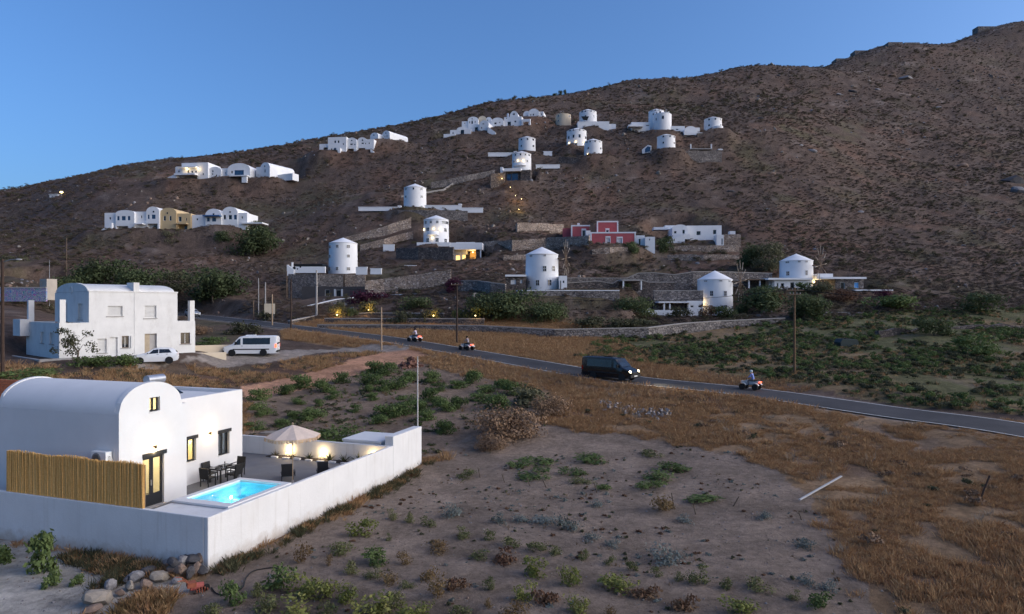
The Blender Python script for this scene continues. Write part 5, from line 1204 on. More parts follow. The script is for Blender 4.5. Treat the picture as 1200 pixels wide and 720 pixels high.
o = house('domed_house', 'small white vaulted house right of the double mill', 809, 157, 258, 0); unit(o,802,817,153.5,158,7,W_,148,[],drop=2,gwin=None); slab(o,816,821,149,153.5,1,3,W_,'chimney'); wedge(o,801,826,154.5,156.5,159,-.8,-.05,W_)
o = house('glass_pavilion', 'small tilted glass pavilion left of the lower upper-slope mill', 758, 180, 240, -.2, 'pavilion'); 
s_ = 240/FX; MB().prism([(-1.6,0),(1.4,.4),(1.6,2.6),(.4,3.0),(-1.7,1.4)], 'y', 0, 2.5).build('frame', W_, o); MB().prism([(-.6,.35),(1.1,.6),(1.3,2.2),(.3,2.5),(-.6,1.6)], 'y', -.05, -.01).build('pane', BLUEPANE, o)
o = house('stone_shelter', 'low stone shelter with posts right of the lower upper-slope mill', 822, 181, 242, 0, 'shelter')
slab(o,818,842,176,183,0,3,STONE_G,'wall'); slab(o,808,833,175.6,176.6,-2,3,CONC,'roof'); slab(o,807.8,809,170,176,-1.5,-1,W_,'post'); slab(o,831.8,833,170,176,-1.5,-1,W_,'post'); slab(o,842,847,174.6,176,0,1.5,W_,'ledge')
# the lit porch under the balcony mill
STND = STONE_D
o = house('porch_house', 'white flat roofed house with a glowing open porch below the balcony mill', 547, 313, 170, -.04)
slab(o,527,565.5,285,293,-1.0,6,W_,'roof'); slab(o,489,528,284.6,289.4,-1.2,4,W_,'terrace_parapet'); slab(o,534,556,283.6,285.0,1,4,W_,'roof_upstand')
unit(o,530.5,546,293.2,311.5,4.5,W_,None,[(533,538.6,298.6,305.4,WARMLIT),(540.6,545.6,297.8,311,WARMLIT)],yoff=1.6,drop=.5)
slab(o,545,549,297.6,311,1.4,1.55,pmat('dark_door', (.03,.025,.02), .5),'door'); slab(o,549,559,293.2,311.5,3.4,3.6,pmat('ochre_wall', (.62,.42,.2), .9),'porch_back'); slab(o,558,561,293.2,312,-.6,3.6,STONE_D,'side_wall')
slab(o,530,566,310,317,-1.2,-.8,pmat('dark_railing', (.04,.055,.06), .4),'balustrade'); slab(o,530,566,312,325,-.8,6,STND,'base'); slab(o,562.8,564.2,293,311,-.8,-.4,W_,'pillar')
lo = MB().ell(((553.5-547)*.2125, 1.2, 3.75), (.14,.14,.10)).build('ceiling_lamp', BULB, o); point_light('porch_light', lo, ((553.5-547)*.2125, 1.0, 3.3), 110, (1,.62,.22), .15)
# glass box under the small lit mill
o = house('glass_house', 'dark stone house with a tall glass front under the small lit mill', 606, 213, 222, -.15); s_ = 222/FX
unit(o,593,610,201.5,215,6,STONE_D,None,[(594,599,204,214,BLUEPANE),(599.8,607,203.4,213,BLUEPANE)],drop=2); slab(o,592,611,198,201.4,-1.2,5,W_,'roof'); slab(o,610.5,622,200,214,-.5,5,STONE_D,'side_wall'); slab(o,586,589,195.4,203,0,1,W_,'pier'); slab(o,589,597,196.6,200,1,2,W_,'parapet')
# red house
o = house('red_house', 'dark red house with white trim and stepped flat roofs', 700, 289.5, 165, -.06); TR = pmat('white_trim', (.74,.74,.75), .85, .05, 2)
unit(o,692.5,744,273.6,289.5,7,REDP,None,[(710.2,714.6,279,286,FRAMEW),(723.4,728.6,279.6,289,FRAMEW)],drop=1.0); unit(o,701,725,258.6,273.6,6,REDP,None,[(711.4,714.6,268,273)],yoff=3.4,drop=1); unit(o,671,692,262,276,6,REDP,None,[(683.6,687.2,267,274.5,DARKPANE)],yoff=5.5,drop=2)
MB().box((660-700)*.206,(671-700)*.206,7.0,12,(289.5-276)*.206-2,(289.5-263.4)*.206).build('wall', REDP, o)
for (a, b_, c_, d_, y0) in ((692,745,272.2,273.8,-.06),(692,693.4,273.8,289.5,-.06),(743.2,744.6,273.8,289.5,-.06),(700.4,726,257.2,258.8,3.34),(700.4,702,258.8,272,3.34),(724.4,726,258.8,272,3.34),(670,693,260.6,262.2,5.44),(670,671.6,262.2,276,5.44)): slab(o,a,b_,c_,d_,y0,y0+.3,TR,'trim')
for (a, b_, c_, d_, y0) in ((709.4,710.1,278,287,-.05),(714.7,715.4,278,287,-.05),(709.4,715.4,277.2,278.9,-.05),(722.4,723.3,278.6,289.4,-.05),(728.7,729.6,278.6,289.4,-.05),(722.4,729.6,277.8,279.5,-.05),(682.6,683.5,265.8,275,5.45),(687.3,688.2,265.8,275,5.45),(682.6,688.2,265,266.9,5.45),(710.6,711.3,266.6,273,3.35),(714.7,715.4,266.6,273,3.35),(710.6,715.4,266,267.9,3.35)): slab(o,a,b_,c_,d_,y0,y0+.2,TR,'window_surround')
slab(o,687,692.4,269.5,283,1.5,3,W_,'side_parapet'); slab(o,678,681,256.8,260.4,8,8.6,W_,'chimney')
o = house('white_annex', 'small white cube house at the right end of the red house', 758, 290, 163, -.1, 'annex'); unit(o,756,767.4,277.8,290,4.5,W_,None,[(760.6,761.8,280,282)]); unit(o,746,756,275.4,289,5,W_,None,[(749,751.4,279.4,288)],yoff=1.2)
# blue-white house to the right
o = house('white_bungalow', 'white bungalow with barrel roofed wing behind the stone terrace', 815, 283, 174, -.08)
unit(o,805,845,264.6,280.5,7,W_,None,[(816,821,271,276),(835,839,269.6,275)],drop=1.5); unit(o,787,805,269,282,8,W_,264,[(789,792,271.4,274.6),(798.6,801.6,270,275)],yoff=-1.6); slab(o,783,806,261.4,266,5,9,W_,'roof_block'); slab(o,769,786,263.8,267,4,7,W_,'side_wing'); wedge(o,773,800,286,276,287.5,-3.6,-3.0,W_); slab(o,799,806,275.6,282,-3.5,-1.7,W_,'stair_wall')
o = house('stone_annex', 'square beige stone house with small roof tank at the terrace end', 857, 287.5, 168, -.08, 'annex'); unit(o,848,868,274.8,287.5,5,STONE_W,None,[],drop=2); unit(o,840,848.2,275.4,287.5,4,W_,None,[(845.6,847,279.6,287)],yoff=-.1); slab(o,857.6,864,270,274.6,2,4,W_,'roof_tank')
# annexes of the three nearer mills
o = house('mill_annex', 'dark stone annex with white roof left of the large mill', 605, 339, 124, 0, 'annex'); unit(o,592.5,616.5,324.6,338.5,5,STONE_D,None,[(598.6,604.6,328,333.4,FRAMEW),(609.4,612,328,332.2,FRAMEW)],drop=1); slab(o,592,617,322.2,324.4,-.5,5,W_,'roof')
o = house('mill_annex', 'narrow white annex on the right side of the large mill', 659, 339.5, 124, 0, 'annex'); unit(o,655.5,664.5,323.4,339.5,4,W_,None,[(656.4,657.6,329,339),(659.4,661.4,329,332)],drop=1)
o = house('mill_annex', 'low white building and pergola left of the lowest mill', 790, 371, 124, 0, 'annex'); unit(o,806,824,352.8,371,5,W_,None,[(809,813,358,360.6),(818,822,358,360.6)],drop=1); slab(o,769,807,353.6,355.2,-2,4,W_,'pergola_roof')
for px in (781.6, 775, 804): slab(o,px,px+1.6,355.2,368,-1.8,-1.5,W_,'pergola_post')
for k in range(9): slab(o,770+k*4.1,771+k*4.1,355.2,356.4,-2,4,WOOD,'pergola_beam')
slab(o,768,806,356,371,4.2,4.6,STONE_D,'rear_wall')
o = house('terrace_wall', 'long low white wall below the dark trees near the field', 742, 369, 121, 0, 'wall'); slab(o,720,763,361.6,368,0,.4,W_,'wall'); slab(o,763,806,363.6,371,.3,.6,W_,'wall')
o = house('mill_annex', 'white ground floor annex around the farthest right mill', 930, 341, 133, 0, 'annex'); unit(o,907.6,950,328.4,341,6,W_,None,[(910.4,912.4,332,339.6),(915,919,332,336),(926,931,331,340),(935.4,939,330.6,337),(948,949.8,331,335)],drop=2); slab(o,899,951,326,328.2,-.6,6,W_,'roof')
o = house('mill_annex', 'stone annex with a light blue shutter right of the farthest mill', 990, 341, 134, 0, 'annex'); unit(o,979,1012,327.4,341,5,STONE_G,None,[(985,990,331,340),(1001,1006.6,331,338,pmat('blue_shutter', (.10,.30,.60), .6, .08, 3))],drop=2); slab(o,962,1013,325,327.2,-.8,5,W_,'roof'); slab(o,962,979,320.6,325,1,5,W_,'roof_dome')
o = house('stone_outhouse', 'low dark stone outhouse with a white ledge by the purple bougainvillea', 1018, 351, 130, 0, 'annex'); slab(o,1002,1034,341.4,351,0,3,STONE_D,'wall'); slab(o,1001,1045,339.6,341.2,-.5,3,W_,'roof')
o = house('pergola', 'long pergola with white posts left of the farthest mill', 890, 341, 136, 0, 'pergola'); slab(o,872,906,327.6,329,-2,4,WOOD,'roof')
for px in (886.6, 898, 874): slab(o,px,px+1.4,329,342,-1.6,-1.3,W_,'post')
o = house('open_shelter', 'dark open shelter built into the wavy stone wall', 740, 340, 128, 0, 'shelter'); slab(o,728,752,328,329.4,-1,3,CONC,'roof'); slab(o,729,730.6,329.4,340,-.8,-.5,W_,'post'); slab(o,750,751.4,329.4,340,-.8,-.5,W_,'post'); slab(o,728,752,329.4,341,3.1,3.4,STONE_D,'rear_wall')
# the dark house by the road and the white walls of its mill
DARKP = pmat('dark_plaster', (.075,.068,.066), .9, .12, .8, .2, 10)
o = house('dark_house', 'dark grey flat house with white framed door below the roadside mill', 390, 354, 140, -.05)
unit(o,353,428,336,354,6,DARKP,None,[(380.6,386.4,339.6,347.4),(393.6,400,339.8,353)],drop=3); slab(o,391.6,393.5,339,353.4,-.12,-.01,FRAMEW,'door_surround'); slab(o,400.1,402,339,353.4,-.12,-.01,FRAMEW,'door_surround')
unit(o,322,352,353,362,5,DARKP,None,[],yoff=1,drop=3)
o = house('white_terrace_wall', 'white curved terrace wall with round openings left of the roadside mill', 358, 322, 152, 0, 'wall'); slab(o,340,381,312.6,320,0,.5,W_,'wall'); wedge(o,336.6,345,310.6,316,323,-.3,.9,W_,'wall'); slab(o,341,342.6,307.6,312.6,.2,.7,W_,'pier'); slab(o,343,377,309.4,311.4,.6,5,BLACKM,'shade_roof')
for px, py, r_ in ((344.8,314.4,.34),(348.6,315.4,.16),(352,313,.2)): MB().tube(((px-358)*.19,-.02,(322-py)*.19), ((px-358)*.19,.03,(322-py)*.19), r_, n=14).build('round_opening', BLACKM, o)
for (x0, x1, y0, y1, D, lb) in ((417,430,313,320,150,'low white garden walls right of the roadside mill'), (434,447,314.6,319.6,150,'short white wall segment on the bank above the driveway'),(449,462,286.6,296,172,'white entrance wall left of the balcony mill'),(474,488,311,318.6,158,'white sloping wall stub above the driveway'),(488,527,314.4,321,158,'long low white wall above the driveway'),(420,470,242.6,245.4,199,'thin white terrace wall left of the solitary mill'),(498,541,240.6,244.6,199,'thin white terrace wall right of the solitary mill'),(541,566,243.6,247.4,196,'white sloping wall at the end of the solitary mill terrace'),(628,656,193,195.6,230,'thin white wall right of the small lit mill'),(572,606,179,181.6,246,'thin white terrace wall left of the rear lit-terrace mill'),(637,647,177.4,181.6,244,'tiny white cube hut right of the rear terrace mill')):
    o = house('garden_wall', lb, (x0+x1)/2, y1, D, 0, 'wall'); slab(o,x0,x1,y0+.8,y1+2,0,.5,W_,'wall'); slab(o,x0-.3,x1+.3,y0,y0+.8,-.06,.56,W_,'coping')
    if x1-x0 > 30: slab(o,x1-4,x1,y0-1.6,y0,-.1,1.2,W_,'pier')
# ridge-top ruins
for (x0, x1, y0, y1, D, lb) in ((980,998,62.5,66,560,'low stone ruin lowest on the right skyline'),(1002,1024,58.5,62.4,570,'long low stone wall on the right skyline'),(1041,1058,51,55.6,600,'stone house with rounded roof on the right skyline'),(1060,1078,47.6,52.4,610,'stone house with white gaps on the right skyline'),(1146,1173,26.6,33.6,690,'largest stone house near the top of the skyline')):
    D, ry = ridge((x0+x1)/2); D -= 4; s_ = D/FX; dy = ry+.6-y1; x0, x1, y0, y1 = x0, x1, y0+dy, y1+dy; p = P((x0+x1)/2, y1, D); o = empty('ridge_house', Vector((p.x, p.y, p.z)), 0); o['_x'] = (x0+x1)/2; o['_y'] = y1; o['_s'] = s_
    y0 = y1-(y1-y0)*.5
    unit(o, x0, x1, y0, y1, 8, STONE_G, None, [(x0+2+k*(x1-x0-4)/4, x0+2+(k+.35)*(x1-x0-4)/4, y0+1.2, y1-1.2) for k in range(4)], drop=6); wedge(o, x0+1, x1-1, y0+.4, y0-.9, y0+.6, 2, 5, STONE_D, 'parapet')
    tag(o, lb, 'ruin')
# hut and painted wall on the left
o = house('concrete_hut', 'small beige concrete hut with one window left of the vaulted house', 52, 341, 112, -.5, 'hut'); unit(o,42,57,327,341,1.6,pmat('hut_render', (.42,.37,.31), .9, .1, 1),None,[(45,47.4,330,335)],drop=1.5)
def graffiti():
    m = bpy.data.materials.new('graffiti'); m.use_nodes = True; n = m.node_tree.nodes; l = m.node_tree.links; b = n['Principled BSDF']; b.inputs['Roughness'].default_value = .9
    tc = n.new('ShaderNodeTexCoord'); nz = n.new('ShaderNodeTexNoise'); nz.inputs['Scale'].default_value = 1.1; nz.inputs['Detail'].default_value = 1.5; nz.inputs['Distortion'].default_value = 3.0; l.new(tc.outputs['Object'], nz.inputs['Vector'])
    r = n.new('ShaderNodeValToRGB'); r.color_ramp.interpolation = 'CONSTANT'; e = r.color_ramp.elements
    for i, (p_, c_) in enumerate(((0,(.35,.37,.40)),(.40,(.06,.22,.40)),(.46,(.36,.05,.30)),(.50,(.42,.42,.44)),(.54,(.05,.07,.16)),(.58,(.10,.34,.34)),(.64,(.33,.33,.35)))):
        if i > 1: e.new(p_)
        e[i].position = p_; e[i].color = (*c_, 1)
    l.new(nz.outputs['Fac'], r.inputs[0]); l.new(r.outputs[0], b.inputs['Base Color']); return m
o = house('painted_wall', 'long low wall covered in colourful graffiti at the left edge', 20, 352, 108, -.08, 'wall'); slab(o,-40,56,338,353.5,0,.3,graffiti(),'wall'); slab(o,-40,56,336.6,337.9,-.06,.36,CONC,'coping')
o = house('brick_wall', 'red brick wall at the left edge behind the villa', 6, 478, 40, -.2, 'wall'); BRK = pmat('red_brick', (.52,.165,.075), .9, .2, 3, .2, 15)
rng = random.Random(4); bme = MB().box(-.14,.14,-.06,.06,-.06,.06).mesh('brick'); bme.materials.append(BRK)
slab(o,-40,30,445.5,560,.03,.2,pmat('mortar', (.42,.36,.31), .95, .1, 5),'mortar_bed')
for r_ in range(12):
    for k in range(9):
        b_ = bpy.data.objects.new('brick', bme); COL.objects.link(b_); b_.parent = o; b_.location = (-1.5+k*.30+(.15 if r_ % 2 else 0), .02+rng.uniform(-.008,.008), .06+r_*.138)
# ------------------------------------------------------------------ stone walls on the slope
def stone_wall(pts, mat, label, thick=.5, coping=None, name='stone_wall', jag=.10, seed=1, auto=False):
    """pts: (photo x, base y, top y, distance)"""
    if auto:
        ds = [min(max(G(x, yb, D*.8).y, D*.85), D*1.15) for x, yb, yt, D in pts]; pts = [(x, yb, yt, d_) for (x, yb, yt, D), d_ in zip(pts, ds)]
    rg = random.Random(seed); base = P(pts[0][0], pts[0][1], pts[0][3]); o = empty(name, base, 0)
    fine = []
    for a, b in zip(pts[:-1], pts[1:]):
        L = (P(b[0],b[1],b[3])-P(a[0],a[1],a[3])).length; n = max(1, int(L/1.6))
        for k in range(n): t = k/n; fine.append([a[i]+(b[i]-a[i])*t for i in range(4)])
    fine.append(list(pts[-1]))
    v = []; f = []; cv = []; cf = []
    for i, (x, yb, yt, D) in enumerate(fine):
        q = P(x, yb, D)-base; zt = P(x, yt, D).z-base.z+(rg.uniform(-jag, jag) if not coping else 0)
        a = P(fine[max(i-1,0)][0], 0, fine[max(i-1,0)][3]); b = P(fine[min(i+1,len(fine)-1)][0], 0, fine[min(i+1,len(fine)-1)][3]); t = Vector((b.x-a.x, b.y-a.y, 0)).normalized(); n_ = Vector((-t.y, t.x, 0))*thick
        gzz = min(q.z, hz(q.x+base.x, q.y+base.y)-base.z)-.6
        for (dx, z) in ((0, gzz), (0, zt), (1, zt), (1, gzz)): v.append((q.x+n_.x*dx+rg.uniform(-.04,.04), q.y+n_.y*dx+rg.uniform(-.04,.04), z))
        if coping:
            for (dx, z) in ((-.12, zt+.004), (-.12, zt+.16), (1.12, zt+.16), (1.12, zt+.004)): cv.append((q.x+n_.x*dx, q.y+n_.y*dx, z))
    for i in range(len(fine)-1):
        f += [(i*4+j, i*4+j+1, (i+1)*4+j+1, (i+1)*4+j) for j in range(3)]; cf += [(i*4+j, i*4+(j+1) % 4, (i+1)*4+(j+1) % 4, (i+1)*4+j) for j in range(4)]
    k = len(fine)-1; f += [(0,3,2,1), (k*4,k*4+1,k*4+2,k*4+3)]
    w = MB().add(v, f).build('wall', mat, o)
    if coping: MB().add(cv, cf+[(0,3,2,1),(k*4,k*4+1,k*4+2,k*4+3)]).build('coping', coping, o)
    tag(o, label, 'wall'); return o
PALE = pmat('pale_coping', (.30,.275,.25), .9, .12, 1.0)
stone_wall([(372,386,381.5,107.5),(450,389,381.6,106.5),(560,391,382.4,104),(650,396,387,101.5),(760,394,385,103),(800,388,380,107),(845,385,377,110),(920,382,373.6,113)], STONE_G, 'long low roadside stone wall with pale coping at the hill foot', .5, PALE, seed=2)
stone_wall([(380,380,374,112),(450,380,374.2,111.5),(567,382,374.4,109)], STONE_D, 'second low stone wall just above the roadside wall', .5, PALE, seed=3)
stone_wall([(340,380,377,112),(371,374,370.6,117),(430,372,367.4,117.5),(520,373,368,115)], STONE_D, 'third low terrace wall under the lit bushes', .5, PALE, seed=4)
stone_wall([(322,371,367,124),(371,362,357,127),(395,357,351.5,130),(440,352,347,134),(532,351,343.5,131),(590,352,342.6,124),(612,360,341.2,121),(726,362,341.2,121)], STONE_G, 'tall coped retaining wall carrying the large mill', .6, W_, seed=5)
stone_wall([(766,356,341.4,125),(824,358,341.4,125)], STONE_G, 'dark coped wall between the leafy tree and lowest mill', .5, PALE, seed=6)
stone_wall([(428,347,329,143),(450,345,327,144),(480,341,323,147),(528,334,316,150)], STONE_W, 'warm rubble bank wall beside the sloping driveway', .6, None, seed=7, auto=True)
stone_wall([(536,342,329.6,140),(560,342,330,140),(575,344,332,138),(592,345,334,134)], STONE_G, 'short grey stone wall below the glowing porch', .5, PALE, seed=8, auto=True)
stone_wall([(404,286,278,170),(430,281,272,174),(455,276,264,178),(482,268,255,182)], STONE_W, 'upper warm rubble terrace wall left of the balcony mill', .6, None, seed=9, auto=True)
stone_wall([(422,295,287,166),(450,290,280,168),(484,282,271,172)], STONE_W, 'lower warm rubble terrace wall left of the balcony mill', .6, None, seed=10, auto=True)
stone_wall([(466,254,246.6,193),(500,256,246.6,192),(548,253,247.6,193)], STONE_G, 'grey rubble wall below the solitary mill', .6, None, seed=11)
stone_wall([(464,303,291,167),(490,305,290,166),(531,306,290,166)], STONE_D, 'dark stone retaining wall left of the glowing porch', .6, None, seed=12, auto=True)
stone_wall([(566,295,283,164),(600,295,282,164),(640,293,279,164),(690,290,276,164)], STONE_W, 'long warm rubble wall left of the red house', .6, None, seed=13, auto=True)
stone_wall([(606,273,261,183),(640,272,262,183),(661,271,263,182)], STONE_W, 'warm rubble wall above left of the red house', .6, None, seed=14, auto=True)
stone_wall([(694,301,293,158),(715,300,290,159),(736,296,289,160)], STONE_W, 'curved warm stone wall in front of the red house', .6, None, seed=15, auto=True)
stone_wall([(590,306,299,146),(618,306,299,146)], STONE_W, 'short warm wall behind the large mill', .5, None, seed=16, auto=True)
stone_wall([(772,299,288,166),(790,299,288.4,165),(828,299,288,164),(866,299,288,164)], STONE_W, 'upper warm terrace wall below the white bungalow', .6, None, seed=17)
stone_wall([(782,309,298.6,160),(825,311,298.6,158),(866,311,298.6,158)], STONE_W, 'lower warm terrace wall below the white bungalow', .6, None, seed=18)
stone_wall([(660,338,326.4,134),(735,338,326.6,134),(748,338,320.8,134),(766,338,320.2,134),(790,338,322.6,134),(812,338,319.2,134),(840,338,319,135),(905,338,321,138)], STONE_G, 'wavy topped stone wall running behind the lower mills', .5, PALE, seed=19)
stone_wall([(664,341,332.4,129.5),(700,341,330,129.5),(718,341,333,129.5),(725,341,328.8,129.5)], STONE_D, 'low wavy stone wall right of the large mill', .5, PALE, seed=20)
stone_wall([(753,342,329,129),(760,342,331.4,129),(790,342,331.4,129)], STONE_D, 'short wavy stone wall right of the open shelter', .5, PALE, seed=21)
stone_wall([(962,374,366.6,117),(1000,374,367,117),(1030,374,367.4,117)], STONE_G, 'field stone wall below the farthest right mill', .5, PALE, seed=22)
stone_wall([(338,334,321.6,149),(370,336,321.6,148),(402,334,321.6,149)], STONE_G, 'grey rubble wall carrying the roadside mill', .6, None, seed=23)
stone_wall([(404,333,322,150),(428,334,323,150)], STONE_W, 'warm rubble wall right of the roadside mill', .6, None, seed=24)
stone_wall([(655,196,184,235),(678,198,185,233),(702,196,185,234)], STONE_D, 'dark stone wall carrying a mill on the upper slope', .6, None, seed=25)
stone_wall([(762,182,176.6,238),(800,183,177,236),(846,182,177,238)], STONE_G, 'grey terrace wall under the lower upper-slope mill', .6, None, seed=26)
stone_wall([(817,163,156.5,256),(848,158,152.5,258)], STONE_D, 'dark terrace wall under the farthest upper mill', .5, None, seed=27)
stone_wall([(575,214,204,216),(592,213,202,218)], STONE_D, 'dark stone wall left of the glass fronted house', .5, None, seed=28)
stone_wall([(505,222,214,214),(545,214,206,218),(580,206,199,224)], STONE_G, 'long rubble wall climbing towards the small lit mill', .5, None, seed=29, auto=True)
stone_wall([(1030,392,388,98),(1090,388,384.6,102),(1200,384,380,104)], STONE_D, 'tumbled dark field wall at the right edge', .6, None, jag=.3, seed=30)
stone_wall([(470,232,229.5,206),(520,224,221.5,210),(540,212,209,220),(566,206,203.4,224)], PALE, 'thin pale path kerb climbing the slope left of the lit mill', .3, None, seed=31, auto=True, jag=.02, name='path_kerb')

# ------------------------------------------------------------------ poles, wires, sign
def pole(x, yt, yb, r, mat, label, arms=(), D=None, lean=0.0, lamp=False, name='utility_pole'):
    b = G(x, yb, 18) if D is None else P(x, yb, D); b.z = hz(b.x, b.y); s = b.y/FX; h = CAMZ-(yt-CY)*s-b.z
    o = empty(name, b, 0)
    MB().tube((0,0,-.6), (lean*h,0,h), r, r*.72, 10).build('post', mat, o)
    for (z, w, dx) in arms:
        ar = MB().box(dx-w/2, dx+w/2, -r-.12, -r-.0, h-z-.06, h-z+.06).build('cross_arm', WOOD, o)
        for k in (-.45,-.15,.15,.45): MB().tube((dx+k*w, -r-.06, h-z+.06), (dx+k*w, -r-.06, h-z+.22), .04, .03, 8).build('insulator', CONC, ar)
    if lamp:
        MB().path([(0,0,h-.25),(.7,-.1,h-.05),(1.3,-.15,h-.02)], .035).build('lamp_arm', STEEL, o); MB().ell((1.5,-.17,h-.03), (.28,.10,.06)).build('lamp_head', SHUTTER, o)
    tag(o, label, 'pole'); return o, Vector((b.x, b.y, b.z+h))
BLKW = pmat('tarred_timber', (.055,.035,.026), .9, .2, 5)
pl0, t0 = pole(3, 304, 436, .15, BLKW, 'dark utility pole with street lamp arm at the left edge', lamp=True, D=57)
pole(447, 360, 413, .11, WOODL, 'short pale timber pole beside the road near the track', D=88)
pole(489.5, 418, 507, .045, pmat('galvanised', (.55,.52,.48), .6, .1, 4), 'thin pale metal pole behind the end of the garden wall', D=43.5, name='metal_pole')
pl1, t1 = pole(535.5, 331, 404, .14, BLKW, 'tall dark utility pole beside the road near the middle', ((.35,1.6,0),), D=95)
pl2, t2 = pole(931, 337, 444, .13, pmat('brown_timber', (.15,.09,.05), .9, .2, 5), 'tall brown utility pole with cross arms in the right field', ((.3,1.9,0),(.75,1.2,0)), D=73)
pl3, t3 = pole(341, 327, 393, .13, BLKW, 'dark utility pole on the near road verge by the van', D=101)
pole(319, 345, 385, .12, WOODL, 'short pale timber pole left of the dark verge pole', D=109)
pole(371, 317, 381, .19, CONC, 'thick pale concrete pole in front of the dark house', D=118)
pole(303, 326, 377, .09, CONC, 'thin pale pole by the roadside sign', D=124)
pole(311, 331, 378, .13, CONC, 'grey concrete pole behind the roadside sign', D=126)
pole(297, 352, 377, .12, WOOD, 'short dark stub pole at the road junction', D=122)
pole(78, 279, 332, .10, WOOD, 'thin utility pole on the slope above the left house', D=150)
pole(58, 305, 329, .04, STEEL, 'thin aerial mast on the concrete hut', D=113, name='aerial_mast')
pole(336, 318, 352, .11, WOOD, 'dark pole left of the dark house', D=140)
pole(495.5, 139, 147, .16, WOOD, 'tiny utility pole on the skyline left of the top houses', D=322)
pole(506, 160, 172, .2, WOOD, 'dark pole on the slope left of the stepped house', D=272)
pole(15, 220, 229, .1, WOOD, 'tiny pole on the far left skyline', D=322)
def wire(a, b, sag, label):
    pts = [a.lerp(b, k/24)-Vector((0,0,sag*4*(k/24)*(1-k/24))) for k in range(25)]
    o = MB().path([p-a for p in pts], .032, 4).build('power_line', BLACKM, None, a); tag(o, label, 'cable')
pr_, tr_ = P(1330, 352, 60), None
wire(t2+Vector((.6,-.2,-.2)), Vector((48, 62, t2.z+.6)), 1.2, 'power line running right from the brown field pole')
wire(t1+Vector((0,-.2,-.2)), t2+Vector((-.6,-.2,-.2)), 1.8, 'power line between the middle dark pole and brown field pole')
wire(t3+Vector((0,0,-.2)), t1+Vector((-.3,0,-.2)), 1.2, 'power line between the verge pole and middle dark pole')
sg = empty('sign_board', P(316, 378, 120), .1); sg.location.z = hz(sg.location.x, sg.location.y)
MB().box(-.9,.9,-.03,.03,1.2,3.0).build('board', CREAM, sg); MB().tube((-.7,.06,0),(-.7,.06,2.6),.04).build('post', STEEL, sg); MB().tube((.7,.06,0),(.7,.06,2.6),.04).build('post', STEEL, sg); tag(sg, 'blank cream roadside board near the road junction', 'sign')
# star-bright lamp on the far left slope
p = G(72, 230.5, 150); st_ = empty('street_light', p, 0); zz = 1.4
MB().tube((0,0,0),(0,0,zz),.08).build('post', STEEL, st_); MB().ell((.2,-.3,zz),(.55,.55,.35)).build('lamp_head', pmat('flood_glow', (1,.9,.5), .5, 0, 1, emit=(1,.8,.35), estr=2.6), st_); tag(st_, 'bright lit lamp on the far left slope near the skyline', 'street light')
o = house('hill_hut', 'tiny white hut beside the bright lamp on the far left slope', 64, 231, G(64, 231, 150).y, 0, 'hut'); slab(o,58,68,228.4,232,0,4,W_,'wall'); slab(o,57.6,68.4,227.8,228.3,-.3,4.3,W_,'roof')
# path and bush lights that glow on the hillside
for (x, y, D, en, lb) in ((395,372,115.5,55,'garden uplight under the bush right of the concrete pole'),(432,366,117.5,28,'garden uplight under the second lit bush'),(508,373,110.5,28,'garden uplight under the bush right of the timber pole'),(557,373,109,16,'garden uplight at the foot of the dark green trees'),(608,247,199,26,'path lamp at the bottom of the lit hillside path'),(604,231,206,30,'path lamp below the glass fronted house'),(611,235,204,30,'path lamp right on the lit hillside path'),(598,221,212,22,'path lamp nearest the glass fronted house'),(588,211,217,16,'lamp strip at the terrace left of the glass house')):
    b = P(x, y, D); b.z = max(b.z, hz(b.x, b.y)); o = empty('garden_light', b, 0); MB().tube((0,0,-.3),(0,0,.35),.03).build('stake', BLACKM, o); MB().ell((0,0,.40),(.075,.075,.07)).build('lamp_head', BULB, o); point_light('glow', o, (.1,-.35,.75), en*2.4, (1,.60,.15), .1); tag(o, lb, 'garden light')
# ------------------------------------------------------------------ rocks and oddments in the foreground
def rockmesh(seed):
    rg = random.Random(seed); bm = bmesh.new(); bmesh.ops.create_icosphere(bm, subdivisions=2, radius=1)
    pl = [(Vector((rg.gauss(0,1), rg.gauss(0,1), rg.gauss(0,1))).normalized(), rg.uniform(.55,.9)) for _ in range(11)]
    for v in bm.verts:
        for n_, d in pl:
            k = v.co.dot(n_)
            if k > d: v.co -= n_*(k-d)
        v.co += Vector((rg.uniform(-.03,.03),)*3)
    me = bpy.data.meshes.new('rock'); bm.to_mesh(me); bm.free(); return me
RK = [pmat('pale_stone', (.27,.23,.185), .9, .2, 3, .4, 12), pmat('grey_stone', (.20,.19,.19), .9, .25, 3, .4, 12), pmat('brown_stone', (.20,.14,.105), .9, .25, 3, .4, 12), pmat('dark_stone', (.07,.066,.068), .9, .25, 3, .4, 12)]
rms = []
for k in range(6):
    row_ = []
    for m in RK: me = rockmesh(20+k); me.materials.append(m); row_.append(me)
    rms.append(row_)
rg = random.Random(12)
rocks = [(113,712,34,22,0),(128,694,18,16,1),(106,722,20,12,2),(150,694,17,11,0),(158,684,20,13,1),(139,700,12,9,2),(186,684,22,16,0),(168,692,16,10,2),(172,676,18,13,3),(148,684,12,9,1),(200,676,14,12,2),(196,666,16,12,1),(207,662,15,12,3),(216,666,18,14,2),(226,666,16,16,1),(212,676,14,12,0),(221,680,16,14,3),(231,676,13,18,2),(205,686,12,9,1),(178,698,12,8,2),(190,696,10,8,0),(160,702,12,8,2),(142,712,12,8,2),(236,676,13,14,3),(203,676,18,13,3),(214,673,17,13,1),(224,672,18,14,3),(232,670,15,13,2),(209,682,14,11,2),(219,668,14,10,3)]
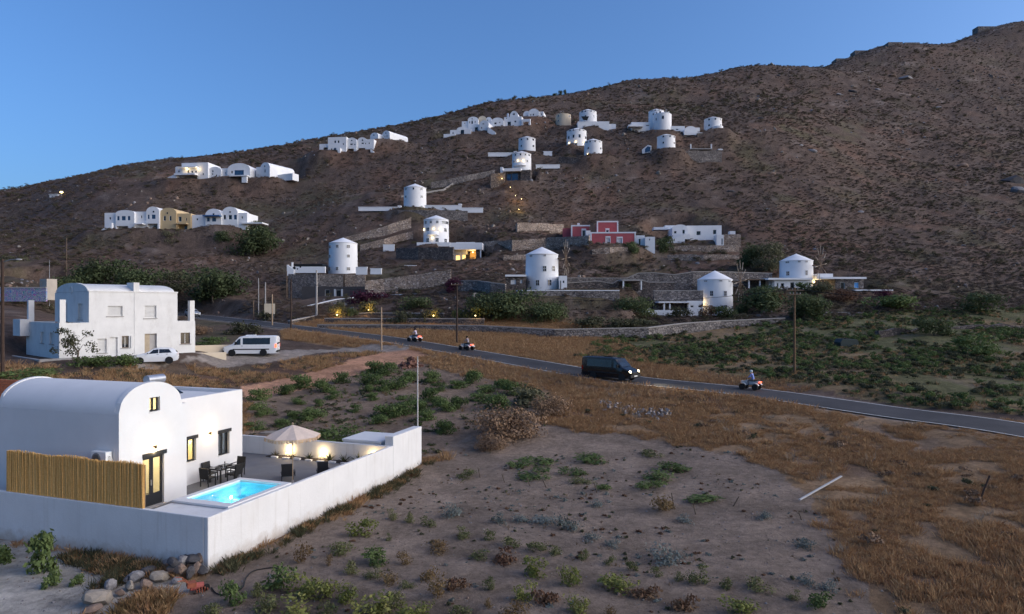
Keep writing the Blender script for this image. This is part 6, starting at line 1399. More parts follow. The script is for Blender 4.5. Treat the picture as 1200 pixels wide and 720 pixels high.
for k, (x, y, w, h, m) in enumerate(rocks):
    b = G(x, y); s = b.y/FX; o = bpy.data.objects.new('rock', rms[k % 6][m]); COL.objects.link(o)
    lift = h*s*.40+(.30 if k >= 24 else .03)
    o.location = b+Vector((0, w*s*.2, lift)); o.scale = (w*s/2*1.12, w*s/2*rg.uniform(.75,1.1), h*s/2*1.15); o.rotation_euler = (rg.uniform(-.3,.3), rg.uniform(-.3,.3), rg.uniform(0,6))
    nm = ['pale','grey','brown','dark'][m]
    lb = 'largest pale boulder at the lower left of the rock pile' if k == 0 else f'{nm} rock in the pile by the garden wall corner'
    tag(o, lb, 'rock', None if k == 0 else f'{nm} rocks by the wall corner')
for nm in ('pale','grey','brown','dark'): number_group([o for o in COL.objects if o.get('group') == f'{nm} rocks by the wall corner'], f'{nm} rock by the wall corner', 'of its colour')
for k, (x, y, w, h) in enumerate(((1062,93,20,7),(1046,90,12,5),(1000,109,12,5),(984,112,14,5),(1030,106,10,4),(1188,214,26,16),(1196,226,20,14),(1128,196,16,8),(952,178,14,8),(940,172,10,5),(1052,152,12,5),(890,140,12,5),(1100,128,14,5),(905,205,12,6),(858,226,12,6),(1010,250,12,5))):
    b = G(x, y, 120); s_ = b.y/FX; o = bpy.data.objects.new('rock_outcrop', rms[k % 6][(1,2,3)[k % 3] if k % 4 else 1]); COL.objects.link(o); o.location = b+Vector((0, 1, h*s_*.12)); o.scale = (w*s_/2, w*s_*.35, h*s_*.55); o.rotation_euler = (rg.uniform(-.2,.2), rg.uniform(-.25,.25), rg.uniform(-.4,.4)); tag(o, 'grey rock outcrop on the right mountain slope', 'rock', 'rock outcrops on the mountain')
number_group([o for o in COL.objects if o.get('group') == 'rock outcrops on the mountain'], 'weathered rock outcrop on the right mountain slope', 'of the outcrops')
rb_ = MB()
for k in range(190):                                       # heap of pale rubble by the road field
    t = rg.random(); x = 706+80*t+rg.gauss(0,2); y = 474+13*t+rg.gauss(0,2.4)+3; b = G(x, y); s = b.y/FX; r_ = rg.uniform(.6,2.0)*s
    m3 = Matrix.Rotation(rg.uniform(0,6),3,(rg.random(),rg.random(),rg.random()+.1)); rb_.rbox((b.x, b.y, b.z+r_*.5+max(0,.25-abs(rg.gauss(0,.25)))), (r_, r_*rg.uniform(.5,1), r_*rg.uniform(.4,.9)), m3)
o = rb_.build('rubble', pmat('pale_rubble', (.27,.235,.21), .95, .35, 1.2)); tag(o, 'heap of pale rubble stones in the dry grass below the road', None, None, 'stuff')
hp_ = MB()
for k in range(120):
    a = rg.uniform(0,6.28); q = abs(rg.gauss(0,.5)); b = G(482, 430); hgt = 1.1*max(0, 1-q/1.1); r_ = rg.uniform(.08,.22)
    hp_.rbox((b.x+q*math.cos(a)*1.5, b.y+q*math.sin(a)*1.2, hz(b.x+q*math.cos(a)*1.5, b.y+q*math.sin(a)*1.2)+hgt*rg.random()), (r_,r_*.7,r_*.6), Matrix.Rotation(rg.uniform(0,6),3,(1,rg.random(),rg.random())))
o = hp_.build('earth_heap', pmat('red_earth', (.17,.085,.06), .95, .4, 1.5)); tag(o, 'heap of red earth and stones at the end of the track', None, None, 'stuff')
def board(x0, y0, x1, y1, w, t, mat, name, label, cat, lift0=.05, lift1=.05):
    a = G(x0, y0); b = G(x1, y1); a.z += lift0; b.z += lift1; d = b-a; L = d.length; o = MB().box(0, L, -w/2, w/2, -t/2, t/2).build(name, mat, None, a); o.rotation_euler = d.to_track_quat('X','Z').to_euler(); tag(o, label, cat); return o
board(937,590,986,566,.10,.05,pmat('white_board', (.42,.41,.40), .8, .1, 3),'plank','long white plank lying in the dry grass','plank',.15,.35)
a = G(1147, 586); b = Vector(((1163-CX)/FX*a.y, a.y+.2, CAMZ-(559-CY)/FX*a.y)); o = MB().tube((0,0,-.2), b-a, .05, .045, 8).tube((b-a)*.99, (b-a)*1.0, .05, .04, 8).build('leaning_post', BLKW, None, a); tag(o, 'dark leaning post in the dry grass near the right edge', 'post')
pts = [G(*q)+Vector((0,0,.03)) for q in ((248,690),(253,696),(262,699),(272,697),(284,690),(288,680),(296,671),(310,668),(322,667),(330,670))]
pts = catmull(pts, 5); o = MB().path([p-pts[0] for p in pts], .022, 6).build('hose', BLACKM, None, pts[0]); tag(o, 'black hose lying on the soil beside the garden wall', 'hose')
b = G(232, 694); jr = empty('rusty_cultivator', b, .6); jr.scale = (.72,.72,.72); RUST = pmat('rust', (.23,.07,.035), .9, .35, 6, .3, 20, col2=(.36,.11,.06)); RPNT = pmat('faded_red', (.36,.09,.07), .7, .3, 5)
MB().tube((-.35,0,.28),(.25,0,.24),.19,.17,14).build('drum', RPNT, jr); MB().box(-.5,-.1,-.22,.2,.3,.52).build('engine', RUST, jr); wh_ = MB().lathe([(.05,-.05),(.15,-.06),(.17,0),(.15,.06),(.05,.05)],16).build('wheel', RUBBER, jr, (.36,-.12,.16)); wh_.rotation_euler = (R(90),0,.3)
MB().path([(-.3,.1,.4),(-.7,.25,.75),(-.95,.3,.78)],.022).path([(-.3,-.1,.4),(-.7,-.2,.75),(-.95,-.3,.78)],.022).build('handlebar', RUST, jr)
for k in range(5): MB().rbox((-.1+.12*k,-.25,.12),(.02,.14,.05),Matrix.Rotation(.7*k,3,'X')).build('tine', RUST, jr)
tag(jr, 'rusty red cultivator lying by the wall corner', 'cultivator')
b = G(996, 407); tk_ = empty('water_tank', b, .1); auto_smooth(MB().prism([(-1.2,-.3),(1.2,-.3),(1.25,.6),(1.0,1.0),(-1.0,1.05),(-1.3,.6)], 'y', 0, 1.6).build('tank', pmat('dark_green_plastic', (.02,.035,.035), .5, .2, 2), tk_), 35); MB().box(-.2,.2,.6,1.0,1.0,1.14).build('lid', BLACKM, tk_); tag(tk_, 'dark green covered tank standing in the right field', 'tank')
for (x, y, w, d, lb) in ((318,508,1.4,.9,'pale stone slab beside the villa in the vine field'),(358,510,1.5,.8,'pale stone slab behind the parasol in the vine field'),(412,512,2.2,.5,'long pale stone slab behind the back garden wall')):
    b = G(x, y); o = MB().prism([(-w/2,-d*.4),(-w*.2,-d/2),(w*.4,-d*.4),(w/2,d*.1),(w*.3,d/2),(-w*.35,d*.45)], 'z', -.05, .10).build('stone_slab', RK[0], None, b); tag(o, lb, 'stone')
# ------------------------------------------------------------------ plants
def leaf_cloud(m, rg, c, r, n, size, flat=.0, shell=.55, aspect=1.0):
    """n leaf faces through an ellipsoid, denser towards its skin, tips uneven"""
    for _ in range(n):
        d = Vector((rg.gauss(0,1), rg.gauss(0,1), rg.gauss(0,1))).normalized(); q = (shell+(1-shell)*rg.random())*(1+rg.gauss(0,.10)) if rg.random() < .75 else rg.random()
        p = Vector((c[0]+d.x*r[0]*q, c[1]+d.y*r[1]*q, c[2]+d.z*r[2]*q)); s = size*rg.uniform(.6,1.4)
        nrm = (d+Vector((rg.gauss(0,.7), rg.gauss(0,.7), rg.gauss(0,.7)+.3))).normalized(); a = nrm.orthogonal().normalized(); a = (Matrix.Rotation(rg.uniform(0,6.28), 3, nrm) @ a); b = nrm.cross(a)
        m.add([p-a*s*.5*aspect, p+b*s*.3, p+a*s*.55*aspect+nrm*s*.1, p-b*s*.3], [(0,1,2,3)])
def crown_mesh(name, seed, r, lobes, n, size, mat, zc=None):
    rg = random.Random(seed); m = MB()
    for k in range(lobes):
        a = rg.uniform(0,6.28); q = rg.uniform(.15,.62); rr = rg.uniform(.38,.6)
        c = (r[0]*q*math.cos(a), r[1]*q*math.sin(a), r[2]*(1+rg.uniform(-.45,.62)))
        leaf_cloud(m, rg, c, (r[0]*rr, r[1]*rr, r[2]*rr*.85), n//lobes, size)
    me = m.mesh(name); me.materials.append(mat); return me
def trunk_mesh(seed, h, r, limbs, mat, spread=.5):
    rg = random.Random(seed); m = MB(); pts = [Vector((0,0,-.3)), Vector((rg.uniform(-.1,.1)*h, rg.uniform(-.1,.1)*h, h*.5)), Vector((rg.uniform(-.15,.15)*h, rg.uniform(-.15,.15)*h, h))]
    m.tube(pts[0], pts[1], r, r*.75, 7); m.tube(pts[1], pts[2], r*.75, r*.45, 7)
    for k in range(limbs):
        a = rg.uniform(0,6.28); st_ = pts[1].lerp(pts[2], rg.random()); e = st_+Vector((math.cos(a)*spread*h, math.sin(a)*spread*h, rg.uniform(.3,.7)*h)); m.tube(st_, e, r*.4, r*.14, 5)
    me = m.mesh('trunk'); me.materials.append(mat); return me
BARK = pmat('bark', (.10,.075,.055), .95, .3, 6, .4, 20)
GR_D = leafmat('dark_green_leaves', [(.042,.055,.025), (.078,.10,.042), (.125,.15,.062)])
GR_M = leafmat('green_leaves', [(.055,.078,.026), (.10,.14,.045), (.16,.205,.07)])
GR_O = leafmat('olive_leaves', [(.045,.048,.026), (.085,.085,.045), (.13,.125,.07)])
GR_Y = leafmat('yellow_green_leaves', [(.11,.125,.03), (.175,.19,.05), (.27,.25,.085)])
BR = leafmat('withered_leaves', [(.10,.06,.028), (.17,.11,.05), (.25,.18,.085)])
RDL = leafmat('red_brown_leaves', [(.085,.04,.024), (.14,.075,.045), (.17,.11,.06)])
SIL = leafmat('silver_leaves', [(.10,.115,.10), (.17,.19,.17), (.24,.26,.24)])
SCR = leafmat('scrub_twigs', [(.075,.055,.039), (.11,.078,.057), (.145,.10,.074), (.12,.095,.062), (.18,.145,.118)], trans=.1)
BOU = leafmat('magenta_bracts', [(.04,.012,.022), (.07,.016,.036), (.10,.03,.055)])
DRY = leafmat('dry_grass', [(.30,.155,.07), (.40,.23,.11), (.50,.34,.18), (.34,.18,.085), (.36,.28,.20)], trans=.3)
def shrub_set(mat, seed0, n=900, size=.10, k=3, r=(1,1,.55), lobes=7): return [crown_mesh('crown', seed0+i, r, lobes, n, size, mat) for i in range(k)]
SETS = {}
def plant(name, x, yb, D, w, h, mset, label, cat, group=None, trunk=None, zbase=0.0, sub='crown', rg=random.Random(3)):
    """a plant w by h photo pixels big, its foot at photo (x, yb)"""
    b = G(x, yb) if D is None else P(x, yb, D)
    if D is not None: b.z = hz(b.x, b.y) if abs(hz(b.x, b.y)-b.z) < 2.5 else b.z
    s = b.y/FX; me = rg.choice(mset); o = empty(name, b, rg.uniform(0,6.28))
    zz = [v.co.z for v in me.vertices] if '_ext' not in me else None
    if zz is not None:
        xs = [abs(v.co.x) for v in me.vertices]+[abs(v.co.y) for v in me.vertices]; xs.sort(); zz.sort(); me['_ext'] = [xs[int(len(xs)*.985)], zz[int(len(zz)*.015)], zz[int(len(zz)*.985)]]
    ex, z0, z1 = me['_ext']; sx = w*s/2/ex; sz = h*s*(1-zbase)/(z1-z0)
    c_ = bpy.data.objects.new(sub, me); COL.objects.link(c_); c_.parent = o; c_.scale = (sx, sx, sz); c_.location = (0,0,-z0*sz+h*s*zbase-.04)
    if trunk:
        t_ = bpy.data.objects.new('trunk', trunk); COL.objects.link(t_); t_.parent = o; hs = max(h*s*(zbase+.35), .3); t_.scale = (hs, hs, hs)
    tag(o, label, cat, group); return o
TR1 = trunk_mesh(1, 1.0, .07, 6, BARK); TR2 = trunk_mesh(2, 1.0, .045, 7, BARK, .6)
trees_d = [crown_mesh('crown', 100+i, (1,1,.62), 13, 3200, .085, GR_D) for i in range(3)]
trees_o = [crown_mesh('crown', 110+i, (1,1,.62), 12, 2400, .085, GR_O) for i in range(2)]
bush_m = [crown_mesh('crown', 120+i, (1,1,.55), 9, 1300, .11, GR_M) for i in range(3)]
bush_d = [crown_mesh('crown', 130+i, (1,1,.6), 9, 1300, .11, GR_D) for i in range(2)]
bush_o = [crown_mesh('crown', 140+i, (1,1,.55), 8, 900, .12, GR_O) for i in range(3)]
dry_b = [crown_mesh('crown', 150+i, (1,1,.5), 11, 3800, .06, leafmat('dry_twigs', [(.14,.085,.05), (.22,.14,.085), (.28,.185,.115)], trans=.1)) for i in range(2)]
boug = [crown_mesh('crown', 160, (1,1,.5), 8, 1300, .10, BOU)]; ruddy = [crown_mesh('crown', 165, (1,1,.5), 8, 1200, .11, RDL)]
thin = []
rg = random.Random(77); m = MB()
for k in range(13):
    a = rg.uniform(0,6.28); q = rg.uniform(.3,.85); leaf_cloud(m, rg, (q*math.cos(a), q*math.sin(a), rg.uniform(.5,1.5)), (.30,.30,.16), 60, .10)
me = m.mesh('crown'); me.materials.append(GR_O); thin = [me]
for (x, y, D, w, h, ms, lb) in (
    (78,343,140,44,30,trees_d,'dark bushy tree behind the concrete hut'),(122,341,146,66,40,trees_d,'broad dark tree rising behind the vaulted roof'),(166,345,143,54,34,trees_d,'dark tree behind the right half of the vaulted roof'),(250,357,143,70,44,trees_d,'largest dark tree right of the two storey house, by the road'),(212,349,150,44,28,trees_o,'olive toned tree between the house and the big roadside tree'),(298,298,180,52,38,trees_d,'round dark tree at the right end of the vaulted terrace'),(200,290,184,26,22,trees_o,'small olive tree in front of the ochre house'),(32,326,172,56,28,trees_o,'grey green tree above the graffiti wall'),(265,284,184,26,16,trees_d,'small dark tree in front of the terrace right end'),(310,372,121,26,16,bush_o,'olive bush at the foot of the roadside sign'),
    (566,381,112.5,56,38,trees_d,'dark green tree right of the middle utility pole'),(602,380,113,60,38,trees_d,'tallest dark green tree below the coped retaining wall'),(637,380,112,48,28,trees_d,'right end tree of the dark row below the retaining wall'),(745,366,119.5,46,27,trees_d,'dark leafy tree in front of the coped wall by the white low wall'),(880,320,150,32,30,trees_d,'dark tree left of the farthest mill, near the stone annex'),(906,324,147,40,40,trees_o,'tall olive tree directly left of the farthest mill'),(892,372,122,56,34,trees_d,'dark garden tree below the long pergola'),(943,381,114,50,34,trees_d,'round dark tree in front of the right field pole'),(1094,390,98,44,24,bush_d,'low dark bush in the right field'),(1144,421,84,44,28,bush_m,'rounded green bush standing alone in the right field'),(1150,372,117,44,26,bush_d,'dark bush near the right field edge'),(1035,368,120,60,18,bush_m,'wide green bush below the stone outhouse'),(250,208,246,34,10,bush_d,'dark shrubs in front of the verandah house'),(300,260,190,20,12,bush_d,'dark shrub behind the right end of the terrace'),
    (735,330,128,8,8,bush_m,'tiny shrub by the open shelter'),(778,297,165,22,20,bush_d,'dark bush left of the bungalow terrace wall'),(740,297,160,18,15,bush_d,'dark bush by the red house corner')):
    plant('tree' if h > 20 else 'bush', x, y, D, w, h*.86, ms, lb, 'tree' if h > 20 else 'bush', None, TR1, .08 if h > 20 else .0)
for (x, y, D, w, h, ms, lb) in ((828,373,118,20,15,ruddy,'reddish bush in front of the lowest mill annex'),(850,373,117.5,28,14,bush_d,'dark clipped bush in front of the lowest mill'),(795,372,119,28,11,bush_o,'olive bush under the white pergola'),(900,345,127,44,12,ruddy,'red brown flowering hedge left of the farthest mill'),(960,343,128,36,14,bush_o,'olive bush at the foot of the farthest mill'),(985,348,126,40,13,ruddy,'dark red bush in front of the stone annex'),(1036,347,127,18,12,boug,'purple bougainvillea by the stone outhouse'),(430,357,128,46,15,boug,'purple bougainvillea on the bank below the dark house'),(530,352,128,26,16,boug,'purple bougainvillea left of the dark trees'),(395,373,116,24,18,bush_o,'lit bush right of the concrete pole'),(432,367,118,26,16,bush_o,'second lit bush along the terrace wall'),(508,374,111,30,18,bush_o,'lit bush right of the short timber pole'),(470,374,112,36,14,bush_o,'grey green bush between the lit bushes'),(540,376,111,20,16,bush_d,'dark bush behind the middle utility pole'),(412,372,117,16,10,bush_d,'small dark bush between the lit bushes'),(490,362,120,40,14,bush_d,'dark scrub above the lit bushes'),
    (600,514,None,92,34,dry_b,'large brown dry shrub in the field right of the metal pole'),(648,487,None,50,22,dry_b,'smaller brown dry shrub behind the large dry shrub'),(575,530,None,40,18,dry_b,'low dry shrub by the end of the garden wall'),(612,474,None,60,20,bush_o,'olive shrub below the road near the dry shrubs'),
    (112,430,None,46,12,bush_m,'low green bush in front of the two storey house'),(138,430,None,40,14,bush_m,'low green bush beside the parked hatchback'),(20,448,None,60,14,bush_m,'low green bush behind the villa roof'),(55,440,None,40,9,bush_m,'flat green bush at the foot of the two storey house'),(250,404,None,40,9,bush_m,'green plants behind the low cream wall'),(285,392,None,40,14,bush_o,'olive shrubs on the road bank behind the van'),(230,392,None,30,10,dry_b,'dry shrub on the bank right of the two storey house'),
    (940,345,129,20,10,bush_m,'bright green shrub under the farthest mill'),(868,360,125,20,14,bush_d,'dark shrub right of the lowest mill'),(755,378,113,40,10,bush_o,'reedy olive shrub in front of the white low wall'),(690,380,110,50,14,bush_o,'pale reedy shrub right of the dark tree row'),(725,379,111,40,12,bush_o,'reedy shrub below the retaining wall end'),(657,ridge(657)[1]+1,ridge(657)[0],6,5,bush_d,'tiny dark tree on the skyline above the mills'),(662,ridge(662)[1]+1,ridge(662)[0],4,6,bush_d,'tiny tall tree on the skyline above the mills'),(650,ridge(650)[1]+1,ridge(650)[0],6,3,bush_d,'tiny low bush on the skyline above the mills')):
    plant('bush', x, y, D, w, h, ms, lb, 'bush')
plant('tree', 88, 419, 62, 44, 42, thin, 'sparse young tree in front of the two storey house', 'tree', None, TR2, .30)
# vine rows behind the villa
for (x, y, w, h) in ((303,469,28,13),(330,464,26,13),(352,455,32,15),(378,460,30,15),(305,487,26,15),(348,474,22,8),(376,476,13,9),(401,449,20,13),(392,467,22,9),(417,483,18,9),(438,437,28,13),(455,440,32,15),(432,452,34,15),(450,458,26,13),(470,456,36,15),(428,460,18,9),(437,469,18,9),(478,474,26,11),(505,470,26,15),(515,476,18,11),(450,490,32,15),(470,487,32,15),(490,482,26,13),(520,482,32,15),(540,478,22,13),(440,498,26,11),(500,492,26,11),(560,470,26,9),(580,478,36,17),(605,462,32,15),(557,450,26,15),(505,448,26,13),(515,458,22,9),(570,460,26,9),(520,508,26,15),(370,492,36,13),(345,491,20,9),(300,503,24,9),(330,500,22,9),(398,519,64,18),(430,521,42,16),(455,523,24,12),(378,526,26,12),(620,470,22,11),(640,478,22,11),(480,445,24,10),(535,455,22,9),(590,455,26,10)):
    plant('vine_bush', x, y, None, w, h, bush_m, 'low green vine bush in the field behind the villa', 'vine', 'green vine bushes behind the villa')
# crops in the sandy field
cr_g = shrub_set(GR_Y, 200, 420, .17, 3, (1,1,.8), 6); cr_G = shrub_set(GR_M, 210, 460, .17, 2, (1,1,.8), 6); cr_y = shrub_set(leafmat('crop_olive', [(.08,.088,.034), (.13,.138,.055), (.19,.18,.08)]), 220, 380, .15, 3, (1,1,.75), 5); cr_b = shrub_set(BR, 230, 380, .13, 3, (1,1,.8), 5); cr_r = shrub_set(RDL, 240, 340, .15, 2, (1,1,.4), 5); cr_s = shrub_set(SIL, 250, 380, .12, 2, (1,1,.45), 6)
KIND = {'g': (cr_g, 'yellow green crop plant in the sandy field', 'yellow green crop plants'), 'G': (cr_G, 'dark green crop plant in the sandy field', 'dark green crop plants'), 'y': (cr_y, 'olive crop plant in the sandy field', 'olive crop plants'), 'b': (cr_b, 'withered brown crop plant in the sandy field', 'withered crop plants'), 'r': (cr_r, 'dried reddish plant lying flat in the sandy field', 'dried red plants'), 's': (cr_s, 'silvery grey low herb in the sandy field', 'silvery herbs')}
CROPS = [(423,628,34,19,'g'),(440,661,32,19,'G'),(402,648,38,13,'y'),(358,659,24,23,'b'),(385,663,11,15,'b'),(410,673,22,15,'y'),(437,678,24,15,'y'),(458,684,26,15,'b'),(476,689,20,11,'y'),(470,661,24,15,'b'),(500,681,24,17,'b'),(515,703,32,27,'b'),(532,691,32,13,'r'),(574,691,15,17,'y'),(461,609,15,13,'y'),(479,613,15,11,'y'),(502,617,20,13,'y'),(456,634,9,9,'y'),(544,630,22,13,'y'),(572,633,16,11,'y'),(531,607,32,16,'s'),(583,613,22,11,'s'),(510,646,42,11,'b'),(560,656,26,13,'y'),(590,659,36,13,'r'),(627,676,32,23,'g'),(669,686,26,23,'g'),(720,691,46,17,'g'),(755,698,36,11,'r'),(800,713,34,15,'r'),(818,685,28,23,'y'),(795,681,14,13,'y'),(742,669,18,13,'y'),(770,676,15,11,'y'),(714,662,15,11,'y'),(683,656,15,13,'y'),(600,641,24,11,'y'),(632,646,28,13,'y'),(650,651,18,13,'y'),(617,703,28,21,'g'),(641,707,32,15,'r'),(679,717,30,19,'g'),(600,721,38,19,'b'),(573,712,14,13,'b'),(718,724,18,13,'b'),(870,720,42,19,'g'),(886,692,36,13,'y'),(850,690,18,13,'y'),(895,609,22,11,'s'),(960,713,28,19,'G'),(972,692,22,13,'s'),(930,704,16,13,'y'),(942,684,28,11,'s'),(946,642,32,11,'s'),(784,657,54,17,'s'),(664,619,36,16,'s'),(640,613,40,9,'s'),(718,641,20,11,'s'),(692,633,26,9,'s'),(610,612,24,9,'s'),(800,612,24,9,'s'),(700,594,20,8,'s'),
 (328,691,36,26,'G'),(354,697,42,25,'g'),(382,702,32,23,'g'),(407,706,30,21,'g'),(272,708,28,28,'G'),(310,718,38,24,'y'),(346,724,52,22,'g'),(432,722,52,26,'g'),(484,726,42,18,'g'),(300,700,20,16,'y'),(460,712,30,20,'y'),(540,724,26,14,'y'),(250,722,30,16,'y'),(380,724,30,16,'y'),
 (692,541,42,8,'G'),(790,552,36,10,'G'),(772,562,34,10,'G'),(765,573,36,12,'G'),(628,545,50,8,'G'),(605,549,24,8,'G'),(625,558,50,8,'G'),(670,557,34,8,'G'),(680,566,30,8,'y'),(709,575,20,9,'G'),(776,598,36,20,'b'),(825,588,40,8,'G'),(545,560,26,10,'y'),(760,535,30,7,'y')]
for (x, y, w, h, k) in CROPS:
    plant('crop_plant', x, y, None, w, h, *KIND[k][:1], KIND[k][1], 'plant', KIND[k][2], sub='foliage')
number_group([o for o in COL.objects if o.get('group') == 'green vine bushes behind the villa'], 'low green vine bush behind the villa', 'in that field')
for (_, lb_, gr_) in KIND.values(): number_group([o for o in COL.objects if o.get('group') == gr_], lb_, 'of its kind')
vine_l = shrub_set(GR_M, 260, 520, .26, 2, (1,1,1.0), 7)
for (x, y, w, h, lb) in ((47,671,30,46,'tall leafy green vine in the pale sand by the street wall'),(60,690,20,20,'small round green vine below the tall vine'),(90,687,16,13,'smallest green vine in the pale sand, right of the others'),(3,660,24,20,'green vine at the left edge of the pale sand')):
    plant('sand_vine', x, y, None, w, h, vine_l, lb, 'vine', sub='foliage')
rg = random.Random(9)
for (x0, y0, x1, y1) in ((592,566,588,556),(622,570,617,560),(641,572,636,562),(700,578,696,566),(790,596,787,578),(816,603,812,590),(858,594,866,582),(940,610,936,600),(563,560,560,548)):
    a = G(x0, y0); b = Vector(((x1-CX)/FX*a.y, a.y, CAMZ-(y1-CY)/FX*a.y)); o = MB().tube((0,0,-.1), b-a, .03, .02, 6).tube((b-a)*.6, (b-a)*.6+Vector((rg.uniform(-.2,.2),.1,.15)), .018, .01, 5).build('vine_stump', BARK, None, a); tag(o, 'bare brown vine stump in the sandy field', 'vine', 'bare vine stumps in the sandy field')

number_group([o for o in COL.objects if o.get('group') == 'bare vine stumps in the sandy field'], 'bare brown vine stump in the sandy field', 'of the stumps')
# ------------------------------------------------------------------ grass and scrub nobody could count
def scatter(name, label, X, Y, scl, srcs, zoff=-.02, seed=1):
    rs = np.random.RandomState(seed); n = len(X); Z = H(X, Y)+zoff
    me = bpy.data.meshes.new(name); me.vertices.add(n); me.vertices.foreach_set('co', np.stack([X, Y, Z], -1).reshape(-1))
    a = me.attributes.new('rot', 'FLOAT_VECTOR', 'POINT'); a.data.foreach_set('vector', np.stack([rs.normal(0,.08,n), rs.normal(0,.08,n), rs.uniform(0,6.283,n)], -1).reshape(-1))
    a = me.attributes.new('scl', 'FLOAT_VECTOR', 'POINT'); a.data.foreach_set('vector', np.stack([scl, scl, scl*rs.uniform(.7,1.25,n)], -1).reshape(-1))
    a = me.attributes.new('idx', 'INT', 'POINT'); a.data.foreach_set('value', rs.randint(0, len(srcs), n).astype(np.int32))
    o = bpy.data.objects.new(name, me); COL.objects.link(o)
    ng = bpy.data.node_groups.new(name+'_scatter', 'GeometryNodeTree')
    ng.interface.new_socket(name='Geometry', in_out='INPUT', socket_type='NodeSocketGeometry'); ng.interface.new_socket(name='Geometry', in_out='OUTPUT', socket_type='NodeSocketGeometry')
    N = ng.nodes; L = ng.links; gi = N.new('NodeGroupInput'); go = N.new('NodeGroupOutput'); ip = N.new('GeometryNodeInstanceOnPoints'); jn = N.new('GeometryNodeJoinGeometry')
    for me_ in reversed(srcs):
        so = bpy.data.objects.new(me_.name, me_); oi = N.new('GeometryNodeObjectInfo'); oi.inputs['Object'].default_value = so; oi.inputs['As Instance'].default_value = True; L.new(oi.outputs['Geometry'], jn.inputs[0])
    L.new(gi.outputs[0], ip.inputs['Points']); L.new(jn.outputs[0], ip.inputs['Instance']); ip.inputs['Pick Instance'].default_value = True
    def na(nm, ty):
        q = N.new('GeometryNodeInputNamedAttribute'); q.data_type = ty; q.inputs['Name'].default_value = nm; return q.outputs[0]
    L.new(na('idx', 'INT'), ip.inputs['Instance Index']); e2r = N.new('FunctionNodeEulerToRotation'); L.new(na('rot', 'FLOAT_VECTOR'), e2r.inputs[0]); L.new(e2r.outputs[0], ip.inputs['Rotation']); L.new(na('scl', 'FLOAT_VECTOR'), ip.inputs['Scale'])
    L.new(ip.outputs[0], go.inputs[0]); md = o.modifiers.new('scatter', 'NODES'); md.node_group = ng
    tag(o, label, None, None, 'stuff'); return o
def tuft(seed, n, h, spread, mat, w=.012):
    rg = random.Random(seed); m = MB()
    for k in range(n):
        a = rg.uniform(0,6.28); q = abs(rg.gauss(0,spread)); b = Vector((q*math.cos(a), q*math.sin(a), 0)); L = h*rg.uniform(.5,1.2); t = rg.uniform(.05,.75); d = Vector((math.cos(a)*math.sin(t), math.sin(a)*math.sin(t), math.cos(t))); s = Vector((-math.sin(a), math.cos(a), 0))*w
        md_ = b+d*L*.55+Vector((0,0,L*.08)); e = b+d*L+Vector((0,0,-L*.06)); m.add([b-s, b+s, md_+s*.8, e, md_-s*.8], [(0,1,2,3,4)])
    me = m.mesh('tuft'); me.materials.append(mat); return me
rs = np.random.RandomState(4)
def rand_poly(poly, dens, dmax=1e9, excl=()):
    px = np.array(poly); x0, y0 = px.min(0); x1, y1 = px.max(0); y1 = min(y1, dmax); n = int((x1-x0)*(y1-y0)*dens); X = rs.uniform(x0, x1, n); Y = rs.uniform(y0, y1, n)
    k = inpoly(X, Y, poly) & (np.abs(X/Y) < .9)
    wx_ = X+fbm(X/1.6, Y/1.6, 4, 95)*1.9; wy_ = Y+fbm(X/1.6, Y/1.6, 4, 96)*1.9
    for e in excl: k &= ~(inpoly(X, Y, e) if e is VPOLY or e is LPOLY else inpoly(wx_, wy_, e))
    return X[k], Y[k]
VPOLY = [tuple(VW(p, q).xy) for p, q in ((-.05,-.05),(17.7,-.05),(17.7,1.0),(16.8,3.6),(14.2,3.6),(14.2,15.6),(-.05,15.6))]
LPOLY = [tuple(LW(p, q).xy) for p, q in ((-2.7,-.2),(10.5,-.2),(10.5,10.2),(-2.7,10.2))]
d1 = [tuft(1,18,.26,.13,DRY,.009), tuft(2,22,.34,.16,DRY,.009), tuft(3,16,.20,.16,DRY,.010)]
soft = [ZP['soil'], ZP['sand'], ZP['vine'], ZP['track'], ZP['grav'], VPOLY, LPOLY]
def roadclear(X, Y, m=.3):
    d, _ = road_near(X, Y); k = d > RHW+m; return X[k], Y[k]
X, Y = rand_poly(ZP['dry'], 34, 60, soft); k = fbm(X/2.5, Y/2.5, 3, 81)+.35*fbm(X/.9, Y/.9, 2, 83) > -.20; X, Y = roadclear(X[k], Y[k])
scatter('dry_grass', 'golden dry grass covering the field right of the sandy plot', X, Y, rs.uniform(.45,1.15,len(X))*(1+.45*fbm(X/4, Y/4, 2, 82)), d1, seed=2)
X, Y = rand_poly(ZP['dry'], 7, 125, soft); k = Y > 55; X, Y = roadclear(X[k], Y[k], .4)
X2, Y2 = rand_poly(gpoly([(330,398),(700,425),(900,470),(960,450),(700,385),(380,380)]), 6, 130, [ZP['green']]); X2, Y2 = roadclear(X2, Y2, .5)
X5, Y5 = rand_poly(ZP['dry'], .30, 66, soft); X5, Y5 = roadclear(X5, Y5, .8); k5 = fbm(X5/6, Y5/6, 3, 98) > .0
scatter('dry_undergrowth', 'grey brown low dry bushes among the golden grass', X5[k5], Y5[k5], rs.uniform(.5,1.5,k5.sum()), [crown_mesh('tuft', 330+i, (.45,.45,.16), 5, 130, .10, MATS['dry_twigs']) for i in range(2)]+[crown_mesh('tuft', 333, (.35,.35,.14), 5, 110, .10, GR_O), tuft(44,26,.42,.2,leafmat('grey_straw', [(.24,.20,.15), (.36,.31,.24), (.30,.24,.17)]),.010), tuft(45,26,.36,.25,MATS['grey_straw'],.010)], seed=18)
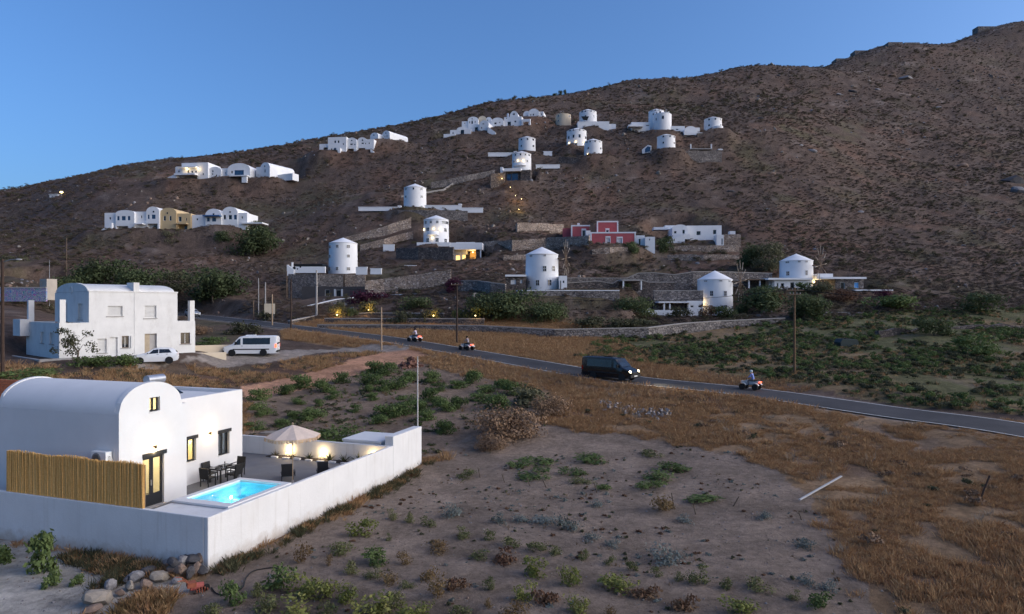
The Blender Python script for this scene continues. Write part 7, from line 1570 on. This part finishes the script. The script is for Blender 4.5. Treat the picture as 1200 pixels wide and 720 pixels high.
scatter('roadside_grass', 'dry grass along the road verges and bank', np.concatenate([X, X2]), np.concatenate([Y, Y2]), rs.uniform(.9,1.8,len(X)+len(X2)), d1, seed=3)
bk_ = gpoly([(-20,452),(-20,428),(110,436),(210,430),(330,424),(430,412),(468,416),(390,434),(290,452),(150,462)]); X, Y = rand_poly(bk_, 9, 110, [ZP['track'], VPOLY, LPOLY]); k = fbm(X/3, Y/3, 3, 97) > -.2
scatter('bank_grass', 'dry grass on the bank between the villa and the white house', X[k], Y[k], rs.uniform(.8,1.7,k.sum()), d1+[tuft(16,14,.24,.14,GR_O,.014)], seed=17)
gt = [tuft(11,16,.26,.14,GR_M,.02), tuft(12,18,.30,.16,GR_O,.02), tuft(13,14,.3,.12,DRY,.014)]
X, Y = rand_poly(ZP['green'], 4.6, 130); X, Y = roadclear(X, Y, .8); k = fbm(X/6, Y/6, 3, 84)+.4*fbm(X/1.5, Y/1.5, 2, 85) > -.14
scatter('meadow', 'rough green meadow plants in the field right of the road', X[k], Y[k], rs.uniform(.6,1.4,k.sum()), gt+gt+[tuft(14,16,.3,.16,DRY,.014), tuft(15,16,.26,.16,BR,.014)]+[bush_small for bush_small in (crown_mesh('tuft', 300, (.55,.55,.28), 5, 150, .14, GR_M), crown_mesh('tuft', 301, (.5,.5,.25), 5, 150, .14, GR_O))], seed=5)
# weeds along the villa walls and in the sandy plot
a = np.array(VW(0,-.25).xy); b = np.array(VW(17.6,-.35).xy); t = rs.uniform(0,1,900); X = a[0]+(b[0]-a[0])*t+rs.normal(0,.25,900)+.12; Y = a[1]+(b[1]-a[1])*t+rs.normal(0,.15,900)-.08
kk = fbm(X*1.2, Y*1.2, 2, 86) > -.1; X = X[kk]; Y = Y[kk]
k2 = ~inpoly(X, Y, VPOLY); X, Y = X[k2], Y[k2]
wp = gpoly([(60,655),(100,648),(190,668),(200,672),(165,680),(130,692),(95,700),(120,676)]); X2, Y2 = rand_poly(wp, 46); k3 = ~inpoly(X2, Y2, VPOLY); X2, Y2 = X2[k3], Y2[k3]
wp2 = gpoly([(130,728),(150,710),(185,696),(205,700),(190,728)]); X3, Y3 = rand_poly(wp2, 60)
scatter('wall_weeds', 'weeds and dry grass along the foot of the villa walls', np.concatenate([X, X2]), np.concatenate([Y, Y2]), rs.uniform(.4,1.0,len(X)+len(X2)), [tuft(21,22,.36,.12,GR_O,.012), tuft(22,20,.30,.12,BR,.012), tuft(23,20,.34,.10,DRY,.012), tuft(24,24,.45,.14,GR_O,.012)], seed=6)
scatter('straw_clump', 'golden dry weeds in front of the rock pile', X3, Y3, rs.uniform(.7,1.3,len(X3)), [tuft(25,24,.42,.12,DRY,.012), tuft(26,20,.36,.12,BR,.012)], seed=7)
X, Y = rand_poly(ZP['soil'], 3.0, 46, [VPOLY]); k = fbm(X/1.6, Y/1.6, 3, 88) > .12; sm = [crown_mesh('tuft', 310, (.12,.12,.05), 3, 36, .07, RDL), crown_mesh('tuft', 311, (.10,.10,.05), 3, 36, .06, GR_O), tuft(31,8,.10,.08,BR,.01), crown_mesh('tuft', 312, (.14,.14,.04), 3, 40, .06, SIL)]
scatter('field_litter', 'scattered small weeds and dry litter on the sandy soil', X[k], Y[k], rs.uniform(.5,1.6,k.sum()), sm, seed=8)
stn = []
for q in range(3):
    me = rockmesh(60+q); me.materials.append(RK[q % 3]); stn.append(me)
X, Y = rand_poly(gpoly([(-60,760),(-60,630),(300,640),(500,545),(900,530),(1100,760)]), 3.0, 60, [VPOLY]); 
scatter('pebbles', 'small stones and clods scattered over the near soil', X, Y, np.abs(rs.normal(0,.022,len(X)))+.01, stn, zoff=.0, seed=9)
X, Y = rand_poly(ZP['vine'], 2.0, 80, [VPOLY]); k = fbm(X/3, Y/3, 3, 90) > -.05
scatter('vine_field_weeds', 'low weeds and dry litter between the vine bushes', X[k], Y[k], rs.uniform(.5,1.3,k.sum()), [tuft(41,14,.22,.16,GR_M,.02), tuft(42,14,.22,.16,BR,.016), crown_mesh('tuft', 320, (.4,.4,.12), 4, 90, .12, GR_O)], seed=10)
# hillside scrub
def hill_points(n, dmin, dmax, seed, pw=1.0):
    r_ = np.random.RandomState(seed); u = r_.uniform(-.82,.82,n); D = np.exp(r_.uniform(math.log(dmin), math.log(dmax), n)); X = u*D
    return X, D
bl = []     # keep clear of buildings
for (px, py, r, fl, pz) in PADS: bl.append((px, py, r*.92))
def clear(X, Y, extra=0):
    k = np.ones(len(X), bool)
    for (a, b, r) in bl: k &= np.hypot(X-a, Y-b) > r+extra
    return k
scr = [crown_mesh('scrub', 400+i, (.66,.66,.20), 6, 210, .10, SCR) for i in range(4)]; scr_g = [crown_mesh('scrub', 410+i, (.8,.8,.36), 6, 200, .14, leafmat('hill_olive', [(.07,.06,.035), (.10,.085,.05), (.125,.115,.065)])) for i in range(2)]; scr_d = [crown_mesh('scrub', 415, (.8,.8,.45), 6, 220, .14, GR_D)]
X, Y = hill_points(80000, 108, 720, 11); k = clear(X, Y) & ~inpoly(X, Y, ZP['green']) & ~inpoly(X, Y, ZP['dry']); X, Y = X[k], Y[k]; X, Y = roadclear(X, Y, 1.0)
dn = fbm(X/12, Y/12, 4, 91)+.5*fbm(X/40, Y/40, 3, 92); k = dn > -.34; X, Y = X[k], Y[k]
scatter('hillside_scrub', 'dense low brown scrub covering the hillside', X, Y, rs.uniform(.6,1.5,len(X))*np.clip(Y/260,.75,1.25), scr, seed=12)
X, Y = hill_points(9000, 108, 620, 13); k = clear(X, Y, .5) & ~inpoly(X, Y, ZP['green']) & ~inpoly(X, Y, ZP['dry']) & (fbm(X/25, Y/25, 4, 93) > .05); X, Y = X[k], Y[k]; X, Y = roadclear(X, Y, 1.5)
scatter('hillside_shrubs', 'olive green shrubs dotted over the hillside', X, Y, rs.uniform(.6,1.7,len(X))*np.clip(Y/230,.9,1.8), scr_g, seed=14)
X, Y = hill_points(9000, 112, 640, 15); k = clear(X, Y) & (fbm(X/15, Y/8, 4, 94) > .12) & ~inpoly(X, Y, ZP['green']) & ~inpoly(X, Y, ZP['dry']); X, Y = X[k], Y[k]; X, Y = roadclear(X, Y, 1)
hr = []
for q in range(4):
    me = rockmesh(80+q); me.materials.append([RK[1],RK[2],pmat('lava_stone',(.12,.10,.095),.95,.25,1),RK[0]][q]); hr.append(me)
scatter('hillside_rocks', 'weathered rocks and rubble strewn over the hillside', X, Y, (np.abs(rs.normal(0,.28,len(X)))+.12)*np.clip(Y/260,.8,1.8), hr, zoff=.0, seed=16)
